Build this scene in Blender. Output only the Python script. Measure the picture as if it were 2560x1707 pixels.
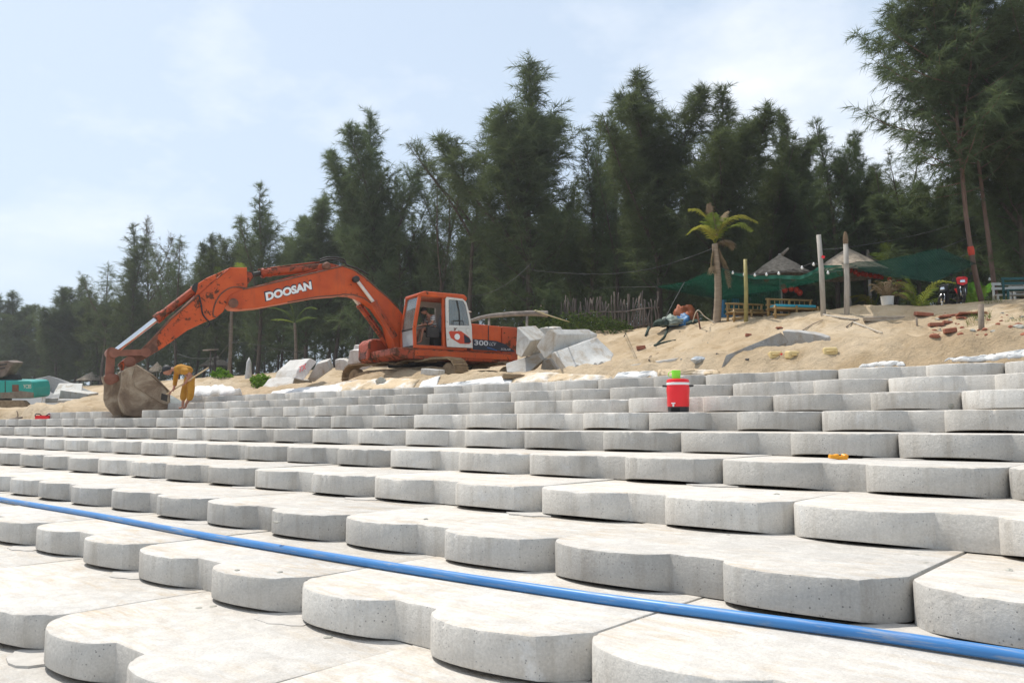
import bpy, bmesh, math, random
import numpy as np
from mathutils import Vector, Matrix, Euler, noise as mnoise

R = math.radians
for _o in list(bpy.data.objects):
    bpy.data.objects.remove(_o)
scene = bpy.context.scene
col = scene.collection

# ------------------------------------------------------------------ camera
FPX, YAW, PITCH = 2066.0, R(41.38), R(5.71)
cam_d = bpy.data.cameras.new("camera")
cam_d.sensor_width = 36.0
cam_d.lens = FPX / 2560.0 * 36.0
cam_d.clip_start = 0.05
cam_d.clip_end = 3000.0
cam = bpy.data.objects.new("camera", cam_d)
col.objects.link(cam)
cam.location = (0, 0, 0)
cam.rotation_euler = (R(90) + PITCH, 0, YAW)
scene.camera = cam

# ------------------------------------------------------------------ sun + sky
SUN_AZ, SUN_EL = YAW + R(52), R(63)          # azimuth measured to the left of +Y
sun_dir = Vector((-math.sin(SUN_AZ) * math.cos(SUN_EL), math.cos(SUN_AZ) * math.cos(SUN_EL), math.sin(SUN_EL)))
sd = bpy.data.lights.new("sun", 'SUN')
sd.energy = 3.4
sd.angle = R(0.9)
sd.color = (1.0, 0.955, 0.88)
so = bpy.data.objects.new("sun", sd)
col.objects.link(so)
so.location = (0, 0, 60)
so.rotation_euler = sun_dir.to_track_quat('Z', 'Y').to_euler()

world = bpy.data.worlds.new("World")
scene.world = world
world.use_nodes = True
wn, wl = world.node_tree.nodes, world.node_tree.links
wn.clear()
w_out = wn.new('ShaderNodeOutputWorld')
w_bg = wn.new('ShaderNodeBackground')
w_bg.inputs['Strength'].default_value = 0.1
w_sky = wn.new('ShaderNodeTexSky')
w_sky.sky_type = 'NISHITA'
w_sky.sun_disc = False
w_sky.sun_elevation = SUN_EL
w_sky.sun_rotation = -SUN_AZ
w_sky.air_density = 1.0
w_sky.dust_density = 3.0
w_sky.ozone_density = 1.5
w_tc = wn.new('ShaderNodeTexCoord')
w_sep = wn.new('ShaderNodeSeparateXYZ')
wl.new(w_tc.outputs['Generated'], w_sep.inputs[0])
def wmath(op, a, b=None, clamp=False):
    n = wn.new('ShaderNodeMath'); n.operation = op; n.use_clamp = clamp
    for i, v in enumerate((a, b)):
        if v is None: continue
        if isinstance(v, (int, float)): n.inputs[i].default_value = v
        else: wl.new(v, n.inputs[i])
    return n.outputs[0]
zc = wmath('ADD', wmath('MAXIMUM', w_sep.outputs['Z'], 0.0), 0.22)
w_cmb = wn.new('ShaderNodeCombineXYZ')
wl.new(wmath('DIVIDE', w_sep.outputs['X'], zc), w_cmb.inputs['X'])
wl.new(wmath('DIVIDE', w_sep.outputs['Y'], zc), w_cmb.inputs['Y'])
w_map = wn.new('ShaderNodeMapping')
w_map.inputs['Location'].default_value = (7.2257, -8.4494, 0)
wl.new(w_cmb.outputs[0], w_map.inputs[0])
w_n1 = wn.new('ShaderNodeTexNoise'); w_n1.inputs['Scale'].default_value = 1.15
w_n1.inputs['Detail'].default_value = 7; w_n1.inputs['Roughness'].default_value = 0.55
wl.new(w_map.outputs[0], w_n1.inputs['Vector'])
w_r1 = wn.new('ShaderNodeValToRGB')
w_r1.color_ramp.elements[0].position = 0.50
w_r1.color_ramp.elements[1].position = 0.68
wl.new(w_n1.outputs['Fac'], w_r1.inputs[0])
# hazy air: pale veil that thickens to the horizon, all the way round
w_hz = wmath('SUBTRACT', 1.0, wmath('MULTIPLY', wmath('MAXIMUM', w_sep.outputs['Z'], 0.0), 0.42), True)
w_m1 = wn.new('ShaderNodeMixRGB')
w_m1.inputs['Color2'].default_value = (6.4, 7.6, 9.0, 1)
wl.new(wmath('MULTIPLY', w_hz, 0.82), w_m1.inputs['Fac'])
wl.new(w_sky.outputs[0], w_m1.inputs['Color1'])
w_m2 = wn.new('ShaderNodeMixRGB')
w_m2.inputs['Color2'].default_value = (9.6, 9.7, 9.9, 1)
wl.new(wmath('MULTIPLY', w_r1.outputs[0], wmath('MULTIPLY', wmath('MULTIPLY', wmath('SUBTRACT', w_sep.outputs['Z'], 0.10), 5.0, True), 0.72)), w_m2.inputs['Fac'])
wl.new(w_m1.outputs[0], w_m2.inputs['Color1'])
wl.new(w_m2.outputs[0], w_bg.inputs['Color'])
wl.new(w_bg.outputs[0], w_out.inputs['Surface'])

scene.view_settings.view_transform = 'Standard'
scene.view_settings.look = 'None'
scene.view_settings.gamma = 1.0
scene.view_settings.exposure = 0.33
scene.view_settings.use_curve_mapping = False
scene.cycles.max_bounces = 6
scene.cycles.transparent_max_bounces = 12

# ------------------------------------------------------------------ where photograph points lie in the place
_v = Vector((-math.sin(YAW) * math.cos(PITCH), math.cos(YAW) * math.cos(PITCH), math.sin(PITCH)))
_r = Vector((math.cos(YAW), math.sin(YAW), 0))
_u = _r.cross(_v)
def ray(p):
    return _v + _r * ((p[0] - 1280.0) / FPX) + _u * ((853.5 - p[1]) / FPX)
def at_z(p, z):
    d = ray(p); return d * (z / d.z)
def at_y(p, y):
    d = ray(p); return d * (y / d.y)
def at_d(p, depth):
    return ray(p) * depth
def on_plane(p, o, n):
    d = ray(p); return d * (Vector(o).dot(n) / d.dot(n))
def dsp(x, y): return (x * 1.08844, y * 1.08844)          # picture measures taken on reduced views
def c1(x, y): return (220 + x * .29331, 620 + y * .29331)
def c2(x, y): return (840 + x * .30612, 640 + y * .30612)
def c3(x, y): return (1500 + x * .30608, 480 + y * .30608)
def c4(x, y): return (2000 + x * .30618, 480 + y * .30618)
def c5(x, y): return (x * .29762, 850 + y * .29762)

# ------------------------------------------------------------------ mesh helpers
class MB:
    def __init__(s): s.v = []; s.f = []; s.m = []; s.mi = 0
    def add(s, vs, fs):
        o = len(s.v); s.v.extend([tuple(a) for a in vs])
        for f in fs: s.f.append(tuple(i + o for i in f)); s.m.append(s.mi)
    def box(s, c, sz, rot=None, top=1.0):
        hx, hy, hz = sz[0] / 2, sz[1] / 2, sz[2] / 2
        P = [(-hx, -hy, -hz), (hx, -hy, -hz), (hx, hy, -hz), (-hx, hy, -hz),
             (-hx * top, -hy * top, hz), (hx * top, -hy * top, hz), (hx * top, hy * top, hz), (-hx * top, hy * top, hz)]
        M = rot if isinstance(rot, Matrix) else (Euler(rot).to_matrix() if rot else Matrix.Identity(3))
        c = Vector(c)
        s.add([M @ Vector(p) + c for p in P], [(3, 2, 1, 0), (4, 5, 6, 7), (0, 1, 5, 4), (1, 2, 6, 5), (2, 3, 7, 6), (3, 0, 4, 7)])
        return s
    def bar(s, a, b, w, h=None, up=(0, 0, 1)):
        a, b = Vector(a), Vector(b); d = (b - a); L = d.length; d.normalize()
        x = d.cross(Vector(up))
        if x.length < 1e-4: x = Vector((1, 0, 0))
        x.normalize(); z = x.cross(d)
        M = Matrix((x, d, z)).transposed()
        return s.box((a + b) / 2, (w, L, h or w), M)
    def tube(s, pts, r, n=8, caps=True, wob=0, seed=0):
        pts = [Vector(p) for p in pts]
        rs = r if isinstance(r, (list, tuple)) else [r] * len(pts)
        rng = random.Random(seed)
        vs, fs = [], []
        ref = None
        for i, p in enumerate(pts):
            t = (pts[min(i + 1, len(pts) - 1)] - pts[max(i - 1, 0)])
            if t.length < 1e-9: t = Vector((0, 0, 1))
            t.normalize()
            if ref is None: ref = Vector((1, 0, 0)) if abs(t.x) < .9 else Vector((0, 1, 0))
            a = t.cross(ref); a.normalize(); b = t.cross(a); ref = a.cross(t)
            for k in range(n):
                an = 2 * math.pi * k / n
                q = rs[i] * (1 + (rng.uniform(-wob, wob) if wob else 0))
                vs.append(p + a * (math.cos(an) * q) + b * (math.sin(an) * q))
        for i in range(len(pts) - 1):
            for k in range(n):
                k2 = (k + 1) % n
                fs.append((i * n + k, i * n + k2, (i + 1) * n + k2, (i + 1) * n + k))
        if caps:
            fs.append(tuple(range(n - 1, -1, -1)))
            fs.append(tuple((len(pts) - 1) * n + k for k in range(n)))
        s.add(vs, fs); return s
    def lathe(s, prof, c=(0, 0, 0), n=24, axis='z', caps=True):
        vs, fs = [], []
        for (rr, z) in prof:
            for k in range(n):
                an = 2 * math.pi * k / n
                p = (rr * math.cos(an), rr * math.sin(an), z)
                if axis == 'y': p = (p[0], p[2], -p[1])
                if axis == 'x': p = (p[2], p[0], p[1])
                vs.append((p[0] + c[0], p[1] + c[1], p[2] + c[2]))
        m = len(prof)
        for i in range(m - 1):
            for k in range(n):
                k2 = (k + 1) % n
                fs.append((i * n + k, i * n + k2, (i + 1) * n + k2, (i + 1) * n + k))
        if caps:
            fs.append(tuple(range(n - 1, -1, -1))); fs.append(tuple((m - 1) * n + k for k in range(n)))
        s.add(vs, fs); return s
    def prism(s, outline, fn, a, b):
        """outline: 2-D points; fn(u, v, w) -> 3-D; extruded from w=a to w=b."""
        n = len(outline)
        vs = [fn(u, v, a) for u, v in outline] + [fn(u, v, b) for u, v in outline]
        fs = [tuple(range(n - 1, -1, -1)), tuple(range(n, 2 * n))] + [(i, (i + 1) % n, n + (i + 1) % n, n + i) for i in range(n)]
        s.add(vs, fs); return s
    def grid(s, fn, nu, nv):
        vs = [fn(i / nu, j / nv) for j in range(nv + 1) for i in range(nu + 1)]
        fs = [(j * (nu + 1) + i, j * (nu + 1) + i + 1, (j + 1) * (nu + 1) + i + 1, (j + 1) * (nu + 1) + i) for j in range(nv) for i in range(nu)]
        s.add(vs, fs); return s
    def mesh(s, name, mats, smooth=False):
        me = bpy.data.meshes.new(name)
        me.from_pydata([tuple(v) for v in s.v], [], s.f)
        mats = mats if isinstance(mats, (list, tuple)) else [mats]
        for m in mats: me.materials.append(m)
        if len(mats) > 1: me.polygons.foreach_set('material_index', s.m)
        if smooth: me.polygons.foreach_set('use_smooth', [True] * len(me.polygons))
        fix_normals(me)
        me.update()
        return me
    def build(s, name, mats, parent=None, smooth=False, bevel=0, seg=2, auto=None):
        me = s.mesh(name, mats, smooth or bool(auto))
        o = bpy.data.objects.new(name, me); col.objects.link(o)
        if parent is not None: o.parent = parent
        if bevel:
            md = o.modifiers.new('bevel', 'BEVEL'); md.width = bevel; md.segments = seg; md.limit_method = 'ANGLE'; md.angle_limit = R(35)
        if auto:
            sharp_by_angle(me, auto)
        return o
def fix_normals(me):
    bm = bmesh.new(); bm.from_mesh(me)
    bmesh.ops.recalc_face_normals(bm, faces=bm.faces)
    bm.to_mesh(me); bm.free()
def sharp_by_angle(me, deg):
    bm = bmesh.new(); bm.from_mesh(me)
    for e in bm.edges:
        if len(e.link_faces) == 2 and e.calc_face_angle(0) > R(deg): e.smooth = False
    bm.to_mesh(me); bm.free()
def raw_mesh(name, V, F, mats, smooth=False):
    """numpy vertex and face arrays (all faces the same size)."""
    me = bpy.data.meshes.new(name)
    V = np.asarray(V, np.float32); F = np.asarray(F, np.int32)
    me.vertices.add(len(V)); me.vertices.foreach_set('co', V.ravel())
    k = F.shape[1]
    me.loops.add(F.size); me.loops.foreach_set('vertex_index', F.ravel())
    me.polygons.add(len(F))
    me.polygons.foreach_set('loop_start', np.arange(0, F.size, k, dtype=np.int32))
    try: me.polygons.foreach_set('loop_total', np.full(len(F), k, np.int32))
    except Exception: pass
    if smooth: me.polygons.foreach_set('use_smooth', np.ones(len(F), bool))
    for m in (mats if isinstance(mats, (list, tuple)) else [mats]): me.materials.append(m)
    me.update(calc_edges=True)
    return me
def tag(o, label=None, cat=None, group=None, kind=None):
    if label: o['label'] = label
    if cat: o['category'] = cat
    if group: o['group'] = group
    if kind: o['kind'] = kind
    return o
def empty(name, loc, rz=0.0, label=None, cat=None, group=None, scale=1.0):
    o = bpy.data.objects.new(name, None); col.objects.link(o)
    o.empty_display_size = .2
    o.location = loc; o.rotation_euler = (0, 0, rz); o.scale = (scale,) * 3
    return tag(o, label, cat, group)
def place(name, me, parent=None, loc=(0, 0, 0), rot=(0, 0, 0), sc=1.0):
    o = bpy.data.objects.new(name, me); col.objects.link(o)
    if parent is not None: o.parent = parent
    o.location = loc; o.rotation_euler = rot
    o.scale = sc if isinstance(sc, (tuple, list)) else (sc,) * 3
    return o
def copy_tree(o, parent=None):
    c = o.copy(); col.objects.link(c); c.parent = parent
    for ch in list(o.children): copy_tree(ch, c)
    return c

# vectorised value noise on the ground plane
def _hash(ix, iy, seed):
    h = (ix.astype(np.int64) * 374761393 + iy.astype(np.int64) * 668265263 + seed * 1442695041) & 0x7fffffff
    h = ((h ^ (h >> 13)) * 1274126177) & 0x7fffffff
    return ((h ^ (h >> 16)) & 0xffff) / 65535.0
def vnoise(x, y, seed=0):
    x = np.asarray(x, float); y = np.asarray(y, float)
    ix, iy = np.floor(x), np.floor(y); fx, fy = x - ix, y - iy
    fx = fx * fx * (3 - 2 * fx); fy = fy * fy * (3 - 2 * fy)
    a, b, c, d = _hash(ix, iy, seed), _hash(ix + 1, iy, seed), _hash(ix, iy + 1, seed), _hash(ix + 1, iy + 1, seed)
    return (a * (1 - fx) + b * fx) * (1 - fy) + (c * (1 - fx) + d * fx) * fy - .5
def fbm(x, y, oct=4, seed=0):
    t = 0; a = 1.0
    for i in range(oct):
        t = t + a * vnoise(np.asarray(x) * 2 ** i, np.asarray(y) * 2 ** i, seed + i * 17); a *= .5
    return t
def sstep(a, b, x):
    t = np.clip((np.asarray(x, float) - a) / (b - a), 0, 1); return t * t * (3 - 2 * t)

# ------------------------------------------------------------------ materials
def _nt(name):
    m = bpy.data.materials.new(name); m.use_nodes = True
    n, l = m.node_tree.nodes, m.node_tree.links
    b = n.get('Principled BSDF')
    return m, n, l, b
def _rgba(c): return (c[0], c[1], c[2], 1)
def noise_node(n, l, vec, scale, detail=5, rough=.55, dist=0.0):
    t = n.new('ShaderNodeTexNoise')
    t.inputs['Scale'].default_value = scale; t.inputs['Detail'].default_value = detail
    t.inputs['Roughness'].default_value = rough; t.inputs['Distortion'].default_value = dist
    if vec is not None: l.new(vec, t.inputs['Vector'])
    return t
def ramp(n, l, fac, stops):
    r = n.new('ShaderNodeValToRGB'); cr = r.color_ramp
    while len(cr.elements) < len(stops): cr.elements.new(.5)
    for e, (p, c) in zip(cr.elements, stops):
        e.position = p; e.color = _rgba(c) if not isinstance(c, (int, float)) else (c, c, c, 1)
    l.new(fac, r.inputs[0]); return r
def mixc(n, l, fac, a, b, blend='MIX'):
    m = n.new('ShaderNodeMixRGB'); m.blend_type = blend
    for i, v in ((0, fac), (1, a), (2, b)):
        if isinstance(v, (int, float)): m.inputs[i].default_value = v
        elif isinstance(v, tuple): m.inputs[i].default_value = _rgba(v)
        else: l.new(v, m.inputs[i])
    return m.outputs[0]
def mth(n, l, op, a, b=None, clamp=False):
    m = n.new('ShaderNodeMath'); m.operation = op; m.use_clamp = clamp
    for i, v in enumerate((a, b)):
        if v is None: continue
        if isinstance(v, (int, float)): m.inputs[i].default_value = v
        else: l.new(v, m.inputs[i])
    return m.outputs[0]
def obj_vec(n, l, shift=True, scale=(1, 1, 1)):
    tc = n.new('ShaderNodeTexCoord')
    mp = n.new('ShaderNodeMapping'); mp.inputs['Scale'].default_value = scale
    l.new(tc.outputs['Object'], mp.inputs['Vector'])
    if shift:
        oi = n.new('ShaderNodeObjectInfo')
        l.new(mth(n, l, 'MULTIPLY', oi.outputs['Random'], 57.0), mp.inputs['Location'])
    return mp.outputs[0]
def bump(n, l, b, height, strength, dist=.02):
    bp = n.new('ShaderNodeBump'); bp.inputs['Strength'].default_value = strength; bp.inputs['Distance'].default_value = dist
    l.new(height, bp.inputs['Height']); l.new(bp.outputs[0], b.inputs['Normal'])
def pmat(name, c_lo, c_hi, scale=4.0, rough=.7, bump_s=.3, bump_scale=None, metal=0.0, stretch=(1, 1, 1), spec=.4, rnd=.0, bdist=.01):
    """two-tone noise material; rnd varies the tone from object to object."""
    m, n, l, b = _nt(name)
    v = obj_vec(n, l, True, stretch)
    t = noise_node(n, l, v, scale, 6, .6)
    c = ramp(n, l, t.outputs['Fac'], [(.3, c_lo), (.7, c_hi)]).outputs[0]
    if rnd:
        oi = n.new('ShaderNodeObjectInfo')
        hv = n.new('ShaderNodeHueSaturation')
        l.new(mth(n, l, 'ADD', mth(n, l, 'MULTIPLY', oi.outputs['Random'], 2 * rnd), 1 - rnd), hv.inputs['Value'])
        l.new(c, hv.inputs['Color']); c = hv.outputs[0]
    l.new(c, b.inputs['Base Color'])
    b.inputs['Roughness'].default_value = rough
    b.inputs['Metallic'].default_value = metal
    b.inputs['Specular IOR Level'].default_value = spec
    if bump_s:
        t2 = noise_node(n, l, v, bump_scale or scale * 4, 6, .65)
        bump(n, l, b, t2.outputs['Fac'], bump_s, bdist)
    return m
# ================================================================== the stepped revetment
HS, TD, BW = 0.22, 1.151, 2.164            # riser, tread, block width
Y0, Z0 = 7.806, -0.081
def row_y(k): return Y0 + TD * k + (.13 if k <= -5 else 0)
def row_z(k): return Z0 + HS * k
def seam0(k): return -2.314 if k % 2 == 0 else -1.258

def concrete_mat(name, lo, hi, dust_light=True):
    m, n, l, b = _nt(name)
    v = obj_vec(n, l)
    oi = n.new('ShaderNodeObjectInfo')
    big = noise_node(n, l, v, 1.3, 7, .62)
    c = ramp(n, l, big.outputs['Fac'], [(.32, lo), (.68, hi)]).outputs[0]
    # vertical run stains on the risers
    st = n.new('ShaderNodeMapping'); st.inputs['Scale'].default_value = (5.5, 5.5, .55); l.new(v, st.inputs['Vector'])
    s1 = noise_node(n, l, st.outputs[0], 1.6, 5, .6)
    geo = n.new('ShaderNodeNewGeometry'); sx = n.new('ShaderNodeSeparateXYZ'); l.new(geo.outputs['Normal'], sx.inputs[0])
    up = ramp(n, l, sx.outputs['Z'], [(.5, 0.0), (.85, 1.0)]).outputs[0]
    side = mth(n, l, 'SUBTRACT', 1.0, up)
    run = mth(n, l, 'MULTIPLY', ramp(n, l, s1.outputs['Fac'], [(.50, 0.0), (.72, .75)]).outputs[0], side)
    c = mixc(n, l, run, c, mixc(n, l, 1.0, c, (.74, .71, .67), 'MULTIPLY'))
    blot = noise_node(n, l, v, 3.1, 6, .7, .4)
    wht = mth(n, l, 'MULTIPLY', ramp(n, l, blot.outputs['Fac'], [(.60, 0.0), (.68, .55)]).outputs[0], side)
    c = mixc(n, l, wht, c, (.60, .59, .57))
    drk = noise_node(n, l, v, 2.2, 6, .7, .2)
    c = mixc(n, l, ramp(n, l, drk.outputs['Fac'], [(.66, 0.0), (.76, .5)]).outputs[0], c, (.22, .21, .20))
    # air pores
    vo = n.new('ShaderNodeTexVoronoi'); vo.inputs['Scale'].default_value = 70; l.new(v, vo.inputs['Vector'])
    vs = n.new('ShaderNodeSeparateXYZ'); l.new(vo.outputs['Color'], vs.inputs[0])
    pore = mth(n, l, 'MULTIPLY', mth(n, l, 'LESS_THAN', vo.outputs['Distance'], mth(n, l, 'MULTIPLY', vs.outputs['X'], .34)), mth(n, l, 'GREATER_THAN', vs.outputs['Y'], .72))
    pore = mth(n, l, 'MULTIPLY', pore, mth(n, l, 'ADD', mth(n, l, 'MULTIPLY', side, .8), .08))
    pm = noise_node(n, l, v, 2.6, 4, .6)
    pore = mth(n, l, 'MULTIPLY', pore, ramp(n, l, pm.outputs['Fac'], [(.38, .22), (.62, .95)]).outputs[0])
    c = mixc(n, l, pore, c, (.19, .18, .17))
    if dust_light:                                # wind-blown sand on the treads, their tops also painted paler as if sunlit
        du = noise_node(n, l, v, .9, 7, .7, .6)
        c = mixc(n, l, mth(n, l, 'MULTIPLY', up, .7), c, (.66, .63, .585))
        st2 = n.new('ShaderNodeMapping'); st2.inputs['Scale'].default_value = (1.0, 5.0, 1.0); st2.inputs['Rotation'].default_value = (0, 0, .5); l.new(v, st2.inputs['Vector'])
        d2 = noise_node(n, l, st2.outputs[0], 2.4, 7, .75, .5)
        ds = mth(n, l, 'MULTIPLY', mth(n, l, 'MULTIPLY', up, ramp(n, l, d2.outputs['Fac'], [(.44, 0.0), (.66, .9)]).outputs[0]), ramp(n, l, du.outputs['Fac'], [(.38, 0.0), (.60, 1.0)]).outputs[0])
        c = mixc(n, l, ds, c, (.50, .385, .25))
        gr = noise_node(n, l, v, 5.5, 8, .75, .8)
        c = mixc(n, l, mth(n, l, 'MULTIPLY', up, ramp(n, l, gr.outputs['Fac'], [(.40, .42), (.60, 0.0)]).outputs[0]), c, (.37, .345, .315))
    if not dust_light:                            # earth clinging to the dumped pieces
        ea = noise_node(n, l, v, 1.7, 8, .72, .6)
        c = mixc(n, l, ramp(n, l, ea.outputs['Fac'], [(.50, 0.0), (.66, .75)]).outputs[0], c, (.33, .255, .17))
    hv = n.new('ShaderNodeHueSaturation')
    l.new(mth(n, l, 'ADD', mth(n, l, 'MULTIPLY', oi.outputs['Random'], .42), .74), hv.inputs['Value'])
    l.new(c, hv.inputs['Color'])
    # the treads vary less than the cast faces
    c2 = mixc(n, l, mth(n, l, 'MULTIPLY', up, .75), hv.outputs[0], c)
    gn = noise_node(n, l, v, 75, 5, .7)
    c2 = mixc(n, l, 1.0, c2, ramp(n, l, gn.outputs['Fac'], [(.30, (.86, .86, .86)), (.70, (1.12, 1.12, 1.12))]).outputs[0], 'MULTIPLY')
    # worn, crumbly arrises
    en = noise_node(n, l, v, 11, 7, .75)
    ed = mth(n, l, 'MULTIPLY', ramp(n, l, geo.outputs['Pointiness'], [(.53, 0.0), (.62, 1.0)]).outputs[0], ramp(n, l, en.outputs['Fac'], [(.42, 0.0), (.58, .8)]).outputs[0])
    c2 = mixc(n, l, ed, c2, (.36, .34, .30))
    l.new(c2, b.inputs['Base Color'])
    b.inputs['Roughness'].default_value = .9; b.inputs['Specular IOR Level'].default_value = .25
    fine = noise_node(n, l, v, 26, 8, .7)
    hgt = mth(n, l, 'SUBTRACT', mth(n, l, 'ADD', fine.outputs['Fac'], mth(n, l, 'MULTIPLY', big.outputs['Fac'], 1.5)), mth(n, l, 'MULTIPLY', pore, .8))
    bump(n, l, b, hgt, .6, .016)
    return m
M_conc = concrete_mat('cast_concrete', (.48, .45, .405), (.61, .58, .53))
M_mortar = pmat('mortar', (.44, .415, .38), (.55, .52, .48), 9, .95, .7, 30, bdist=.01)

REC = .12                                        # how far the middle recess stands proud of the joints
def lobe_profile():
    """plan of the front face, from joint to joint: steep lobe, shallow recess, lobe, slanted end."""
    def seg(P, n):
        return [(q.x, q.y) for q in catmull_2d(P, n)]
    a = seg([(0, -.02), (.035, .075), (.12, .175), (.25, .245), (.40, .285), (.56, .29), (.71, .268), (.83, .212), (.91, REC)], 5)
    m = [(.91 + .33 * i / 7, REC) for i in range(1, 7)]
    c = seg([(1.24, REC), (1.29, .205), (1.40, .275), (1.55, .308), (1.70, .305), (1.85, .272), (2.0, .215)], 6)
    e = [(2.0 + (BW - 2.0) * i / 8, .215 - .235 * i / 8) for i in range(1, 9)]
    return a + m + c + e
def catmull_2d(pts, n):
    P = [Vector((*p, 0)) for p in pts]; out = []; m = len(P)
    for i in range(m - 1):
        p0, p1, p2, p3 = P[max(i - 1, 0)], P[i], P[i + 1], P[min(i + 2, m - 1)]
        for k in range(n):
            t = k / n
            out.append(.5 * ((2 * p1) + (p2 - p0) * t + (2 * p0 - 5 * p1 + 4 * p2 - p3) * t * t + (3 * p1 - p0 - 3 * p2 + p3) * t ** 3))
    out.append(P[-1]); return out
def block_mesh(seed):
    rng = random.Random(seed)
    g = .007
    w = BW
    pts = []
    for (x, p) in lobe_profile():
        x = min(max(x, g), w - g)
        if not pts or abs(pts[-1][0] - x) + abs(pts[-1][1] - p) > 1e-3: pts.append((x, p))
    ol = [(x, -p) for x, p in pts] + [(w - g, .4), (w - g, TD + .12), (g, TD + .12), (g, .4)]
    n = len(ol)
    # outward normals in plan
    nr = []
    for i in range(n):
        a = Vector(ol[i - 1]); c = Vector(ol[(i + 1) % n]); t = (c - a).normalized()
        nr.append((t.y, -t.x))
    V, F = [], []
    off = rng.uniform(0, 100)
    ch = []
    for i, (x, y) in enumerate(ol):
        q = mnoise.noise(Vector((x * 7 + off, y * 7, seed))) * .5 + .5
        q2 = max(0, mnoise.noise(Vector((x * 3.3 + off, y * 3, seed + 9))) - .25)
        q3 = max(0, mnoise.noise(Vector((x * 17 + off, y * 17, seed + 4))) - .1)
        front = 1.0 if y < .3 else .3
        ch.append((.005 + .009 * q + .085 * q2 + .035 * q3) * front)
    for ri in range(5):
        for i, (x, y) in enumerate(ol):
            c = ch[i]
            prot = max(0, -y - REC)
            if ri == 0: z = .004 + .15 * prot; ins = .003
            elif ri == 1: z = .016 + .15 * prot; ins = 0
            elif ri == 2: z = HS - c * 1.5; ins = 0
            elif ri == 3: z = HS - c * .45; ins = c * .5
            else: z = HS; ins = c * 1.5
            V.append((x - nr[i][0] * ins, y - nr[i][1] * ins, z))
    for ri in range(4):
        for i in range(n):
            j = (i + 1) % n
            F.append((ri * n + i, ri * n + j, (ri + 1) * n + j, (ri + 1) * n + i))
    F.append(tuple(range(n - 1, -1, -1))); F.append(tuple(4 * n + i for i in range(n)))
    me = bpy.data.meshes.new('revetment_block')
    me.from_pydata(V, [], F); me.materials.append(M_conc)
    me.polygons.foreach_set('use_smooth', [True] * len(me.polygons))
    fix_normals(me); sharp_by_angle(me, 28); me.update()
    return me
block_meshes = [block_mesh(s) for s in range(9)]
def patch_mesh(seed):
    rng = random.Random(seed); mb = MB()
    n = 18; ol = []
    for i in range(n):
        a = 2 * math.pi * i / n
        rr = 1 + rng.uniform(-.16, .16)
        ol.append((BW + .02 + math.cos(a) * .23 * rr, -.19 + math.sin(a) * .17 * rr))
    ol = [(x, min(y, .0)) for x, y in ol]
    mb.prism(ol, lambda u, v, w: (u, v, w), -.012, .002 + rng.uniform(0, .003))
    return mb.mesh('mortar_patch', M_mortar)
patch_meshes = [patch_mesh(s) for s in range(4)]

ORD = ['top', 'second', 'third', 'fourth', 'fifth', 'sixth', 'seventh', 'eighth', 'ninth', 'tenth', 'eleventh', 'twelfth', 'lowest']
MARKS = [(-27.2, 'unbuilt rough sand'), (-24.6, 'red basket'), (-22.2, 'digging bucket'), (-20.0, 'worker in yellow'), (-17.8, 'crawler tracks'), (-14.0, 'stacked precast pieces'), (-10.0, 'half-buried block'),
         (-6.6, 'trough beam'), (-4.3, 'red drinks cooler'), (-2.0, 'rolled white sheeting'), (99, 'bare bank past the rolled sheeting')]
def block_label(k, x):
    mk = next(m for lim, m in MARKS if x + BW / 2 < lim)
    return 'lobed block of the %s course, downslope of the %s' % (ORD[4 - k] + ('' if k in (4, -8) else ' highest'), mk)
brng = random.Random(5)
left_end = {4: -24.2, 3: -23.2, 2: -28.6}
for k in range(-8, 5):
    lo = left_end.get(k, -37.0 if k >= -2 else (-20.0 if k >= -5 else -9.0))
    n = -3
    xs = []
    x = seam0(k) + 4 * BW
    while x > lo:
        if x < 5.2: xs.append(x)
        x -= BW
    for x in xs:
        if k == 2 and -24.2 < x < -23.7: continue            # the block being set, still missing
        o = place('revetment_block', block_meshes[brng.randrange(9)], None,
                  (x, row_y(k) + brng.uniform(-.012, .012), row_z(k - 1) + brng.uniform(0, .006)),
                  (brng.uniform(-.003, .003), brng.uniform(-.003, .003), brng.uniform(-.006, .006)))
        tag(o, block_label(k, x), 'concrete block', 'concrete blocks of the %s course' % ORD[4 - k])
        if -6 <= k <= 0 and x > -14:
            place('mortar_patch', patch_meshes[brng.randrange(4)], o)

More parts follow.
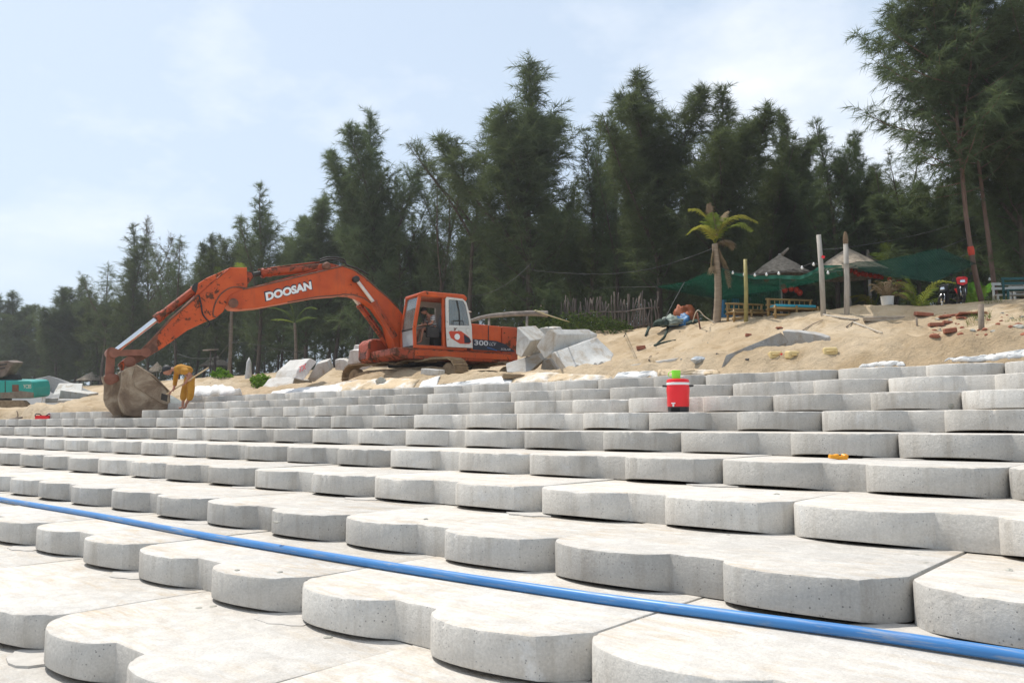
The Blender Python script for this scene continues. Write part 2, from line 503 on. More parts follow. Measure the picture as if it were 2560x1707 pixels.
# ================================================================== the sand
def ground_z(x, y):
    x = np.asarray(x, float); y = np.asarray(y, float)
    stair = Z0 + HS * (y - Y0) / TD - .42
    beach = np.maximum(stair, -3.2 + .02 * (y + 20))
    # finished berm (right and middle) and its upper bank
    rgt = sstep(-14, -5, x)
    crest = 1.22 + .25 * rgt
    berm = .70 + (crest - .70) * sstep(13.35, 14.9, y + .25 * fbm(x * .8, y * .1, 2, 3)) + .22 * sstep(15.5, 21, y)
    rim = 33.0 + 2.2 * rgt + 1.2 * fbm(x * .22, x * 0, 3, 8)
    bank = berm + (4.62 - berm) * (.62 * sstep(19.0, rim + 1.5, y) + .38 * sstep(rim - 5.5, rim + .2, y))
    mid = np.where(y < 12.9, np.minimum(stair + .0, .62), bank)
    mid = np.where((y >= 12.9) & (y < 13.4), .62 + 0 * y, mid)
    # unbuilt stretch at the far left: rough dug sand with a crumbling edge
    e = 10.7 + .9 * fbm(x * .35, x * 0 + 4, 3, 21)
    left = np.where(y < 9.9, stair, -.02 + .62 * sstep(e - .12, e + .35, y) + .25 * sstep(11.5, 22, y))
    left = left + (4.3 - left) * sstep(27, 39, y)
    wl_ = 1 - sstep(-29.6, -27.6, x + .5 * fbm(x * 0, y * .5, 2, 5))
    back = (1 - sstep(-26.0, -23.6, x)) * (1 - wl_) * (1 - sstep(12.9, 13.7, y)) * sstep(9.9, 10.6, y)
    z = mid * (1 - wl_) + left * wl_
    z = z * (1 - back) + (-.15) * back
    # heaps
    for (hx, hy, hr, hh) in ((-25.3, 16.6, 1.9, -.32), (-74, 25.5, 5.0, .75), (-33.2, 18.2, 2.6, 1.15), (-31.0, 19.5, 1.9, .75), (-36.0, 22.5, 3.2, 1.0), (-41, 17, 2.5, .6), (-48, 24, 4.5, 1.2),
                             (-10.5, 27.5, 3.0, .35), (-5.0, 26, 2.4, .45), (-3.2, 19.5, 2.2, .4), (-7.6, 20.6, 2.4, .3)):
        d2 = ((x - hx) / hr) ** 2 + ((y - hy) / hr) ** 2
        z = z + hh * np.exp(-d2 * 1.6)
    # sand churned up along the near crawler track
    z = z + .42 * np.exp(-((x + 20.6) / 2.5) ** 4 - ((y - 17.55) / .55) ** 2)
    loose = sstep(12.9, 13.9, y) * (1 - sstep(33.5, 36, y)) + wl_ * sstep(10.2, 10.8, y)
    loose = np.clip(loose, 0, 1)
    z = z + loose * (.16 * fbm(x * .55, y * .55, 3, 40) + .10 * fbm(x * 2.0, y * 2.0, 3, 50) + .035 * fbm(x * 7, y * 7, 2, 60) + .11 * (1 - sstep(14.6, 18.5, y)) * np.abs(fbm(x * 2.6, y * 3.2, 3, 66)))
    # trampled hollows
    z = z - loose * .22 * np.maximum(0, vnoise(x * 2.3, y * 2.3, 71) - .22) - loose * .12 * np.maximum(0, vnoise(x * 4.1, y * 4.1, 72) - .2)
    # tooth marks of the digging bucket down the cut face
    cut = sstep(13.5, 13.9, y) * (1 - sstep(14.5, 15.1, y)) * sstep(-13, -9, x)
    z = z + cut * .09 * (np.abs(((x * 1.9 + .5 * y + .5 * fbm(x * .9, y * 0, 2, 77)) % 1.0) - .5) * 2 - .5)
    z = np.where(y > 36, z + .10 * fbm(x * .3, y * .3, 3, 90), z)
    return z
def gz(x, y): return float(ground_z(np.array([x]), np.array([y]))[0])
def on_ground(p, lift=0.0, near=3.0, far=200.0):
    """first point of the sand seen along the line of sight of picture point p."""
    d = ray(p); t = np.arange(near, far, .04)
    z = ground_z(d.x * t, d.y * t) + lift
    hit = np.nonzero(d.z * t < z)[0]
    i = hit[0] if len(hit) else -1
    return Vector((d.x * t[i], d.y * t[i], d.z * t[i]))

def axis_samples(stops):
    out = []
    for (a, b, s) in stops:
        out += list(np.arange(a, b, s))
    out.append(stops[-1][1]); return np.array(out)
gx = axis_samples([(-900, -200, 70), (-200, -70, 6), (-70, -44, .8), (-44, -30, .22), (-30, 1, .11), (1, 8, .3), (8, 40, 4), (40, 600, 70)])
gy = axis_samples([(-500, -40, 60), (-40, 8, 4), (8, 10, .4), (10, 16.5, .09), (16.5, 24, .13), (24, 37, .2), (37, 60, 1.2), (60, 120, 6), (120, 900, 60)])
GX, GY = np.meshgrid(gx, gy)
GZ = ground_z(GX, GY)
V = np.stack([GX.ravel(), GY.ravel(), GZ.ravel()], 1)
nx, ny = len(gx), len(gy)
ii = (np.arange(ny - 1)[:, None] * nx + np.arange(nx - 1)[None, :]).ravel()
F = np.stack([ii, ii + 1, ii + 1 + nx, ii + nx], 1)
def sand_mat():
    m, n, l, b = _nt('beach_sand')
    tc = n.new('ShaderNodeTexCoord'); v = tc.outputs['Object']
    a = noise_node(n, l, v, .33, 8, .65, .3)
    c = ramp(n, l, a.outputs['Fac'], [(.34, (.43, .32, .20)), (.5, (.52, .405, .27)), (.66, (.59, .475, .335))]).outputs[0]
    # damp, freshly dug sand is browner
    w = noise_node(n, l, v, .9, 7, .7, .5)
    c = mixc(n, l, ramp(n, l, w.outputs['Fac'], [(.50, 0.0), (.64, .7)]).outputs[0], c, (.37, .265, .15))
    # litter, needles and roots under the trees: a darker forest floor
    sx = n.new('ShaderNodeSeparateXYZ'); l.new(v, sx.inputs[0])
    fl = ramp(n, l, mth(n, l, 'DIVIDE', mth(n, l, 'ADD', sx.outputs['Y'], mth(n, l, 'MULTIPLY', w.outputs['Fac'], 5.0)), 100.0), [(.385, 0.0), (.43, 1.0)]).outputs[0]
    c = mixc(n, l, fl, c, (.10, .075, .045))
    sp = n.new('ShaderNodeTexVoronoi'); sp.inputs['Scale'].default_value = 5.0; l.new(v, sp.inputs['Vector'])
    ss = n.new('ShaderNodeSeparateXYZ'); l.new(sp.outputs['Color'], ss.inputs[0])
    spk = mth(n, l, 'MULTIPLY', mth(n, l, 'LESS_THAN', sp.outputs['Distance'], mth(n, l, 'MULTIPLY', ss.outputs['X'], .16)), mth(n, l, 'GREATER_THAN', ss.outputs['Y'], .7))
    c = mixc(n, l, mth(n, l, 'MULTIPLY', spk, .75), c, (.16, .10, .06))
    l.new(c, b.inputs['Base Color']); b.inputs['Roughness'].default_value = .95; b.inputs['Specular IOR Level'].default_value = .15
    f1 = noise_node(n, l, v, 6.0, 9, .72, .4)
    bump(n, l, b, f1.outputs['Fac'], 1.0, .12)
    return m
M_sand = sand_mat()
g = place('beach_ground', raw_mesh('beach_ground', V, F, M_sand, True))
tag(g, kind='structure')
# ================================================================== the orange excavator
def paint_mat(name, lo, hi, rust_amt=.5, rough=.45, scale=1.5, grime=(.10, .055, .035)):
    """worn machine paint: tone drift, rust blisters, soot runs."""
    m, n, l, b = _nt(name)
    v = obj_vec(n, l)
    t = noise_node(n, l, v, scale, 6, .6)
    c = ramp(n, l, t.outputs['Fac'], [(.3, lo), (.7, hi)]).outputs[0]
    st = n.new('ShaderNodeMapping'); st.inputs['Scale'].default_value = (3.0, 3.0, .5); l.new(v, st.inputs['Vector'])
    s1 = noise_node(n, l, st.outputs[0], 1.4, 6, .7)
    c = mixc(n, l, ramp(n, l, s1.outputs['Fac'], [(.52, 0.0), (.74, .65 * rust_amt)]).outputs[0], c, grime)
    r1 = noise_node(n, l, v, 4.2, 9, .74, .3)
    r2 = noise_node(n, l, v, .8, 4, .6)
    e = mth(n, l, 'ADD', r1.outputs['Fac'], mth(n, l, 'MULTIPLY', mth(n, l, 'SUBTRACT', r2.outputs['Fac'], .5), .5))
    k = .80 - .26 * rust_amt
    rm = ramp(n, l, e, [(k - .025, 0.0), (k + .015, 1.0)]).outputs[0]
    rt = noise_node(n, l, v, 14, 6, .7)
    rc = ramp(n, l, rt.outputs['Fac'], [(.3, (.045, .018, .010)), (.7, (.15, .055, .025))]).outputs[0]
    c = mixc(n, l, rm, c, rc)
    l.new(c, b.inputs['Base Color'])
    l.new(mth(n, l, 'ADD', mth(n, l, 'MULTIPLY', rm, .4), rough), b.inputs['Roughness'])
    b.inputs['Specular IOR Level'].default_value = .35
    bump(n, l, b, mth(n, l, 'ADD', mth(n, l, 'MULTIPLY', rm, -.7), mth(n, l, 'MULTIPLY', rt.outputs['Fac'], .4)), .35, .01)
    return m
M_orange = paint_mat('worn_orange_paint', (.42, .055, .008), (.58, .095, .014), .60)
M_orange_d = paint_mat('grimy_orange_paint', (.26, .038, .012), (.44, .068, .014), .95)
M_rust = pmat('rusty_steel', (.10, .045, .028), (.23, .10, .060), 5, .75, .6, 22)
M_rustd = pmat('dark_rusted_link', (.16, .055, .030), (.26, .10, .06), 4, .6, .5, 18)
def bucket_mat():
    m, n, l, b = _nt('sand_scoured_steel')
    v = obj_vec(n, l); t = noise_node(n, l, v, 1.6, 8, .7, .5)
    c = ramp(n, l, t.outputs['Fac'], [(.30, (.10, .062, .04)), (.46, (.21, .145, .092)), (.58, (.33, .255, .175)), (.72, (.40, .34, .26))]).outputs[0]
    l.new(c, b.inputs['Base Color']); b.inputs['Roughness'].default_value = .7; b.inputs['Metallic'].default_value = .15
    sc_ = n.new('ShaderNodeMapping'); sc_.inputs['Scale'].default_value = (2, 1, 9); sc_.inputs['Rotation'].default_value = (0, .5, 0); l.new(v, sc_.inputs['Vector'])
    t2 = noise_node(n, l, sc_.outputs[0], 3, 7, .7); bump(n, l, b, t2.outputs['Fac'], .7, .02)
    return m
M_bucket = bucket_mat()
M_wetconc = pmat('wet_mortar', (.17, .19, .18), (.27, .29, .27), 5, .5, .5, 20)
M_chrome = pmat('polished_rod', (.62, .64, .66), (.75, .77, .80), 3, .16, 0, metal=1.0)
M_black = pmat('black_rubber', (.012, .012, .013), (.03, .03, .03), 6, .6, .2, 30)
M_dark = pmat('oily_black_steel', (.018, .016, .015), (.045, .04, .036), 4, .65, .3, 20)
M_track = pmat('sandy_track_steel', (.16, .105, .06), (.34, .25, .15), 5, .85, .6, 24)
M_white = paint_mat('chipped_white_paint', (.55, .54, .50), (.68, .67, .63), .48, .5, 2.0, (.30, .20, .12))
M_cream = pmat('cab_lining', (.50, .47, .40), (.58, .55, .47), 3, .6, .1)
M_letter = pmat('letter_white', (.72, .72, .70), (.80, .80, .78), 5, .5, .1)
M_decal = pmat('decal_navy', (.012, .016, .028), (.02, .026, .045), 3, .45, .1)
M_decal_blue = pmat('decal_blue', (.02, .10, .32), (.03, .14, .40), 3, .45, .1)
M_decal_red = pmat('decal_red', (.50, .05, .02), (.58, .07, .025), 3, .45, .1)
def glass_mat(name, tint=(.55, .66, .66), rough=.06, mixf=.42, dirt=.25):
    m, n, l, b = _nt(name)
    n.remove(b); out = n.get('Material Output')
    v = obj_vec(n, l)
    tr = n.new('ShaderNodeBsdfTransparent'); tr.inputs[0].default_value = _rgba(tint)
    gl = n.new('ShaderNodeBsdfGlossy'); gl.inputs['Roughness'].default_value = rough; gl.inputs[0].default_value = (.9, .95, 1, 1)
    fr = n.new('ShaderNodeFresnel'); fr.inputs[0].default_value = 1.5
    mx = n.new('ShaderNodeMixShader'); l.new(mth(n, l, 'ADD', fr.outputs[0], .06), mx.inputs[0]); l.new(tr.outputs[0], mx.inputs[1]); l.new(gl.outputs[0], mx.inputs[2])
    df = n.new('ShaderNodeBsdfDiffuse'); df.inputs[0].default_value = (.42, .42, .38, 1)
    nz = noise_node(n, l, v, 2.5, 6, .7)
    m2 = n.new('ShaderNodeMixShader'); l.new(ramp(n, l, nz.outputs['Fac'], [(.3, dirt * .5), (.8, dirt * 1.7)]).outputs[0], m2.inputs[0])
    l.new(mx.outputs[0], m2.inputs[1]); l.new(df.outputs[0], m2.inputs[2]); l.new(m2.outputs[0], out.inputs['Surface'])
    return m
M_glass = glass_mat('dusty_cab_glass')

EXC = Vector(at_d((1092, 900), 28.2)); EXC.z = gz(EXC.x, EXC.y) + .02
_tip = at_d((335, 1000), 23.2)
_fd = Vector((_tip.x - EXC.x, _tip.y - EXC.y, 0)).normalized()
EX_YAW = math.atan2(_fd.y, _fd.x)
_lf = Vector((-_fd.y, _fd.x, 0))
exc = empty('excavator', EXC, EX_YAW, 'orange crawler excavator with long boom reaching down to the steps', 'excavator')
def ex(p, yl=0.0):
    """machine coordinates (forward, up) of picture point p on the plane yl metres to the machine's left."""
    q = on_plane(p, EXC + _lf * yl, _lf) - EXC
    return (q.dot(_fd), q.z)
def side_prism(mb, outline, y0, y1): return mb.prism(outline, lambda u, v, w: (u, w, v), y0, y1)
def catmull(pts, n=6, closed=False):
    P = [Vector((*p, 0)) if len(p) == 2 else Vector(p) for p in pts]; out = []
    m = len(P)
    for i in range(m if closed else m - 1):
        p0 = P[(i - 1) % m] if closed else P[max(i - 1, 0)]; p1 = P[i]; p2 = P[(i + 1) % m]; p3 = P[(i + 2) % m] if closed else P[min(i + 2, m - 1)]
        for k in range(n):
            t = k / n
            out.append(.5 * ((2 * p1) + (p2 - p0) * t + (2 * p0 - 5 * p1 + 4 * p2 - p3) * t * t + (3 * p1 - p0 - 3 * p2 + p3) * t ** 3))
    if not closed: out.append(P[-1])
    return out
def text_mesh(name, s, size, mat, extrude=.004, shear=0.0, bold=0.0, spacing=1.0):
    cu = bpy.data.curves.new(name, 'FONT'); cu.body = s; cu.size = size; cu.extrude = extrude; cu.shear = shear; cu.offset = bold; cu.space_character = spacing
    cu.resolution_u = 4
    t = bpy.data.objects.new(name, cu); col.objects.link(t)
    bpy.context.view_layer.update()
    me = bpy.data.meshes.new_from_object(t.evaluated_get(bpy.context.evaluated_depsgraph_get()))
    bpy.data.objects.remove(t); bpy.data.curves.remove(cu)
    me.materials.clear(); me.materials.append(mat); me.name = name
    return me
def fit_text(name, s, mat, parent, origin, right, up, width, height, thick=.006, shear=0.0, bold=0.0, sub=None):
    """flat lettering laid on a panel: origin is the lower-left corner."""
    me = text_mesh(name, s, 1.0, mat, .5, shear, bold)
    co = np.empty(len(me.vertices) * 3); me.vertices.foreach_get('co', co); co = co.reshape(-1, 3)
    mn, mx = co.min(0), co.max(0)
    q = (co - mn) / np.maximum(mx - mn, 1e-6)
    right, up = Vector(right).normalized(), Vector(up).normalized(); nrm = right.cross(up)
    o3 = np.array(origin)
    out = o3 + q[:, :1] * np.array(right) * width + q[:, 1:2] * np.array(up) * height + q[:, 2:3] * np.array(nrm) * thick
    me.vertices.foreach_set('co', out.ravel()); me.update()
    return place(name, me, parent)

BH = .30                                        # half width of the boom box
# ---- boom: outline traced on its near plate
def oc1(*pp): return [ex(c1(*p), BH) for p in pp]
def oc2(*pp): return [ex(c2(*p), BH) for p in pp]
boom_top = oc1((1195, 435), (1225, 398), (1320, 352), (1440, 330), (1700, 268), (1960, 205), (2182, 150)) + oc2((60, 85), (140, 112), (235, 175), (330, 262), (430, 345), (505, 425), (560, 500), (590, 600))
boom_bot = oc2((560, 840), (500, 800), (430, 560), (330, 420), (230, 345), (140, 316), (60, 312)) + oc1((2140, 402), (1960, 415), (1700, 462), (1450, 508), (1300, 522), (1225, 515), (1190, 478))
mb = MB(); side_prism(mb, boom_top + boom_bot, -BH, BH)
boom = mb.build('boom', M_orange, exc, bevel=.012, seg=1)
# plate seams along the boom edges
for nm, ln in (('edge_strip', boom_top[2:13]), ('edge_strip', boom_bot[2:10])):
    t = MB(); t.tube([(x, BH + .004, z) for x, z in ln], .022, 6); t.build(nm, M_rust, boom, True)
# boom pins
def pin(p, y, r, w, parent, name='pin', mat=None):
    x, z = ex(p, y); t = MB(); t.lathe([(r * .7, -w), (r, -w * .8), (r, w * .8), (r * .7, w)], (x, y, z), 16, 'y'); return t.build(name, mat or M_rust, parent, auto=40)
pin(c1(1238, 470), BH + .05, .14, .06, boom); pin(c2(162, 190), BH + .13, .105, .10, boom, mat=M_dark); pin(c1(2022, 158), BH * .5, .12, .22, boom)
# bracket that carries the arm cylinder
mb = MB(); side_prism(mb, oc1((1985, 130), (2060, 120), (2182, 152), (2182, 190), (1990, 215), (1960, 190)), -.16, .16); mb.build('cylinder_bracket', M_orange_d, boom, bevel=.01, seg=1)
# hydraulic lines
mb = MB()
for dy in (.10, .20):
    mb.tube([(x, dy, z + .05) for x, z in oc1((1300, 372), (1500, 322), (1720, 262), (1960, 196))], .022, 6)
mb.build('hydraulic_line', M_orange_d, boom, True)
for dy, q in ((.12, 0), (-.05, 18)):
    t = MB(); P = [ex(c1(*p), dy) for p in ((1975, 118 - q), (2040, 98 - q), (2110, 98 - q), (2182, 118 - q))] + [ex(c2(*p), dy) for p in ((90, 75), (180, 105), (260, 150))]
    t.tube(catmull([(x, dy, z) for x, z in P], 5), .024, 6); t.build('hose', M_black, boom, True)
# lettering on the boom
o_ = ex(c1(1520, 452), BH); r_ = ex(c1(1908, 352), BH); u_ = ex(c1(1530, 375), BH)
rt = Vector((r_[0] - o_[0], 0, r_[1] - o_[1])); upv = Vector((u_[0] - o_[0], 0, u_[1] - o_[1]))
hh_ = abs(upv.dot(rt.cross(Vector((0, 1, 0))).normalized()))
up_n = Vector((0, 1, 0)).cross(rt).normalized()
if up_n.z < 0: up_n = -up_n
nrm_y = rt.normalized().cross(up_n).y
bm_o = (o_[0], BH + .003 if nrm_y > 0 else BH + .012, o_[1])
rot_up = (up_n + rt.normalized() * .16).normalized()
fit_text('lettering_outline', 'DOOSAN', M_decal, boom, (bm_o[0] - rt.normalized().x * .03 , BH + .002, bm_o[2] - up_n.z * .03), rt, rot_up, rt.length + .06, hh_ + .06, .006, 0, .07)
fit_text('lettering', 'DOOSAN', M_letter, boom, (bm_o[0], BH + .007, bm_o[2]), rt, rot_up, rt.length, hh_, .008, 0, .05)
# ---- boom cylinders (near and far)
for s_, (pa, pb, pc) in ((1, (c2(175, 205), c2(315, 388), c2(480, 660))), (-1, (c2(110, 300), c2(205, 418), c2(470, 780)))):
    yy = s_ * (BH + .13)
    if s_ > 0: A, B, C_ = ex(pa, yy), ex(pb, yy), ex(pc, yy)
    else: A, B, C_ = ex(c2(110, 300), yy), ex(c2(205, 418), yy), ex(c2(480, 800), yy)
    t = MB(); t.tube([(C_[0], yy, C_[1]), (B[0], yy, B[1])], .105, 14); t.tube([(B[0], yy, B[1]), (B[0] + (B[0] - C_[0]) * .06, yy, B[1] + (B[1] - C_[1]) * .06)], .125, 14)
    cy = t.build('boom_cylinder', M_orange_d, exc, auto=40)
    t = MB(); t.tube([(B[0], yy, B[1]), (A[0], yy, A[1])], .058, 12); t.build('rod', pmat('dull_rod', (.55, .50, .45), (.66, .60, .55), 4, .35, .1, metal=.5), cy, auto=40)
    t = MB(); t.tube([(C_[0] + .06, yy + .12, C_[1] + .05), (B[0] + .06, yy + .12, B[1] + .02)], .018, 6); t.build('hydraulic_line', M_orange_d, cy, True)
# ---- arm (stick)
AH = .22
def ac1(*pp): return [ex(c1(*p), AH) for p in pp]
arm_o = ac1((1355, 165), (1215, 165), (1010, 255), (940, 300), (920, 400), (700, 610), (560, 770), (455, 880), (330, 935), (265, 985), (290, 1040), (345, 1040), (385, 1000), (470, 950), (640, 850), (850, 700), (1030, 615), (1090, 595), (1150, 545), (1205, 440), (1255, 410), (1320, 375), (1360, 330))
mb = MB(); side_prism(mb, arm_o, -AH, AH)
M_arm = paint_mat('blistered_orange_paint', (.42, .055, .008), (.57, .092, .014), .82)
arm = mb.build('arm', M_arm, exc, bevel=.012, seg=1)
t = MB(); t.tube([(x, AH + .005, z) for x, z in ac1((940, 400), (700, 608), (560, 765), (455, 872), (340, 925))], .035, 6); t.build('edge_strip', M_rust, arm, True)
t = MB(); t.tube([(x, AH + .005, z) for x, z in ac1((1215, 168), (1050, 300), (935, 405))], .02, 6); t.build('edge_strip', M_orange_d, arm, True)
t = MB(); t.tube(catmull([(x, AH + .006, z) for x, z in ac1((1340, 340), (1230, 335), (1140, 385), (1085, 470), (1065, 560), (1090, 590))], 5), .022, 6); t.build('edge_strip', M_rust, arm, True)
t = MB(); t.tube(catmull([(x, AH + .03, z) for x, z in ac1((945, 405), (962, 480), (975, 560), (1010, 610), (1035, 635), (1020, 670), (985, 672))], 5), .022, 6); t.build('hose', M_black, arm, True)
mb = MB(); side_prism(mb, ac1((1355, 190), (1400, 205), (1418, 245), (1390, 280), (1355, 320)), -.12, .12); mb.build('lug', M_orange_d, arm, bevel=.01, seg=1)
# lower third of the arm: paint gone, bare rust
t = MB(); side_prism(t, ac1((600, 742), (455, 882), (330, 938), (300, 1030), (385, 998), (470, 948), (600, 872), (585, 800)), AH - .01, AH + .006); t.build('rusted_plate', M_rust, arm)
# arm cylinder along the top of the boom
A, B, C_ = ex(c1(1380, 232), 0), ex(c1(1470, 215), 0), ex(c1(2010, 165), 0)
t = MB(); t.tube([(C_[0], 0, C_[1]), (B[0], 0, B[1])], .125, 16); t.tube([(B[0] - .02, 0, B[1]), (B[0] + (C_[0] - B[0]) * .05, 0, B[1] + (C_[1] - B[1]) * .05)], .15, 16); t.tube([(B[0] + (C_[0] - B[0]) * .1, 0, B[1] + (C_[1] - B[1]) * .1), (B[0] + (C_[0] - B[0]) * .16, 0, B[1] + (C_[1] - B[1]) * .16)], .14, 16)
ac = t.build('arm_cylinder', M_orange_d, exc, auto=40)
t = MB(); t.tube([(A[0], 0, A[1]), (B[0], 0, B[1])], .075, 12); t.lathe([(.07, -.1), (.11, -.09), (.11, .09), (.07, .1)], (A[0], 0, A[1]), 14, 'y'); t.build('rod', M_dark, ac, auto=40)
P = [ex(c1(*p), 0) for p in ((1450, 185), (1700, 152), (1975, 120))]
t = MB()
for yy in (-.05, .05): t.tube([(x, yy, z) for x, z in P], .02, 6)
t.build('hydraulic_line', M_orange_d, ac, True)
# bucket cylinder along the arm
A, B, C_ = ex(c1(235, 878), 0), ex(c1(585, 605), 0), ex(c1(925, 345), 0)
bdx, bdz = C_[0] - B[0], C_[1] - B[1]
t = MB(); t.tube([(B[0], 0, B[1]), (C_[0], 0, C_[1])], .115, 16); t.tube([(B[0] - bdx * .02, 0, B[1] - bdz * .02), (B[0] + bdx * .12, 0, B[1] + bdz * .12)], .14, 16); t.tube([(C_[0] - bdx * .08, 0, C_[1] - bdz * .08), (C_[0], 0, C_[1])], .14, 16)
bc = t.build('bucket_cylinder', M_orange_d, exc, auto=40)
t = MB(); t.tube([(A[0], 0, A[1]), (B[0], 0, B[1])], .075, 14); t.build('rod', M_chrome, bc, auto=40)
t = MB(); t.lathe([(.1, -.2), (.15, -.18), (.15, .18), (.1, .2)], (C_[0], 0, C_[1]), 16, 'y'); t.build('collar', M_dark, bc, auto=40)
# linkage
for s_ in (-1, 1):
    yy = s_ * .33
    a_, b_ = ex(c1(225, 895), yy), ex(c1(490, 890), yy)
    t = MB(); t.bar((a_[0], yy, a_[1]), (b_[0], yy, b_[1]), .06, .17); t.lathe([(.09, -.05), (.13, -.045), (.13, .045), (.09, .05)], (a_[0], yy, a_[1]), 16, 'y'); t.lathe([(.09, -.05), (.13, -.045), (.13, .045), (.09, .05)], (b_[0], yy, b_[1]), 16, 'y')
    t.build('link', M_rustd, exc, auto=40)
a_, b_ = ex(c1(175, 895), 0), ex(c1(165, 1120), 0)
t = MB()
for yy in (-.21, .21):
    aa, bb = ex(c1(195, 895), yy), ex(c1(180, 1120), yy)
    t.bar((aa[0], yy, aa[1]), (bb[0], yy, bb[1]), .09, .22)
aa, bb = ex(c1(195, 895), 0), ex(c1(180, 1120), 0)
t.box(((aa[0] + bb[0]) / 2, 0, (aa[1] + bb[1]) / 2 - .12), (.12, .34, .8)); t.lathe([(.10, -.3), (.14, -.29), (.14, .29), (.10, .3)], (aa[0], 0, aa[1]), 16, 'y'); t.lathe([(.10, -.34), (.16, -.33), (.16, .33), (.10, .34)], (bb[0], 0, bb[1]), 16, 'y')
t.build('push_link', M_rustd, exc, auto=40)
# ---- bucket: curved shell with two side plates, open to the front
KH = .68
def kc1(*pp): return [ex(c1(*p), KH) for p in pp]
sh = kc1((405, 1000), (300, 1045), (285, 1160), (270, 1230), (262, 1290), (275, 1350), (305, 1405), (360, 1432), (440, 1432), (560, 1400), (660, 1372), (700, 1350))
sh = [(p.x, p.y) for p in catmull(sh, 4)]
lip = kc1((700, 1225), (560, 1090), (412, 1000))
bucket = empty('bucket', (0, 0, 0)); bucket.parent = exc
for s_ in (-1, 1):
    t = MB(); side_prism(t, sh + lip, s_ * KH - .02, s_ * KH + .02); t.build('side_plate', M_bucket, bucket, bevel=.008, seg=1)
t = MB(); n_ = len(sh); cx_, cz_ = sum(p[0] for p in sh) / n_, sum(p[1] for p in sh) / n_
for th in (0, 1):
    pass
inner = [(x + (cx_ - x) * .05, z + (cz_ - z) * .05) for x, z in sh]
side_prism(t, sh + inner[::-1], -KH + .02, KH - .02); t.build('shell', M_bucket, bucket, bevel=.006, seg=1)
# worn reinforcement strip and mouth edge
t = MB(); t.tube([(x, KH + .03, z) for x, z in kc1((412, 1002), (560, 1092), (690, 1225))], .03, 6); t.build('edge_strip', M_bucket, bucket, True)
t = MB(); side_prism(t, kc1((440, 1010), (405, 1002), (375, 1090), (400, 1180), (520, 1260), (640, 1330), (690, 1330), (690, 1240), (560, 1110)), KH + .02, KH + .045); t.build('wear_plate', M_bucket, bucket, bevel=.006, seg=1)
for yy in (-.45, -.15, .15, .45):
    a_ = ex(c1(690, 1365), KH); t = MB(); t.box((a_[0] + .10, yy, a_[1] + .0), (.26, .11, .07), (0, -.25, 0), .7)
    t.build('tooth', M_bucket, bucket, bevel=.008, seg=1)

for s_ in (-1, 1):
    yy = s_ * .27
    def hc1(*pp): return [ex(c1(*p), yy) for p in pp]
    t = MB(); side_prism(t, hc1((110, 1100), (150, 1085), (235, 1075), (300, 1055), (345, 930), (395, 960), (420, 1010), (330, 1080), (290, 1200), (300, 1330), (330, 1420), (215, 1425), (150, 1350), (130, 1290), (135, 1180)), yy - .03, yy + .03)
    t.build('ear_plate', M_rust if s_ < 0 else M_bucket, bucket, bevel=.008, seg=1)
x_, z_ = ex(c1(345, 975), 0); t = MB(); t.lathe([(.11, -.36), (.15, -.34), (.15, .34), (.11, .36)], (x_, 0, z_), 18, 'y'); t.build('pin', M_rustd, bucket, auto=40)
x_, z_ = ex(c1(215, 1115), 0); t = MB(); t.lathe([(.08, -.36), (.12, -.34), (.12, .34), (.08, .36)], (x_, 0, z_), 18, 'y'); t.build('pin', M_rustd, bucket, auto=40)
# load of wet mortar slumping from the mouth
a_ = ex(c1(700, 1320), 0)
t = MB(); rng_ = random.Random(3)
def mort(u, v):
    an = u * 2 * math.pi; rr = (1 - v) * (1 + .12 * math.sin(3 * an) + .08 * math.sin(5 * an + 1))
    return (a_[0] + .06 + math.cos(an) * .46 * rr, math.sin(an) * .62 * rr, a_[1] - .14 + .40 * v ** .7 + .02 * mnoise.noise(Vector((u * 9, v * 7, 1))))
t.grid(mort, 28, 8)
mo = t.build('mortar_heap', M_wetconc, None, True)
mo.matrix_world = Matrix.Translation(EXC) @ Matrix.Rotation(EX_YAW, 4, 'Z')
tag(mo, 'heap of wet grey mortar slumping from the mouth of the digging bucket', 'mortar')

# ---- house: measures in machine metres, fixed by two picture points
NY = 1.50                                       # the near (left) flank
fx, fz = ex(c2(490, 745), NY)                    # front lower corner of the cab
bx_, bz_ = ex(c2(1480, 800), NY)                  # tail corner
deck = ex(c2(800, 760), NY)[1]; under = ex(c2(800, 845), NY)[1]
cabtop = ex(c2(720, 300), NY)[1]; hoodtop = ex(c2(1250, 560), NY)[1]
TAIL = bx_
def hx(p, y=NY): return ex(c2(*p), y)
# platform frame
t = MB(); side_prism(t, [(fx + .02, deck), (fx, under + .12), (fx - .25, under), (TAIL + .5, under), (TAIL + .05, under + .1), (TAIL, deck)], -NY, NY)
t.build('platform', M_orange_d, exc, bevel=.03, seg=2)
t = MB(); t.box(((fx + TAIL) / 2 - .2, NY + .012, (deck + under) / 2 + .02), (abs(fx - TAIL) * .80, .02, (deck - under) * .55)); t.build('side_rail', M_orange, exc, bevel=.01, seg=1)
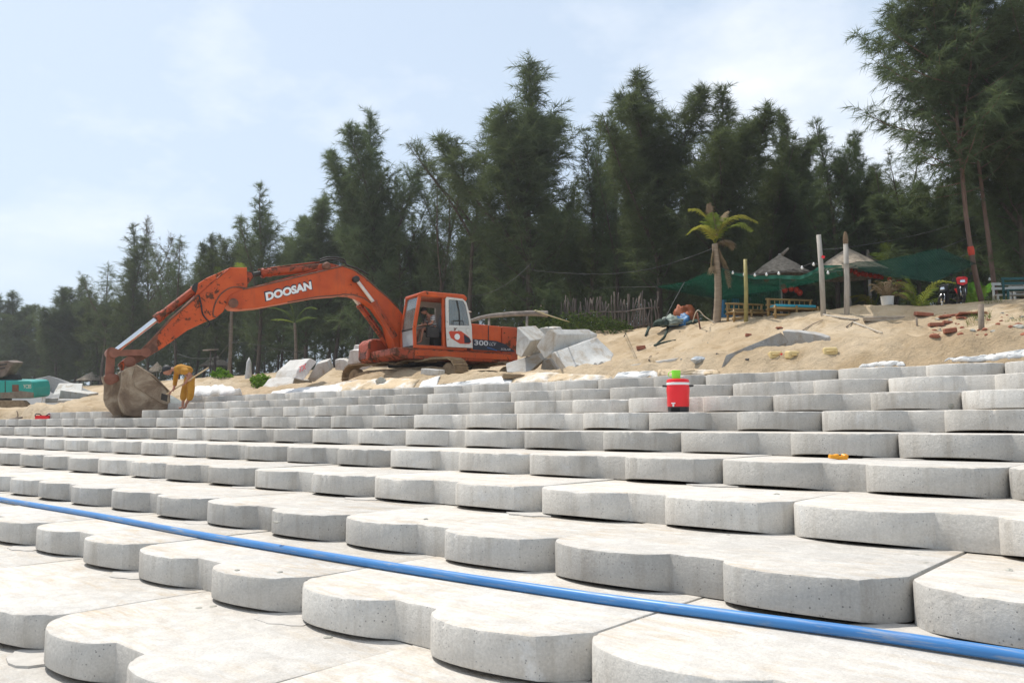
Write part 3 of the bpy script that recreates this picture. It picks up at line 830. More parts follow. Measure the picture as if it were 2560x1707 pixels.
# engine hood and counterweight
h0 = hx((1105, 560))[0]
t = MB(); side_prism(t, [(h0, deck + .01), (h0, hoodtop), (TAIL + .62, hoodtop - .03), (TAIL + .62, deck + .01)], .15, NY - .01); t.build('engine_door', M_orange, exc, bevel=.04, seg=2)
hood = MB(); side_prism(hood, [(h0 + .0, deck + .01), (h0 + .0, hoodtop - .02), (TAIL + .62, hoodtop - .05), (TAIL + .62, deck + .01)], -NY + .01, .14); hood.build('hood', M_orange_d, exc, bevel=.05, seg=2)
cw = MB(); ol = []
for i in range(13):
    a = -math.pi / 2 + math.pi * i / 12
    ol.append((TAIL + .12 - .46 * math.cos(a) ** .8 + (0 if 0 < i < 12 else .4), math.sin(a) * (NY - .01)))
ol = [(TAIL + .6, -NY + .01)] + ol[1:-1] + [(TAIL + .6, NY - .01)]
vs = []
for (x, y) in ol: vs.append((x, y))
cw.prism(vs, lambda u, v, w: (u, v, w), under + .02, hoodtop - .02); cwo = cw.build('counterweight', M_orange_d, exc, bevel=.05, seg=2)
# panel seam between the two engine doors
xs_ = hx((1245, 600))[0]
t = MB(); t.box((xs_, NY - .005, (deck + hoodtop) / 2), (.025, .02, (hoodtop - deck) * .93)); t.build('door_seam', M_dark, exc)
# decal band with the model number
d0 = hx((1118, 690)); d1 = hx((1460, 775))
dz0 = hx((1250, 772))[1]; dz1 = hx((1250, 685))[1]
t = MB(); t.prism([(d0[0], dz0), (d0[0], dz1), (d0[0] + (d1[0] - d0[0]) * .55, dz1 - .02), (d0[0] + (d1[0] - d0[0]) * .78, dz1 - .12), (d1[0], dz0 + .02), (d1[0], dz0)], lambda u, v, w: (u, w, v), NY - .008, NY + .010)
dec = t.build('decal', M_decal, exc)
t = MB(); t.tube([(d0[0] + (d1[0] - d0[0]) * q, NY + .011, dz0 + (.14 - .13 * q * q * 3)) for q in (.33, .42, .5, .56)], .014, 6); t.build('decal_stripe', M_decal_blue, dec)
def side_text(name, s, p0, p1, mat, parent, y, ital=0.0, bold=.0):
    a, b2 = hx(p0, y), hx(p1, y)
    return fit_text(name, s, mat, parent, (a[0], y, a[1]), (-1 if b2[0] < a[0] else 1, 0, 0), (0, 0, 1), abs(b2[0] - a[0]), abs(b2[1] - a[1]), .004, ital, bold)
M_silver = pmat('letter_silver', (.42, .42, .44), (.52, .52, .54), 4, .4, .1)
side_text('lettering', '300', (1130, 727), (1243, 692), M_silver, dec, NY + .011, 0, .02)
side_text('lettering', 'LCV', (1252, 730), (1308, 706), M_silver, dec, NY + .011, .3, .0)
side_text('lettering', 'SOLAR', (1345, 768), (1425, 755), M_silver, dec, NY + .011, .3, .0)
# right-hand fuel tank / toolbox seen beyond the boom
tx = hx((280, 700), -1.0)
tb = MB(); side_prism(tb, [(tx[0] + .1, deck + .45), (tx[0] + .25, deck + .3), (tx[0] + .25, under + .1), (tx[0] + .1, under), (fx - .9, under), (fx - .9, deck + .45)], -NY + .02, -.55)
tk = tb.build('tool_box', M_orange_d, exc, bevel=.06, seg=3)
tb = MB()
for i in range(4): tb.box((tx[0] + .255, -1.0, under + .14 + i * .06), (.012, .5, .025))
tb.build('vent_slots', M_dark, tk)
# ---- cab
CY0, CY1 = .42, NY                              # inner and outer faces
cab = empty('cab', (0, 0, 0)); cab.parent = exc
front_b = hx((495, 720)); front_m = hx((505, 590)); front_t = hx((548, 335))
fb, fm, ft = ex(c2(650, 720), NY), ex(c2(645, 590), NY), ex(c2(690, 335), NY)
rear = fb[0] - 1.78
Wp = .10
def beam(nm, pts, w=.09, mat=None, y=None, parent=None):
    t = MB(); P = [(p[0], y if len(p) == 2 else p[1], p[-1]) for p in pts]
    for a, b2 in zip(P, P[1:]): t.bar(a, b2, w, w, up=(0, 1, 0))
    return t.build(nm, mat or M_orange, parent or cab, bevel=.015, seg=2)
zb, zt = deck + .01, cabtop - .06
prof = [(fb[0], zb), (fm[0], fm[1]), (ft[0], zt)]
for y in (CY0 + .05, CY1 - .05):
    beam('front_pillar', prof, .10, M_orange, y)
    beam('rear_pillar', [(rear, zb), (rear + .05, zt)], .12, M_orange, y)
    beam('sill', [(fb[0], zb + .05), (rear, zb + .05)], .11, M_orange, y)
mx_ = ex(c2(885, 500), NY)[0]
beam('door_post', [(mx_, zb), (mx_ + .03, zt)], .10, M_orange, CY1 - .05)
# roof
rp = [(ft[0] + .06, zt - .06), (ft[0] + .07, zt + .04), (ft[0] - .15, zt + .12), (rear + .05, zt + .12), (rear - .06, zt + .02), (rear - .06, zt - .06)]
t = MB(); side_prism(t, rp, CY0 - .02, CY1 + .02); t.build('roof', M_orange, cab, bevel=.05, seg=3)
t = MB(); t.box((ft[0] - .5, (CY0 + CY1) / 2, zt + .135), (.5, .5, .03)); t.build('roof_hatch', M_orange_d, cab, bevel=.01, seg=1)
# front: windscreen over a pale lower panel
def quad_panel(nm, a, b2, y0, y1, th, mat, inset=.06):
    t = MB(); d = Vector((b2[0] - a[0], 0, b2[1] - a[1])).normalized(); nn = Vector((d.z, 0, -d.x)) * th
    A0, B0 = Vector((a[0], y0 + inset, a[1])), Vector((b2[0], y0 + inset, b2[1])); A1, B1 = Vector((a[0], y1 - inset, a[1])), Vector((b2[0], y1 - inset, b2[1]))
    t.add([A0, B0, B1, A1, A0 + nn, B0 + nn, B1 + nn, A1 + nn], [(0, 1, 2, 3), (7, 6, 5, 4), (0, 4, 5, 1), (1, 5, 6, 2), (2, 6, 7, 3), (3, 7, 4, 0)])
    return t.build(nm, mat, cab)
quad_panel('windscreen', fm, (ft[0], zt - .05), CY0, CY1, .012, M_glass, .09)
M_lowpane = pmat('clouded_pane', (.33, .36, .36), (.45, .47, .46), 2, .35, .1)
quad_panel('lower_windscreen', (fb[0], zb + .1), fm, CY0, CY1, .012, M_lowpane, .09)
beam('windscreen_rail', [(fm[0], CY0 + .05, fm[1]), (fm[0], CY1 - .05, fm[1])], .06, M_dark)
# far wall and back wall with cream lining, windows let in
t = MB()
t.box(((fb[0] + rear) / 2, CY0 + .03, zb + .42), (abs(fb[0] - rear) - .12, .03, .82)); t.box(((fb[0] + rear) / 2, CY0 + .03, zt - .13), (abs(fb[0] - rear) - .12, .03, .22))
t.box((rear + .35, CY0 + .03, (zb + zt) / 2 + .3), (.5, .03, .8)); t.build('far_wall', M_cream, cab)
t = MB(); t.box((rear + .03, (CY0 + CY1) / 2, zb + .4), (.03, CY1 - CY0 - .2, .78)); t.build('back_wall', M_cream, cab)
t = MB(); t.box((rear + .03, (CY0 + CY1) / 2, zb + 1.18), (.012, CY1 - CY0 - .24, .72)); t.build('rear_window', M_glass, cab)
t = MB(); t.box(((mx_ + rear) / 2, CY1 - .05, (zb + zt) / 2 - .4), (abs(mx_ - rear) - .1, .03, .8)); t.build('rear_side_panel', M_orange, cab)
t = MB(); t.box(((mx_ + rear) / 2, CY1 - .05, (zb + zt) / 2 + .45), (abs(mx_ - rear) - .1, .012, .85)); t.build('rear_side_window', M_glass, cab)
t = MB(); t.box(((fb[0] + rear) / 2, (CY0 + CY1) / 2, zb + .03), (abs(fb[0] - rear), CY1 - CY0 - .1, .04)); t.build('cab_floor', M_dark, cab)
# seat
sx_ = fb[0] - .98; sy_ = (CY0 + CY1) / 2 + .02
t = MB(); t.box((sx_ + .05, sy_, zb + .52), (.5, .48, .14)); t.box((sx_ - .22, sy_, zb + .88), (.14, .46, .66), (0, -.15, 0)); t.box((sx_, sy_, zb + .24), (.36, .36, .44)); t.build('seat', M_black, cab, bevel=.04, seg=2)
t = MB(); t.box((sx_ + .30, sy_ + .33, zb + .55), (.42, .12, .34)); t.tube([(sx_ + .45, sy_ + .33, zb + .7), (sx_ + .5, sy_ + .33, zb + .88)], .02, 8); t.build('lever_console', M_dark, cab, bevel=.02, seg=1)
t = MB(); t.bar((fb[0] - .25, sy_, zb + .05), (fb[0] - .28, sy_, zb + .42), .05); t.build('travel_lever', M_dark, cab)
# open door, swung back flat against the flank: white, rust-flecked, big window, oval vent
dx0, dx1 = hx((892, 700), NY + .07)[0], hx((1112, 700), NY + .07)[0]
dzb, dzt = hx((1000, 750), NY + .07)[1], hx((930, 338), NY + .07)[1]
DYY = NY + .06
door = empty('door', (0, 0, 0)); door.parent = exc
def dpt(x, y): p = hx((x, y), DYY); return p
outer = [dpt(895, 740), dpt(893, 350), dpt(905, 335), dpt(1030, 350), dpt(1060, 375), dpt(1085, 470), dpt(1105, 560), dpt(1115, 752)]
wn_o = [dpt(920, 565), dpt(916, 362), dpt(925, 355), dpt(1035, 366), dpt(1055, 400), dpt(1075, 490), dpt(1088, 570)]
t = MB(); t.prism(outer[:2] + outer[2:6] + [dpt(1085, 470)], lambda u, v, w: (u, w, v), 0, 0) if False else None
# door leaf as a ring round the window plus the lower panel
def ring_panel(nm, out, inn, y0, y1, mat, parent):
    t = MB(); n = len(out)
    vs = [(x, y0, z) for x, z in out] + [(x, y0, z) for x, z in inn] + [(x, y1, z) for x, z in out] + [(x, y1, z) for x, z in inn]
    fs = []
    for i in range(n):
        j = (i + 1) % n
        fs += [(i, j, n + j, n + i), (2 * n + i, 3 * n + i, 3 * n + j, 2 * n + j), (i, 2 * n + i, 2 * n + j, j), (n + i, n + j, 3 * n + j, 3 * n + i)]
    t.add(vs, fs); return t.build(nm, mat, parent)
out_u = [dpt(897, 585), dpt(893, 350), dpt(905, 335), dpt(1030, 350), dpt(1062, 378), dpt(1087, 475), dpt(1107, 585)]
ring_panel('door_frame', out_u, wn_o, DYY - .02, DYY + .025, M_white, door)
t = MB(); t.prism([dpt(897, 585), dpt(1107, 585), dpt(1115, 752), dpt(905, 742)], lambda u, v, w: (u, w, v), DYY - .02, DYY + .024); t.build('door_panel', M_white, door, bevel=.01, seg=1)
t = MB(); t.prism(wn_o, lambda u, v, w: (u, w, v), DYY - .006, DYY + .006); t.build('window', M_glass, door)
t = MB(); t.tube([(x, DYY + .028, z) for x, z in (dpt(985, 362), dpt(1005, 470), dpt(1008, 568))], .016, 6); t.build('window_divider', M_dark, door)
t = MB(); t.prism([dpt(918, 622), dpt(930, 613), dpt(1020, 615), dpt(1085, 665), dpt(1102, 700), dpt(1085, 718), dpt(1010, 716), dpt(935, 670)], lambda u, v, w: (u, w, v), DYY + .02, DYY + .034); vp = t.build('vent_plate', M_decal_red, door)
t = MB(); t.prism([dpt(1040, 640), dpt(1085, 670), dpt(1098, 700), dpt(1082, 712), dpt(1045, 712)], lambda u, v, w: (u, w, v), DYY + .03, DYY + .038); t.build('vent_dark', M_decal, vp)
x_, z_ = dpt(985, 660); t = MB(); t.lathe([(.07, 0), (.10, .006), (.10, .012)], (x_, DYY + .034, z_), 20, 'y'); t.build('round_cap', M_letter, vp)
x_, z_ = dpt(1075, 612); t = MB(); t.lathe([(.05, 0), (.07, .006), (.07, .02)], (x_, DYY + .024, z_), 16, 'y'); t.build('lock', M_white, door)
t = MB(); t.tube([(x, DYY + .06, z) for x, z in (dpt(950, 562), dpt(952, 528), dpt(1030, 530), dpt(1035, 566))], .014, 6); t.build('grab_rail', M_dark, door)
# mirror and its arm
a_ = dpt(1090, 455); t = MB(); t.lathe([(.02, 0), (.10, .015), (.10, .03), (.03, .05)], (a_[0] - .05, NY - .1, a_[1]), 14, 'z'); t.bar((a_[0] - .05, NY - .1, a_[1]), (a_[0] - .05, NY - .1, hoodtop), .025); t.build('beacon', M_white, exc)
# exhaust and aerial
t = MB(); t.tube([(TAIL + 1.5, -.5, hoodtop - .05), (TAIL + 1.5, -.5, hoodtop + .12)], .05, 10); t.build('exhaust', M_dark, exc)
t = MB(); t.tube([(rear + .3, NY - .15, zt + .1), (rear + .45, NY - .18, zt + 1.3)], .009, 5); t.build('aerial', M_dark, exc)
# slew ring
t = MB(); t.lathe([(.95, under - .34), (.95, under - .12), (.85, under - .1), (.85, under + .02)], (0, 0, 0), 28); t.build('slew_ring', M_dark, exc, auto=40)
# ---- undercarriage: tracks run along the berm, turned away from the house
UC = R(180) - EX_YAW
und = empty('undercarriage', (0, 0, 0)); und.parent = exc; und.rotation_euler = (0, 0, UC); und.location = Matrix.Rotation(-EX_YAW, 3, 'Z') @ Vector((-.3, 0, 0))
TL, TH, TW, GA = 2.8, .92, .60, 1.32
def track_path(n=64):
    r = TH / 2; pts = []
    L = 2 * (2 * TL - 2 * r) + 2 * math.pi * r
    s = TL - r
    for i in range(n):
        d = L * i / n
        if d < 2 * s: pts.append((-s + d, TH, 0.0))
        elif d < 2 * s + math.pi * r: a = (d - 2 * s) / r; pts.append((s + r * math.sin(a), r + r * math.cos(a), a))
        elif d < 4 * s + math.pi * r: pts.append((s - (d - 2 * s - math.pi * r), 0.0, math.pi))
        else: a = (d - 4 * s - math.pi * r) / r + math.pi; pts.append((-s + r * math.sin(a), r + r * math.cos(a), a))
    out = []
    for x, z, a in pts:
        if z > TH * .55: z -= .10 * math.cos(x * 2.6) ** 2 * (1 - abs(x) / TL)     # slack upper run
        out.append((x, z, a))
    return out
sm = MB(); sm.box((0, 0, 0), (.205, TW, .03)); sm.box((-.07, 0, .03), (.022, TW, .045)); sm.box((.0, 0, .03), (.018, TW, .035)); sm.box((.07, 0, .03), (.022, TW, .035))
shoe = sm.mesh('track_shoe', M_track)
for s_ in (-1, 1):
    tr = empty('track', (0, s_ * GA, -.30)); tr.parent = und
    for x, z, a in track_path(58):
        place('track_shoe', shoe, tr, (x, 0, z), (0, a, 0))
    t = MB(); side_prism(t, [(-TL + .55, .22), (TL - .55, .22), (TL - .5, .60), (TL - 1.2, .70), (-TL + 1.2, .70), (-TL + .5, .60)], -.17, .17); t.build('track_frame', M_track, tr, bevel=.03, seg=1)
    for x in (-TL + TH / 2, TL - TH / 2):
        t = MB(); t.lathe([(.1, -.16), (.30, -.14), (.34, -.08), (.34, .08), (.30, .14), (.1, .16)], (x, 0, TH / 2), 20, 'y')
        t.build('idler_wheel', M_track, tr, auto=40)
t = MB(); t.box((0, 0, .62), (1.5, 2 * GA, .34)); t.lathe([(.9, .75), (.8, under - .3)], (0, 0, 0), 24); t.build('car_body', M_dark, und, bevel=.05, seg=1)
# ================================================================== casuarina shelter belt
def leaf_mat(name, dark, light, trans=.35, rnd=.25, scale=.9):
    m, n, l, b = _nt(name)
    n.remove(b); out = n.get('Material Output')
    v = obj_vec(n, l)
    oi = n.new('ShaderNodeObjectInfo')
    t = noise_node(n, l, v, scale, 5, .65)
    c = ramp(n, l, t.outputs['Fac'], [(.32, dark), (.68, light)]).outputs[0]
    hv = n.new('ShaderNodeHueSaturation')
    l.new(mth(n, l, 'ADD', mth(n, l, 'MULTIPLY', oi.outputs['Random'], 2 * rnd), 1 - rnd), hv.inputs['Value'])
    l.new(mth(n, l, 'ADD', mth(n, l, 'MULTIPLY', oi.outputs['Random'], .03), .485), hv.inputs['Hue'])
    l.new(c, hv.inputs['Color'])
    d = n.new('ShaderNodeBsdfDiffuse'); l.new(hv.outputs[0], d.inputs[0])
    tr = n.new('ShaderNodeBsdfTranslucent'); l.new(mixc(n, l, .5, hv.outputs[0], (.16, .20, .05)), tr.inputs[0])
    mx = n.new('ShaderNodeMixShader'); mx.inputs[0].default_value = trans
    l.new(d.outputs[0], mx.inputs[1]); l.new(tr.outputs[0], mx.inputs[2]); l.new(mx.outputs[0], out.inputs['Surface'])
    return m
M_needle = leaf_mat('casuarina_needles', (.058, .078, .045), (.122, .156, .086), .38)
M_needle_dry = leaf_mat('dry_casuarina_needles', (.075, .060, .040), (.13, .105, .075), .25)
M_bark = pmat('casuarina_bark', (.055, .040, .032), (.115, .085, .065), 3, .9, .7, 14, stretch=(3, 3, .6), rnd=.25)
M_bark_red = pmat('reddish_bark', (.10, .06, .045), (.19, .12, .09), 3, .9, .7, 14, stretch=(3, 3, .5))

def tree_proto(seed, H=16.0, cb=.22, rw=3.0, leaders=3, nbr=34, tw=11, nd=17, spread=.16, elev=(22, 62), droop=.35, nl=(.20, .42), nw=(.022, .042), shape=.8, low=.25, tr=.0105):
    rng = random.Random(seed); nrg = np.random.default_rng(seed)
    wood = MB()
    Vn, = [[]]
    def axis(p0, ang, tilt, L, r0, n=12, wand=.04):
        pts, rs = [], []; d = Vector((math.cos(ang) * tilt, math.sin(ang) * tilt, 1)).normalized(); p = Vector(p0)
        for i in range(n + 1):
            pts.append(p.copy()); rs.append(r0 * (1 - .93 * i / n) ** .9 + .006)
            d = (d + Vector((rng.gauss(0, wand), rng.gauss(0, wand), .03))).normalized(); p = p + d * (L / n)
        return pts, rs
    trunk, tr_r = axis((0, 0, -.3), rng.uniform(0, 6.28), rng.uniform(0, .05), H + .3, tr * H, 16, .028)
    wood.tube(trunk, tr_r, 8)
    axes = [(trunk, cb, 1.0)]
    for i in range(leaders - 1):
        t0 = rng.uniform(.28, .6); j = int(t0 * 16)
        a = rng.uniform(0, 6.28)
        pts, rs = axis(trunk[j], a, rng.uniform(.7, 1.3) * spread * 2, H * (1 - t0) * rng.uniform(.72, 1.0), tr_r[j] * .7, 10, .05)
        wood.tube(pts, rs, 6); axes.append((pts, .05, rng.uniform(.6, .85)))
    P0, D0 = [], []
    for (pts, c0, kk) in axes:
        m = len(pts) - 1
        nb = int(nbr * (1.0 if kk == 1.0 else .55))
        ga = rng.uniform(0, 6.28)
        for b in range(nb):
            t = c0 + (1 - c0) * (b + rng.random()) / nb
            f = t * m; i = min(int(f), m - 1); p = pts[i].lerp(pts[i + 1], f - i)
            u = (t - c0) / (1 - c0)
            L = rw * kk * ((1 - u) ** shape * (low + (1 - low) * min(1, u / .25)) + .10) * rng.uniform(.55, 1.2)
            ga += 2.4 + rng.uniform(-.4, .4)
            el = R(elev[0] + (elev[1] - elev[0]) * u + rng.uniform(-12, 12))
            d = Vector((math.cos(ga) * math.cos(el), math.sin(ga) * math.cos(el), math.sin(el)))
            bp = [p.copy()]; q = p.copy(); n = 6
            for s in range(n):
                d = (d + Vector((rng.gauss(0, .12), rng.gauss(0, .12), .09 + rng.gauss(0, .08)))).normalized(); q = q + d * (L / n); bp.append(q.copy())
            wood.tube(bp, [max(.006, .013 * L * (1 - .85 * s / n)) for s in range(n + 1)], 4, False)
            k = max(3, int(tw * (L / rw) ** .7 * 1.5))
            for w in range(k):
                s = (.12 + .88 * (w + rng.random()) / k) * n; j = min(int(s), n - 1)
                tp = bp[j].lerp(bp[j + 1], s - j); tg = (bp[j + 1] - bp[j]).normalized()
                td = (tg * .6 + Vector((rng.gauss(0, .6), rng.gauss(0, .6), rng.gauss(.22, .45)))).normalized()
                TLn = rng.uniform(.35, .95) * (.6 + .4 * min(1.5, L))
                P0.append((*tp, TLn)); D0.append(tuple(td))
    P0 = np.array(P0); D0 = np.array(D0); nt = len(P0)
    # needle tufts strung along each twig
    u = nrg.random((nt, nd)); ln = P0[:, 3][:, None]
    sag = np.zeros((nt, nd, 3)); sag[:, :, 2] = -droop * u ** 2 * ln * .6
    base = P0[:, None, :3] + D0[:, None, :] * (u * ln)[:, :, None] + sag
    dr = D0[:, None, :] * .75 + nrg.normal(0, .38, (nt, nd, 3)); dr[:, :, 2] -= droop * (.35 + u * .6)
    dr /= np.linalg.norm(dr, axis=2, keepdims=True)
    sd_ = np.cross(dr, nrg.normal(0, 1, (nt, nd, 3))); sd_ /= np.linalg.norm(sd_, axis=2, keepdims=True) + 1e-6
    L_ = nrg.uniform(*nl, (nt, nd, 1)); W_ = nrg.uniform(*nw, (nt, nd, 1))
    tri = np.stack([base - sd_ * W_ * .5, base + sd_ * W_ * .5, base + dr * L_], 2).reshape(-1, 3)
    crown = raw_mesh('crown', tri, np.arange(len(tri)).reshape(-1, 3), M_needle)
    tm = wood.mesh('trunk', M_bark, True)
    return dict(axis=trunk, H=H, rw=rw, trunk=tm, crown=crown, n=len(tri) // 3)
PROTO = {
    'dense0': tree_proto(11, 16, .08, 3.6, 5, 58, 20, 26, .26, low=.75, nl=(.28, .62), nw=(.018, .036), shape=.8, droop=.5),
    'dense1': tree_proto(12, 16, .12, 3.4, 5, 58, 20, 26, .28, low=.75, nl=(.28, .62), nw=(.018, .036), shape=.8, droop=.5),
    'dense2': tree_proto(13, 16, .10, 3.8, 6, 52, 20, 26, .32, low=.7, nl=(.28, .62), nw=(.018, .036), shape=.85, droop=.45),
    'slim0': tree_proto(21, 16, .12, 3.0, 3, 52, 15, 22, .16, low=.6, nl=(.26, .55), nw=(.016, .032), shape=.95, droop=.4),
    'slim1': tree_proto(22, 16, .16, 2.9, 4, 48, 15, 22, .20, low=.6, nl=(.26, .55), nw=(.016, .032), shape=.9, droop=.45),
    'open0': tree_proto(31, 16, .30, 3.2, 4, 36, 14, 17, .30, low=.5, nl=(.24, .55), nw=(.014, .030), droop=.45),
    'open1': tree_proto(32, 16, .34, 3.0, 3, 34, 14, 17, .34, low=.5, nl=(.24, .55), nw=(.014, .030), droop=.45),
    'tall0': tree_proto(41, 20, .33, 4.6, 3, 52, 20, 26, .20, (4, 55), .75, (.3, .7), (.020, .042), .40, .65, .0062),
    'tall1': tree_proto(42, 20, .34, 4.8, 3, 50, 20, 26, .24, (2, 52), .75, (.3, .7), (.020, .042), .35, .6, .0068),
    'back0': tree_proto(51, 14, .06, 3.3, 3, 44, 13, 18, .2, low=.7, nl=(.35, .75), nw=(.035, .07), shape=.6),
    'back1': tree_proto(52, 14, .16, 3.1, 4, 40, 13, 18, .24, low=.6, nl=(.35, .75), nw=(.035, .07), shape=.6),
}
trng = random.Random(77)
PLACED = {}
def plant(x, top, width, Y, kind, label, group=None, crown_mat=None, bark=None, lean=0.0, cat='tree', name='casuarina_tree', rz=None):
    """x, top, width measured in the photograph; Y is how far up the shore the trunk stands."""
    d = ray(dsp(x, 850)); t = Y / d.y
    X = d.x * t; zg = gz(X, Y)
    dep = Vector((X, Y, zg)).dot(_v)
    zt = at_d(dsp(x, top), dep).z
    pr = PROTO[kind]; hs = (zt - zg) / pr['H'] * .985
    ws = (width * 1.08844 / FPX * dep) / (2 * pr['rw']) * 1.35
    ws = max(.7 * hs, min(1.9 * hs, ws))
    root = empty(name, (X, Y, zg - .02), trng.uniform(0, 6.28) if rz is None else rz, label, cat, group)
    if lean:                                          # lean towards the left-hand sea end of the belt
        ax = Vector((0, 0, 1)).cross(-_r)
        root.rotation_euler = (Matrix.Rotation(lean, 3, ax) @ Matrix.Rotation(root.rotation_euler[2], 3, 'Z')).to_euler()
    PLACED[root.name] = (pr, ws, hs)
    for nm in ('trunk', 'crown'):
        o = place(nm, pr[nm], root, sc=(ws, ws, hs))
        if nm == 'crown' and crown_mat:
            o.material_slots[0].link = 'OBJECT'; o.material_slots[0].material = crown_mat
        if nm == 'trunk' and bark:
            o.material_slots[0].link = 'OBJECT'; o.material_slots[0].material = bark
    return root
GF = 'casuarinas along the front of the shelter belt'
front = [
    (14, 668, 110, 45, 'dense1', 'rounded hazy casuarina behind the teal digger'),
    (75, 676, 95, 50, 'slim1', 'small hazy casuarina beside the teal digger'),
    (130, 655, 105, 43, 'dense0', 'bushy casuarina above the far concrete slabs'),
    (185, 640, 100, 48, 'dense2', 'casuarina behind the far concrete slabs, short and bushy'),
    (234, 592, 115, 41, 'open0', 'thin-topped casuarina over the far slabs'),
    (303, 500, 115, 40, 'slim0', 'spiky casuarina rising above the digging bucket'),
    (340, 488, 85, 43, 'open1', 'half-dead casuarina with brown foliage above the bucket'),
    (402, 545, 105, 41, 'open0', 'sparse casuarina above the silver bucket rod'),
    (446, 560, 95, 46, 'slim1', 'narrow casuarina behind the bucket cylinder'),
    (492, 535, 100, 42, 'dense1', 'casuarina behind the elbow of the orange arm'),
    (532, 470, 110, 41, 'slim1', 'two-leader casuarina above the elbow of the orange arm'),
    (592, 415, 140, 40, 'slim0', 'tall spired casuarina above the arm cylinder'),
    (645, 530, 90, 47, 'open1', 'low casuarina in the gap above the arm cylinder'),
    (702, 432, 150, 41, 'dense1', 'wide casuarina above the boom lettering'),
    (765, 405, 120, 43, 'slim1', 'casuarina above the bend of the boom'),
    (850, 245, 200, 38.5, 'dense2', 'tall many-leadered casuarina above the boom bend'),
    (925, 392, 120, 43, 'open1', 'dull casuarina between the boom bend and the cab roof'),
    (1000, 328, 150, 41, 'open0', 'open grey-green casuarina directly above the cab'),
    (1085, 240, 170, 39.5, 'open1', 'dark leaning casuarina above the open cab door'),
    (1218, 100, 290, 37.5, 'dense0', 'tallest broad casuarina behind the stacked slabs'),
    (1345, 255, 130, 44, 'slim1', 'narrow casuarina beside the tallest broad one'),
    (1418, 238, 120, 42, 'slim0', 'thin casuarina over the stick fence'),
    (1515, 148, 230, 38.5, 'dense1', 'dense two-peaked casuarina over the stick fence'),
    (1660, 178, 250, 38, 'dense2', 'broad wind-swept casuarina behind the coconut palm'),
    (1762, 258, 140, 42, 'slim1', 'pointed casuarina behind the first thatched parasol'),
    (1805, 233, 150, 44, 'dense0', 'bushy casuarina between palm and leaning post'),
    (1880, 330, 140, 46, 'dense1', 'lower casuarina behind the leaning wooden post'),
    (1932, 250, 150, 41, 'slim0', 'spired casuarina over the second thatched parasol'),
    (1995, 285, 130, 43, 'dense2', 'bushy casuarina beside the spired one over the parasol'),
    (2062, 330, 150, 41, 'open0', 'casuarina with bare upper limbs over the dark net'),
    (2125, 400, 170, 39.5, 'dense1', 'low bushy casuarina over the dark net'),
]
for (x, top, w, Y, kd, lb) in front:
    plant(x, top, w, Y, kd, lb, GF, M_needle_dry if 'brown' in lb else None)
ribbon_tree = plant(2266, -190, 330, 35.6, 'tall0', 'very tall casuarina with a red ribbon round its slender trunk', GF, bark=M_bark_red, lean=R(6.5), rz=2.4)
plant(2300, -150, 300, 37.2, 'tall1', 'very tall casuarina with a thick trunk beside the ribboned one', GF, bark=M_bark_red, lean=R(4.5), rz=.6)
plant(2365, 60, 260, 39.0, 'dense2', 'dark dense casuarina behind the white plank seat', GF)
plant(2430, -160, 320, 36.8, 'tall1', 'tall casuarina past the white plank seat', GF, rz=4.0)
env = [(-200, 700), (0, 690), (230, 650), (300, 585), (590, 545), (700, 515), (850, 470), (1000, 440), (1230, 380), (1400, 390), (1650, 360), (1800, 370), (2000, 390), (2350, 330), (2700, 300)]
ex_, ey_ = zip(*env)
TMARKS = [(90, 'teal digger'), (230, 'far concrete slabs'), (420, 'digging bucket'), (600, 'elbow of the orange arm'), (760, 'boom lettering'), (900, 'boom bend'), (1100, 'excavator cab'), (1250, 'excavator tail'), (1400, 'stacked slabs'), (1530, 'stick fence'), (1700, 'coconut palm'), (1880, 'cushioned bench'), (2050, 'wrapped post'), (2230, 'motorbikes'), (9999, 'plank seats')]
for row, (Ya, Yb, step, dt) in enumerate(((43, 50, 54, 45), (52, 62, 60, 70), (64, 80, 66, 90))):
    x = -60 - row * 17
    while x < 2460:
        top = float(np.interp(x, ex_, ey_)) + dt + trng.uniform(-25, 60)
        kd = trng.choice(('back0', 'back1', 'back0', 'slim1' if row == 0 else 'back1'))
        mk = next(m for lim, m in TMARKS if x < lim)
        plant(x, top, 95 - 8 * row, trng.uniform(Ya, Yb), kd,
              ('casuarina just behind the front trees, inland of the %s', 'casuarina deep inside the belt, inland of the %s', 'casuarina at the far side of the belt, inland of the %s')[row] % mk,
              ('second row of casuarinas', 'inner casuarinas', 'rear casuarinas')[row])
        x += step * trng.uniform(.75, 1.25)
# ================================================================== things on the steps and the sand
sed = random.Random(9)
# ---- blue pipe lying along one tread
def pipe_mat():
    m, n, l, b = _nt('scuffed_blue_plastic')
    v = obj_vec(n, l, False); a = noise_node(n, l, v, 1.1, 6, .6)
    c = ramp(n, l, a.outputs['Fac'], [(.3, (.040, .17, .42)), (.7, (.075, .25, .54))]).outputs[0]
    mp = n.new('ShaderNodeMapping'); mp.inputs['Scale'].default_value = (1.3, 26, 26); mp.inputs['Rotation'].default_value = (0, 0, .06); l.new(v, mp.inputs['Vector'])
    s = noise_node(n, l, mp.outputs[0], 1.6, 7, .7); s2 = noise_node(n, l, v, 1.7, 5, .6)
    k = mth(n, l, 'MULTIPLY', ramp(n, l, s.outputs['Fac'], [(.52, 0.0), (.62, .8)]).outputs[0], ramp(n, l, s2.outputs['Fac'], [(.36, .15), (.6, 1.0)]).outputs[0])
    c = mixc(n, l, k, c, (.36, .36, .33))
    l.new(c, b.inputs['Base Color']); l.new(mth(n, l, 'ADD', mth(n, l, 'MULTIPLY', k, .4), .36), b.inputs['Roughness']); b.inputs['Specular IOR Level'].default_value = .35
    return m
M_bluepipe = pipe_mat()
pz = row_z(-4) + .034
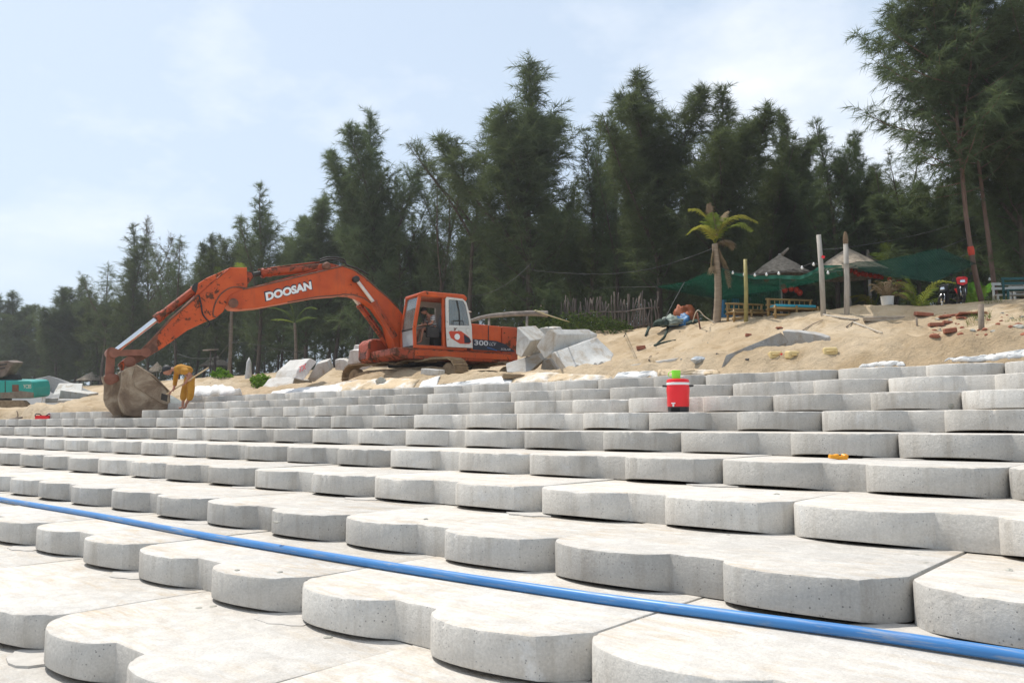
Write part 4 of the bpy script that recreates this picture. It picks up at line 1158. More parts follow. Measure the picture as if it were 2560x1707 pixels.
pp = [at_z(dsp(*p), pz) for p in ((0, 1146), (225, 1184), (450, 1226), (840, 1291), (1300, 1362), (1700, 1416), (2000, 1456), (2352, 1508))]
p_l = pp[0] + (pp[0] - pp[1]).normalized() * 9; p_r = pp[-1] + (pp[-1] - pp[-2]).normalized() * 3
t = MB(); t.tube(catmull([p_l] + pp + [p_r], 6), .029, 14)
tag(t.build('water_pipe', M_bluepipe, smooth=True), 'long blue plastic pipe lying across the pale concrete treads', 'pipe')

# ---- red drinks cooler with a green mug on its lid
M_red = pmat('red_plastic', (.74, .008, .012), (.80, .012, .018), 3, .35, .05, 40, spec=.5)
M_lime = pmat('lime_plastic', (.20, .72, .03), (.28, .80, .05), 3, .35, .05)
M_whitep = pmat('white_plastic', (.72, .72, .70), (.80, .80, .78), 4, .4, .05)
M_blackp = pmat('black_plastic', (.014, .014, .016), (.03, .03, .033), 5, .45, .1)
cp = at_y((1696, 1026), row_y(1) + .62); cp.z = row_z(1) + .002
sc_ = cp.dot(_v) / FPX
CW, CH = 57 * sc_ / 2, 86 * sc_
cool = empty('drinks_cooler', cp, 0, 'red drinks cooler with white band standing on a concrete step', 'cooler')
t = MB(); t.lathe([(CW * .88, 0), (CW * .90, .01), (CW * .93, CH * .19)], n=32); t.build('base', M_blackp, cool, auto=40)
t = MB(); t.lathe([(CW * .93, CH * .19), (CW * .96, CH * .22), (CW * .96, CH * .45), (CW * 1.0, CH * .62), (CW * 1.01, CH * .72), (CW * .97, CH * .76), (CW * .97, CH * .82)], n=32); t.build('body', M_red, cool, auto=40)
t = MB(); t.lathe([(CW * .985, CH * .82), (CW * 1.0, CH * .825), (CW * 1.0, CH * .885), (CW * .985, CH * .89)], n=32); t.build('band', M_whitep, cool, auto=40)
t = MB(); t.lathe([(CW * .98, CH * .89), (CW * .98, CH * .95), (CW * .92, CH * .985), (CW * .70, CH)], n=32); t.build('lid', M_red, cool, auto=40)
vd = Vector((-cp.x, -cp.y, 0)).normalized(); rd = Vector((-vd.y, vd.x, 0))
sp = vd * CW * .93 - rd * CW * .42
t = MB(); t.tube([sp + Vector((0, 0, CH * .245)), sp + vd * .04 + Vector((0, 0, CH * .25)), sp + vd * .055 + Vector((0, 0, CH * .20))], .012, 8); t.box(tuple(sp + vd * .04 + Vector((0, 0, CH * .285))), (.05, .03, .014), (0, 0, .6)); t.build('spigot', M_whitep, cool)
t = MB(); t.box(tuple(vd * CW * .90 - rd * CW * .25 + Vector((0, 0, CH * .09))), (.012, CW * .75, CH * .12), (0, 0, math.atan2(vd.y, vd.x))); t.build('drip_recess', pmat('recess_black', (.004, .004, .004), (.008, .008, .008), 4, .8, 0), cool)
for s_ in (-1, 1):
    hb = rd * s_ * CW
    t = MB(); t.bar(tuple(hb * .95 + Vector((0, 0, CH * .79))), tuple(hb * 1.35 + Vector((0, 0, CH * .80))), .03, .025); t.build('handle_lug', M_blackp, cool, bevel=.005, seg=1)
mug = empty('mug', cp + Vector((0, 0, CH + .001)) - rd * .02 + vd * .02, 0, 'lime green plastic mug standing on the red cooler lid', 'mug')
mr = 11 * sc_
t = MB(); t.lathe([(mr * .88, 0), (mr * .95, .004), (mr * 1.02, 21 * sc_), (mr * .96, 21 * sc_), (mr * .86, .012)], n=22, caps=False); t.lathe([(0.001, .006), (mr * .88, .006)], n=22, caps=False); t.build('cup', M_lime, mug, auto=40)
hp = -rd
t = MB(); t.tube(catmull([hp * mr * .95 + Vector((0, 0, 17 * sc_)), hp * mr * 1.6 + Vector((0, 0, 15.5 * sc_)), hp * mr * 1.65 + Vector((0, 0, 7 * sc_)), hp * mr * .92 + Vector((0, 0, 4 * sc_))], 4), .005, 6); t.build('handle', M_lime, mug, True)

# ---- bits on the treads
M_stone = pmat('broken_stone', (.30, .29, .25), (.46, .44, .38), 9, .95, .8, 20)
def rock(name, loc, size, mat, label=None, cat=None, group=None, seed=0, flat=.7, parent=None):
    t = MB(); nu, nv = 12, 8; s = Vector((seed * 3.1, seed * 1.7, seed))
    def fn(u, v):
        a = u * 2 * math.pi; b = (v - .5) * math.pi
        d = Vector((math.cos(a) * math.cos(b), math.sin(a) * math.cos(b), math.sin(b)))
        q = 1 + .35 * mnoise.noise(d * 1.3 + s) + .2 * mnoise.noise(d * 3 + s)
        # facets
        q = q * (1 - .12 * abs(math.sin(a * 2.5 + seed)))
        return d * q
    t.grid(fn, nu, nv)
    t.v = [(x * size[0], y * size[1], z * size[2]) for x, y, z in t.v]
    o = t.build(name, mat, parent)
    o.location = loc; o.rotation_euler = (0, 0, seed * 1.3)
    return tag(o, label, cat, group)
q = at_y((2366, 1006), row_y(2) + .12 - .18); q.z = row_z(1) + .055
rock('loose_stone', q, (.10, .07, .06), M_stone, 'angular pale stone lying against a riser two courses from the top', 'stone', seed=4)
q = at_z((2095, 1143), row_z(-1) + .02)
M_amber = pmat('orange_plastic', (.75, .30, .01), (.82, .36, .015), 3, .4, .1)
t = MB(); t.box((0, 0, 0), (.155, .05, .035), (0, .12, 0)); t.box((.06, .0, .012), (.05, .045, .03), (.3, 0, .4)); t.box((-.03, .0, .015), (.06, .05, .02), (0, -.2, .1))
o = t.build('plastic_scrap', M_amber, bevel=.006, seg=1); o.location = q; o.rotation_euler = (0, 0, YAW + .1)
tag(o, 'bright orange plastic scrap lying on a concrete tread', 'scrap')
crumbs = [((592, 1425), -4), ((533, 1516), -5), ((367, 1443), -5), ((690, 1305), -3), ((2315, 1409), -3), ((2522, 1425), -3), ((2290, 1389), -3), ((1065, 1297), -3), ((1720, 1475), -4), ((497, 1520), -5), ((2240, 1234), -2), ((1941, 1235), -2), ((1820, 1338), -3), ((820, 1592), -5), ((700, 1430), -4)]
for i, (p, k) in enumerate(crumbs):
    q = at_z(p, row_z(k) + .004)
    rock('mortar_crumb', q, (.02 + .014 * sed.random(), .016 + .01 * sed.random(), .009), M_stone, 'small grey mortar crumb lying on a pale concrete tread', 'crumb', 'mortar crumbs on the treads', seed=i + 2)
q = at_z((2130, 1583 - 10), row_z(-4) + .006)

# ---- precast pieces: broken and spare elements
M_slab = concrete_mat('precast_concrete', (.47, .46, .43), (.60, .585, .55), False)
M_slab_d = concrete_mat('dark_precast_concrete', (.36, .35, .33), (.48, .465, .44), False)  # darker concrete tone for the lower pieces, trough beam and panel
TX_rough = bpy.data.textures.new('broken_faces', 'CLOUDS'); TX_rough.noise_scale = .3; TX_rough.noise_depth = 3
def solid(name, poly, ext, label, cat='concrete slab', group=None, mat=None, bev=.025):
    """poly: picture points with their distance; ext: (index, point, distance) where that corner's far edge ends."""
    P = [at_d(p, d) for p, d in poly]
    i, p2, d2 = ext
    e = at_d(p2, d2) - P[i]
    c = sum(P, Vector()) / len(P)
    t = MB(); n = len(P)
    vs = [p - c for p in P] + [p + e - c for p in P]
    t.add(vs, [tuple(range(n)), tuple(range(2 * n - 1, n - 1, -1))] + [(j, n + j, n + (j + 1) % n, (j + 1) % n) for j in range(n)])
    o = t.build(name, mat or M_slab, None, bevel=bev, seg=2)
    sb = o.modifiers.new('cut', 'SUBSURF'); sb.subdivision_type = 'SIMPLE'; sb.levels = sb.render_levels = 4
    dm = o.modifiers.new('rough', 'DISPLACE'); dm.texture = TX_rough; dm.strength = .03; dm.mid_level = .5
    o.location = c
    return tag(o, label, cat, group)
def k2(d, *pts): return [(c2(*p), d if not isinstance(d, (list, tuple)) else d[i]) for i, p in enumerate(pts)]
def k1(d, *pts): return [(c1(*p), d if not isinstance(d, (list, tuple)) else d[i]) for i, p in enumerate(pts)]
def k3(d, *pts): return [(c3(*p), d if not isinstance(d, (list, tuple)) else d[i]) for i, p in enumerate(pts)]
def k5(d, *pts): return [(c5(*p), d if not isinstance(d, (list, tuple)) else d[i]) for i, p in enumerate(pts)]
GS = 'precast concrete pieces stacked by the excavator'
solid('concrete_piece', k2([25.3, 25.0, 25.0, 25.3], (1478, 578), (1592, 692), (1512, 828), (1470, 800)), (0, c2(1630, 566), 27.0), 'angled concrete piece leaning against the excavator tail', group=GS)
solid('concrete_piece', k2(27.2, (1640, 600), (1680, 585), (1760, 586), (1790, 640), (1700, 700)), (0, c2(1720, 590), 28.0), 'concrete piece wedged behind the long beam', group=GS)
solid('concrete_piece', k2(25.0, (1634, 735), (1735, 597), (1812, 642), (1768, 792), (1702, 836)), (2, c2(2137, 640), 25.9), 'long six-sided concrete beam resting on top of the stack', group=GS)
solid('concrete_piece', k2([24.6, 25.5, 25.3, 24.5, 24.0], (1780, 783), (2128, 660), (2272, 800), (2238, 874), (1905, 946)), (0, c2(1741, 806), 25.2), 'broad white concrete slab tipped on edge under the long beam', group=GS, bev=.04)
solid('concrete_piece', k2(23.7, (1912, 948), (1966, 880), (2000, 897), (2022, 878), (2078, 926), (2082, 950)), (1, c2(1990, 872), 24.8), 'notched concrete end poking from the sand below the tipped slab', group=GS)
solid('concrete_piece', k2(23.8, (2078, 926), (2112, 866), (2136, 882), (2166, 856), (2272, 908), (2100, 935)), (1, c2(2140, 858), 24.9), 'notched concrete end beside the sand bank, half buried', group=GS)
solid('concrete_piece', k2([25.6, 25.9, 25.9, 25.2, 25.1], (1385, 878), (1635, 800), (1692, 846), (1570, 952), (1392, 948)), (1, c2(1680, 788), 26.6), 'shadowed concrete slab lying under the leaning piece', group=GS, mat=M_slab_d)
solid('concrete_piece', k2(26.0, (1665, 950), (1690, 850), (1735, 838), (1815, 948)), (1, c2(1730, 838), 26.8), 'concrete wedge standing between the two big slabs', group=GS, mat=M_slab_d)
solid('concrete_piece', k2(29.3, (1040, 930), (1060, 872), (1235, 862), (1245, 920)), (1, c2(1085, 864), 30.2), 'flat concrete slab seen under the excavator tail', group=GS)
solid('concrete_piece', k2(30.5, (890, 925), (895, 868), (1010, 870), (1015, 925)), (1, c2(915, 862), 31.2), 'concrete slab glimpsed beneath the slew ring', group=GS)
GL = 'precast concrete pieces heaped beyond the boom'
solid('concrete_piece', k2(30.2, (82, 936), (112, 772), (150, 768), (288, 775), (292, 905), (232, 928)), (2, c2(190, 755), 31.6), 'upright concrete block beside the orange tool box', group=GL)
solid('concrete_piece', k2(31.4, (140, 775), (150, 727), (290, 730), (290, 775)), (1, c2(165, 722), 32.0), 'small concrete block on top of the upright one', group=GL)
solid('concrete_piece', k2(30.4, (-6, 930), (-8, 846), (60, 842), (98, 862), (95, 935)), (1, c2(20, 836), 31.6), 'squat concrete block beside the upright one', group=GL)
solid('concrete_piece', k2(31.5, (262, 905), (268, 852), (500, 850), (500, 905)), (1, c2(290, 844), 32.3), 'low concrete slab behind the orange tool box', group=GL)
sl_tx = solid('concrete_piece', k1([29.6, 30.0, 30.1, 29.7, 29.4, 29.4], (1785, 1035), (1898, 937), (1952, 968), (1885, 1060), (1836, 1128), (1762, 1108)), (1, c1(1722, 955), 30.6), 'concrete slab marked with red painted letters, propped on the heap', group=GL)
solid('concrete_piece', k1(29.9, (1870, 1118), (1950, 985), (2036, 964), (2066, 1042), (1925, 1142)), (1, c1(1985, 960), 31.2), 'tilted concrete block beside the lettered slab', group=GL)
solid('concrete_piece', k1([28.7, 29.5, 29.6, 29.3, 28.8, 28.6], (1468, 1202), (1545, 1112), (1700, 1098), (1757, 1112), (1742, 1165), (1640, 1198)), (1, c1(1565, 1108), 30.2), 'pale flat concrete slab lying lowest on the heap by the creeper', group=GL)
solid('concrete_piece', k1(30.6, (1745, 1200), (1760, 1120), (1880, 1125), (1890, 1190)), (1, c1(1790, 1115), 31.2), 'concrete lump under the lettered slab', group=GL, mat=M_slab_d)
# red paint letters on the propped slab
M_redpaint = pmat('red_paint', (.45, .03, .05), (.6, .07, .09), 8, .7, .1)
A_, B_, C_ = at_d(c1(1795, 1068), 29.5), at_d(c1(1858, 1035), 29.62), at_d(c1(1800, 1020), 29.72)
nr_ = (B_ - A_).cross(C_ - A_).normalized()
if nr_.dot(_v) > 0: nr_ = -nr_
oo = A_ + nr_ * .02 - sl_tx.location
fit_text('lettering', 'TX', M_redpaint, sl_tx, oo, B_ - A_, C_ - A_, (B_ - A_).length, (C_ - A_).length, .02, 0, .0)
GF2 = 'concrete slabs on the far sand'
solid('concrete_piece', k5([43, 44, 44, 43.2], (443, 460), (492, 366), (692, 368), (684, 432)), (1, c5(500, 362), 44.6), 'far concrete slab propped up at a slant', group=GF2)
solid('concrete_piece', k5(42, (495, 492), (506, 420), (600, 432), (745, 452), (740, 470), (665, 494)), (1, c5(600, 410), 43.6), 'far concrete block in front of the propped slab', group=GF2)
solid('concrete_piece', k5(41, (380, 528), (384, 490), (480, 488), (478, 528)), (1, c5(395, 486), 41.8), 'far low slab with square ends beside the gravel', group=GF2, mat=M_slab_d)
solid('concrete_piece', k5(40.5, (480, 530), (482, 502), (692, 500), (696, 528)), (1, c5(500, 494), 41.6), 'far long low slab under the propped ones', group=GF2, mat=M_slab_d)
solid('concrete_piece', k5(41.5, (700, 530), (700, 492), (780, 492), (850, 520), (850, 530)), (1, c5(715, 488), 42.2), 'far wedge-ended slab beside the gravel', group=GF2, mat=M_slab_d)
GR = 'precast pieces dumped on the sand slope'
d_r = on_ground(c3(1000, 1400)).dot(_v)
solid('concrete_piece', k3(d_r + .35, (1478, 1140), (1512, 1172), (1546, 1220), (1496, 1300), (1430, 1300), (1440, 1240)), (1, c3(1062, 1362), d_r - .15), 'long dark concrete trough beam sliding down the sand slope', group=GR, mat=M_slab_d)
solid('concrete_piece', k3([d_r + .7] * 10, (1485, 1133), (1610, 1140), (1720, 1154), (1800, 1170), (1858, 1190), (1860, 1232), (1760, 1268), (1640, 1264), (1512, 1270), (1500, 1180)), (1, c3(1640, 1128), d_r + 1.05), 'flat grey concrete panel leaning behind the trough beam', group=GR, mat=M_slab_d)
q = on_ground(c3(170, 1425)); o = place('revetment_block', block_meshes[2], None, q + Vector((0, .2, -.09)), (R(9), R(-6), R(12)), .56)
tag(o, 'spare lobed concrete block half buried in the sand slope', 'concrete block')
q = on_ground(c2(790, 968)); t = MB(); t.box((0, 0, .07), (.62, .42, .2), (.05, .1, .3)); o = t.build('concrete_piece', M_slab, bevel=.03); o.location = q; tag(o, 'small concrete offcut in the sand before the crawler track', 'concrete slab')
q = on_ground(c2(1480, 990)); t = MB(); t.box((0, 0, .02), (.7, .35, .12), (.1, .05, .8)); o = t.build('concrete_piece', M_track, bevel=.03); o.location = q; tag(o, 'sand-coloured flat stone lying on the white sheeting', 'stone')

# ---- white geotextile lying over the fresh sand behind the top course
def sheet_mat(name, sandy):
    m, n, l, b = _nt(name)
    v = obj_vec(n, l); t_ = noise_node(n, l, v, 1.3, 7, .68, .5)
    c = ramp(n, l, t_.outputs['Fac'], [(.5 - sandy * .25, (.70, .69, .665)), (.5 - sandy * .25 + .16, (.55, .43, .285))]).outputs[0] if sandy else ramp(n, l, t_.outputs['Fac'], [(.3, (.66, .65, .62)), (.7, (.76, .75, .73))]).outputs[0]
    l.new(c, b.inputs['Base Color']); b.inputs['Roughness'].default_value = .85; b.inputs['Specular IOR Level'].default_value = .2
    t2 = noise_node(n, l, v, 3.2, 6, .6, 1.2); bump(n, l, b, t2.outputs['Fac'], .8, .08)
    return m
M_sheet, M_sheet_s = sheet_mat('white_geotextile', 0), sheet_mat('sanded_geotextile', .6)
def sheet(top, bot, label, mat=None, n=26, m=7, lift=.035, wr=.05, seed=1, name='geotextile_cloth'):
    t = MB()
    def ip(L, u):
        xs = [p[0] for p in L]; f = u * (len(L) - 1); i = min(int(f), len(L) - 2); f -= i
        return (L[i][0] * (1 - f) + L[i + 1][0] * f, L[i][1] * (1 - f) + L[i + 1][1] * f)
    def fn(u, v):
        a, b2 = ip(bot, u), ip(top, u); p = (a[0] * (1 - v) + b2[0] * v, a[1] * (1 - v) + b2[1] * v)
        q = on_ground(p, 0, 8, 60)
        w = mnoise.noise(Vector((q.x * 1.4, q.y * 2.2, seed))) + .5 * mnoise.noise(Vector((q.x * 4, q.y * 4, seed + 3)))
        e = 1.0 if 0 < v < 1 and 0 < u < 1 else .25
        return q + Vector((0, 0, lift * e + wr * e * (w * .5 + .4)))
    t.grid(fn, n, m)
    o = t.build(name, mat or M_sheet, None, True)
    md = o.modifiers.new('thick', 'SOLIDIFY'); md.thickness = .008
    return tag(o, label, 'sheeting')
sheet([c2(800, 1070), c2(1000, 1040), c2(1250, 1005), c2(1440, 985)], [c2(800, 1092), c2(1000, 1085), c2(1250, 1062), c2(1440, 1050)], 'clean white geotextile sheet stretched beside the crawler track')
sheet([c2(700, 1035), c2(780, 1010), c2(850, 985)], [c2(670, 1092), c2(740, 1088), c2(815, 1085)], 'white geotextile flap lying on the sand below the crawler track', n=10)
sheet([c2(0, 1045), c2(120, 1018), c2(300, 1012), c2(420, 1000), c2(680, 1012)], [c2(0, 1118), c2(150, 1108), c2(330, 1100), c2(450, 1096), c2(620, 1092)], 'crumpled sandy geotextile before the crawler track', M_sheet_s, seed=5)
sheet([c2(1440, 985), c2(1640, 955), c2(1850, 975), c2(2050, 985), c2(2250, 985)], [c2(1440, 1052), c2(1650, 1046), c2(1850, 1038), c2(2050, 1030), c2(2250, 1022)], 'sand-covered geotextile below the stacked concrete', M_sheet_s, seed=8)
def c6(x, y): return (1300 + x * .21259, 780 + y * .21259)
sheet([c6(1140, 735), c6(1300, 715), c6(1620, 712)], [c6(1100, 792), c6(1300, 788), c6(1620, 778)], 'white geotextile corner showing beside the red cooler', seed=11, n=14)
sheet([c6(1620, 700), c6(1700, 690), c6(1900, 700), c6(2100, 705), c6(2352, 715)], [c6(1620, 775), c6(1700, 772), c6(1900, 765), c6(2100, 755), c6(2352, 745)], 'sandy geotextile behind the red cooler', M_sheet_s, seed=12)
sheet([c4(480, 1432), c4(620, 1412), c4(780, 1392), c4(860, 1410)], [c4(480, 1446), c4(620, 1440), c4(780, 1428), c4(860, 1424)], 'narrow white geotextile edge peeping over the top course', seed=13, n=14, m=4)
sheet([c4(1180, 1378), c4(1400, 1368), c4(1600, 1335), c4(1829, 1292), c4(2000, 1260)], [c4(1180, 1392), c4(1400, 1392), c4(1600, 1385), c4(1829, 1358), c4(2000, 1330)], 'long rolled edge of white geotextile on the cut sand bank', seed=14, wr=.035)
sheet([c1(905, 1235), c1(990, 1205), c1(1150, 1212), c1(1300, 1240)], [c1(890, 1275), c1(1000, 1275), c1(1150, 1272), c1(1315, 1262)], 'bundled white geotextile behind the worker in yellow', seed=15, lift=.12, wr=.2)
sheet([c1(1560, 1240), c1(1700, 1215), c1(1900, 1195), c1(2182, 1155)], [c1(1560, 1256), c1(1700, 1250), c1(1900, 1248), c1(2182, 1238)], 'white geotextile along the top course below the concrete heap', seed=16)
q = on_ground(c2(365, 1045)); rock('loose_stone', q + Vector((0, 0, .08)), (.14, .12, .12), M_stone, 'rounded brown stone holding down the sandy geotextile', 'stone', seed=8)

# ---- yellow jerrycans
M_jerry = pmat('yellowed_plastic', (.58, .42, .17), (.68, .53, .26), 4, .45, .15)
def jerrycan(p, rz, rx, label, capmat):
    q = on_ground(p)
    r = empty('jerrycan', q + Vector((0, 0, .02)), rz, label, 'jerrycan', 'yellow jerrycans on the sand slope', .56); r.rotation_euler[0] = rx
    t = MB(); t.box((0, 0, 0), (.42, .26, .27)); o = t.build('body', M_jerry, r, bevel=.06, seg=3)
    t = MB(); t.tube([(-.12, 0, .13), (-.1, 0, .19), (.05, 0, .19), (.08, 0, .13)], .022, 8); t.build('handle', M_jerry, r, True)
    t = MB(); t.lathe([(.03, 0), (.034, .01), (.034, .05), (.02, .055)], (.16, 0, .13), 12); t.build('cap', capmat, r, auto=40)
jerrycan(c3(1430, 1345), YAW, R(80), 'yellow jerrycan lying with its red cap forward below the trough beam', M_red)
jerrycan(c3(1570, 1340), YAW + .3, R(95), 'yellow jerrycan lying on its side next to the red-capped one', M_jerry)
jerrycan(c3(1880, 1312), YAW - .2, R(90), 'yellow jerrycan lying apart beside the flat grey panel', M_jerry)

# ---- ragged litter on the slope
M_brick = pmat('broken_brick', (.24, .085, .05), (.36, .14, .085), 7, .95, .7, 24)
def brick_at(p, sz, rz, label, group='broken bricks on the sand slope', name='brick_lump', lift=.02, tilt=.15):
    q = on_ground(p); t = MB(); t.box((0, 0, 0), sz); o = t.build(name, M_brick, None, bevel=.012, seg=1)
    o.location = q + Vector((0, 0, sz[2] / 2 - .03 + lift)); o.rotation_euler = (sed.uniform(-tilt, tilt), sed.uniform(-tilt, tilt), rz); return tag(o, label, 'brick', group)
brick_at(c3(335, 1285), (.38, .2, .16), .5, 'broken red brick lump on the sand beside a green rope')
brick_at(c3(1212, 1180), (.22, .11, .12), .8, 'single red brick below the flat grey panel')
for i, (x, y, w, h) in enumerate(((1010, 1010, 130, 30), (1110, 1095, 110, 28), (1205, 1075, 70, 24), (1225, 1145, 95, 40), (1250, 1010, 140, 16), (1380, 1002, 180, 14), (1180, 1025, 90, 12), (1310, 1030, 60, 14), (1470, 992, 90, 12), (1540, 1052, 30, 16), (1810, 1022, 30, 16))):
    q = on_ground(c4(x, y)); s_ = q.dot(_v) / FPX * .306
    brick_at(c4(x, y), (w * s_, min(.45, .6 * w * s_), max(.06, h * s_)), YAW + sed.uniform(-.2, .2), 'broken brickwork slab crumbling out of the bank edge', 'brickwork fragments along the bank edge', 'brickwork_lump')
for i in range(46):
    x, y = sed.uniform(1000, 1829), sed.uniform(985, 1190)
    q = on_ground(c4(x, y)); s = sed.uniform(.03, .085)
    rock('brick_chip', q, (s, s * .8, s * .6), M_brick if sed.random() < .7 else M_stone, 'small piece of brick rubble scattered on the bank', 'rubble', 'brick rubble scattered on the bank', seed=i % 9)
for i in range(26):
    x, y = sed.uniform(120, 1500), sed.uniform(1080, 1400)
    q = on_ground(c3(x, y)); s = sed.uniform(.02, .05)
    rock('scrap_chip', q, (s, s * .8, s * .5), M_stone if sed.random() < .5 else M_dark, 'small dark scrap of litter on the smooth sand slope', 'litter', 'litter on the sand slope', seed=i % 7)
q = on_ground(c4(700, 1058)); dq = q.dot(_v)
solid('concrete_ledge', [(c4(510, 1055), dq), (c4(515, 1022), dq), (c4(700, 1020), dq + .2), (c4(935, 1012), dq + .5), (c4(945, 1030), dq + .5), (c4(720, 1055), dq + .1)], (1, c4(560, 1000), dq + 1.6), 'old brown concrete ledge jutting from the bank edge', 'concrete slab', mat=pmat('old_concrete', (.28, .22, .16), (.40, .33, .25), 4, .95, .6))
M_stick = pmat('driftwood', (.16, .12, .09), (.32, .26, .20), 3, .9, .5, 18, stretch=(1, 1, 1))
M_drypole = pmat('weathered_pole', (.34, .29, .23), (.50, .45, .38), 3, .9, .5, 16, stretch=(4, 4, .6))
def stick(pts, r, label, mat=None, name='dry_branch', cat='branch', group=None, lift=.04, drop=True):
    P = [on_ground(p) + Vector((0, 0, lift)) for p in pts] if drop else pts
    t = MB(); t.tube(catmull(P, 4), [r * (1 - .5 * i / (4 * (len(P) - 1))) for i in range(4 * (len(P) - 1) + 1)], 6)
    return tag(t.build(name, mat or M_stick, None, True), label, cat, group)
stick([c4(440, 1075), c4(520, 1105), c4(600, 1135), c4(672, 1160)], .05, 'pale bamboo pole lying down the sand slope', M_drypole, 'bamboo_pole', 'pole')
stick([c4(185, 1010), c4(300, 1030), c4(400, 1045), c4(470, 1050)], .05, 'bleached driftwood root along the bank edge', M_drypole, 'driftwood', 'driftwood')
stick([c4(20, 1140), c4(90, 1095), c4(190, 1050)], .025, 'forked dry branch below the leaning post')
stick([c4(380, 1110), c4(430, 1070), c4(480, 1045)], .03, 'curved dry branch below the thatched parasols')
stick([c3(400, 1385), c3(410, 1350), c3(480, 1320)], .018, 'bent dry twig above the half-buried block')
M_net = pmat('old_green_net', (.015, .03, .022), (.045, .065, .05), 5, .9, .8, 20)
stick([c3(555, 1110), c3(530, 1180), c3(470, 1240), c3(450, 1262)], .06, 'dark twisted net hanging down the sand', M_net, 'net_roll', 'net', lift=.03)
stick([c3(445, 1260), c3(500, 1240), c3(560, 1225), c3(618, 1215)], .06, 'dark twisted net lying on the sand', M_net, 'net_roll', 'net', lift=.03)
stick([c3(400, 1115), c3(385, 1150), c3(370, 1180)], .08, 'dark net scrap draped over the bank edge', M_net, 'net_roll', 'net')
stick([c3(225, 1120), c3(210, 1160), c3(200, 1180)], .022, 'thin dark net scrap on the bank edge by the fence', M_net, 'net_roll', 'net')
q = on_ground(c4(1478, 1130)); t = MB(); t.tube([q - Vector((0, 0, .2)), q + Vector((.02, 0, .42))], .045, 8); tag(t.build('stake', M_stick, None, True), 'short wooden stake standing in the rubble bank', 'stake')
q = on_ground(c4(958, 1092)); t = MB(); t.tube([q - Vector((0, 0, .2)), q + Vector((-.02, 0, .3))], .035, 8); tag(t.build('stake', M_stick, None, True), 'thin wooden stake below the concrete ledge', 'stake')
q = on_ground(c3(828, 1115)); t = MB(); t.tube([q - Vector((0, 0, .3)), q + Vector((-.18, 0, .7))], .035, 8); tag(t.build('stake', pmat('rusty_stake', (.12, .05, .03), (.2, .08, .05), 5, .9, .3), None, True), 'leaning rusty stake beside the tarpaulin heap', 'stake')
# pieces of scrap
q = on_ground(c3(808, 1388)); rock('plastic_bag', q + Vector((0, 0, .04)), (.20, .12, .07), pmat('grey_plastic_bag', (.35, .37, .38), (.55, .57, .58), 9, .4, .8, 14), 'crumpled grey plastic bag on the sand slope', 'bag', seed=6)
q = on_ground(c3(1465, 1115)); rock('plastic_bag', q + Vector((0, 0, .03)), (.14, .10, .05), M_brick, 'torn red wrapper on the sand above the trough beam', 'bag', seed=3)
# fallen pale trunk and rope by the slabs
M_greytrunk = pmat('grey_dead_bark', (.15, .125, .105), (.30, .26, .225), 4, .9, .7, 12)
P = [at_d(c2(*p), 38.0) for p in ((1100, 528), (1180, 505), (1260, 490), (1400, 476), (1520, 470), (1640, 468), (1730, 474))]
t = MB(); t.tube(catmull(P, 4), [.07 + .08 * i / 24 for i in range(25)], 8, wob=.06); tr_ = t.build('fallen_trunk', M_greytrunk, None, True)
tag(tr_, 'pale fallen tree trunk lying behind the excavator tail', 'trunk')
for (x, y0, y1) in ((1250, 492, 560), (1560, 472, 570)):
    a_ = at_d(c2(x, y0), 38.0); t = MB(); t.tube([a_, Vector((a_.x, a_.y, gz(a_.x, a_.y) - .1))], .06, 6); t.build('branch_stub', M_greytrunk, tr_, True)
# ================================================================== beach bar on the terrace
M_leafg = leaf_mat('palm_leaf', (.10, .15, .025), (.22, .27, .05), .4, .1, 2.0)
M_leafy = leaf_mat('yellowing_palm_leaf', (.20, .22, .03), (.36, .34, .06), .4, .1, 2.0)
M_leafd = leaf_mat('dead_palm_leaf', (.16, .11, .07), (.28, .21, .14), .2, .1, 2.0)
M_leafb = leaf_mat('bright_creeper_leaf', (.07, .17, .02), (.15, .30, .04), .35, .1, 3.0)
M_leafk = leaf_mat('dark_shrub_leaf', (.035, .06, .018), (.07, .11, .03), .3, .1, 3.0)
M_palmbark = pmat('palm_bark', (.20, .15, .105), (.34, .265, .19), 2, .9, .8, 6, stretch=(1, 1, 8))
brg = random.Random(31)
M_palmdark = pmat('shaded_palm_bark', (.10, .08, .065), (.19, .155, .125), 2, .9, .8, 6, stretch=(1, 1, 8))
def frond(pts, L, mat, parent, name='frond', n=30, droop=.5, w=.045, seed=0, rib=.018):
    rg = random.Random(seed); P = catmull(pts, 5); m = len(P) - 1; t = MB()
    t.tube(P, [rib * (1 - .8 * i / m) for i in range(m + 1)], 5, False)
    for i in range(n):
        f = (.08 + .92 * (i + .5) / n); j = min(int(f * m), m - 1); q = P[j].lerp(P[j + 1], f * m - j)
        tg = (P[j + 1] - P[j]).normalized(); sd = tg.cross(Vector((0, 0, 1)))
        if sd.length < .05: sd = Vector((1, 0, 0))
        sd.normalize(); up = sd.cross(tg)
        l = L * (math.sin(math.pi * (.12 + .83 * f)) ** .7) * rg.uniform(.8, 1.1)
        for s in (-1, 1):
            d = (sd * s + tg * .65 + up * .25).normalized(); d2 = (d + Vector((0, 0, -droop * rg.uniform(.7, 1.6)))).normalized()
            a = q; b = q + d * l * .45; c = b + d2 * l * .55; ww = tg * w
            t.add([a - ww * .5, a + ww * .5, b + ww * .55, b - ww * .55, c], [(0, 1, 2, 3), (3, 2, 4)])
    return t.build(name, mat, parent)
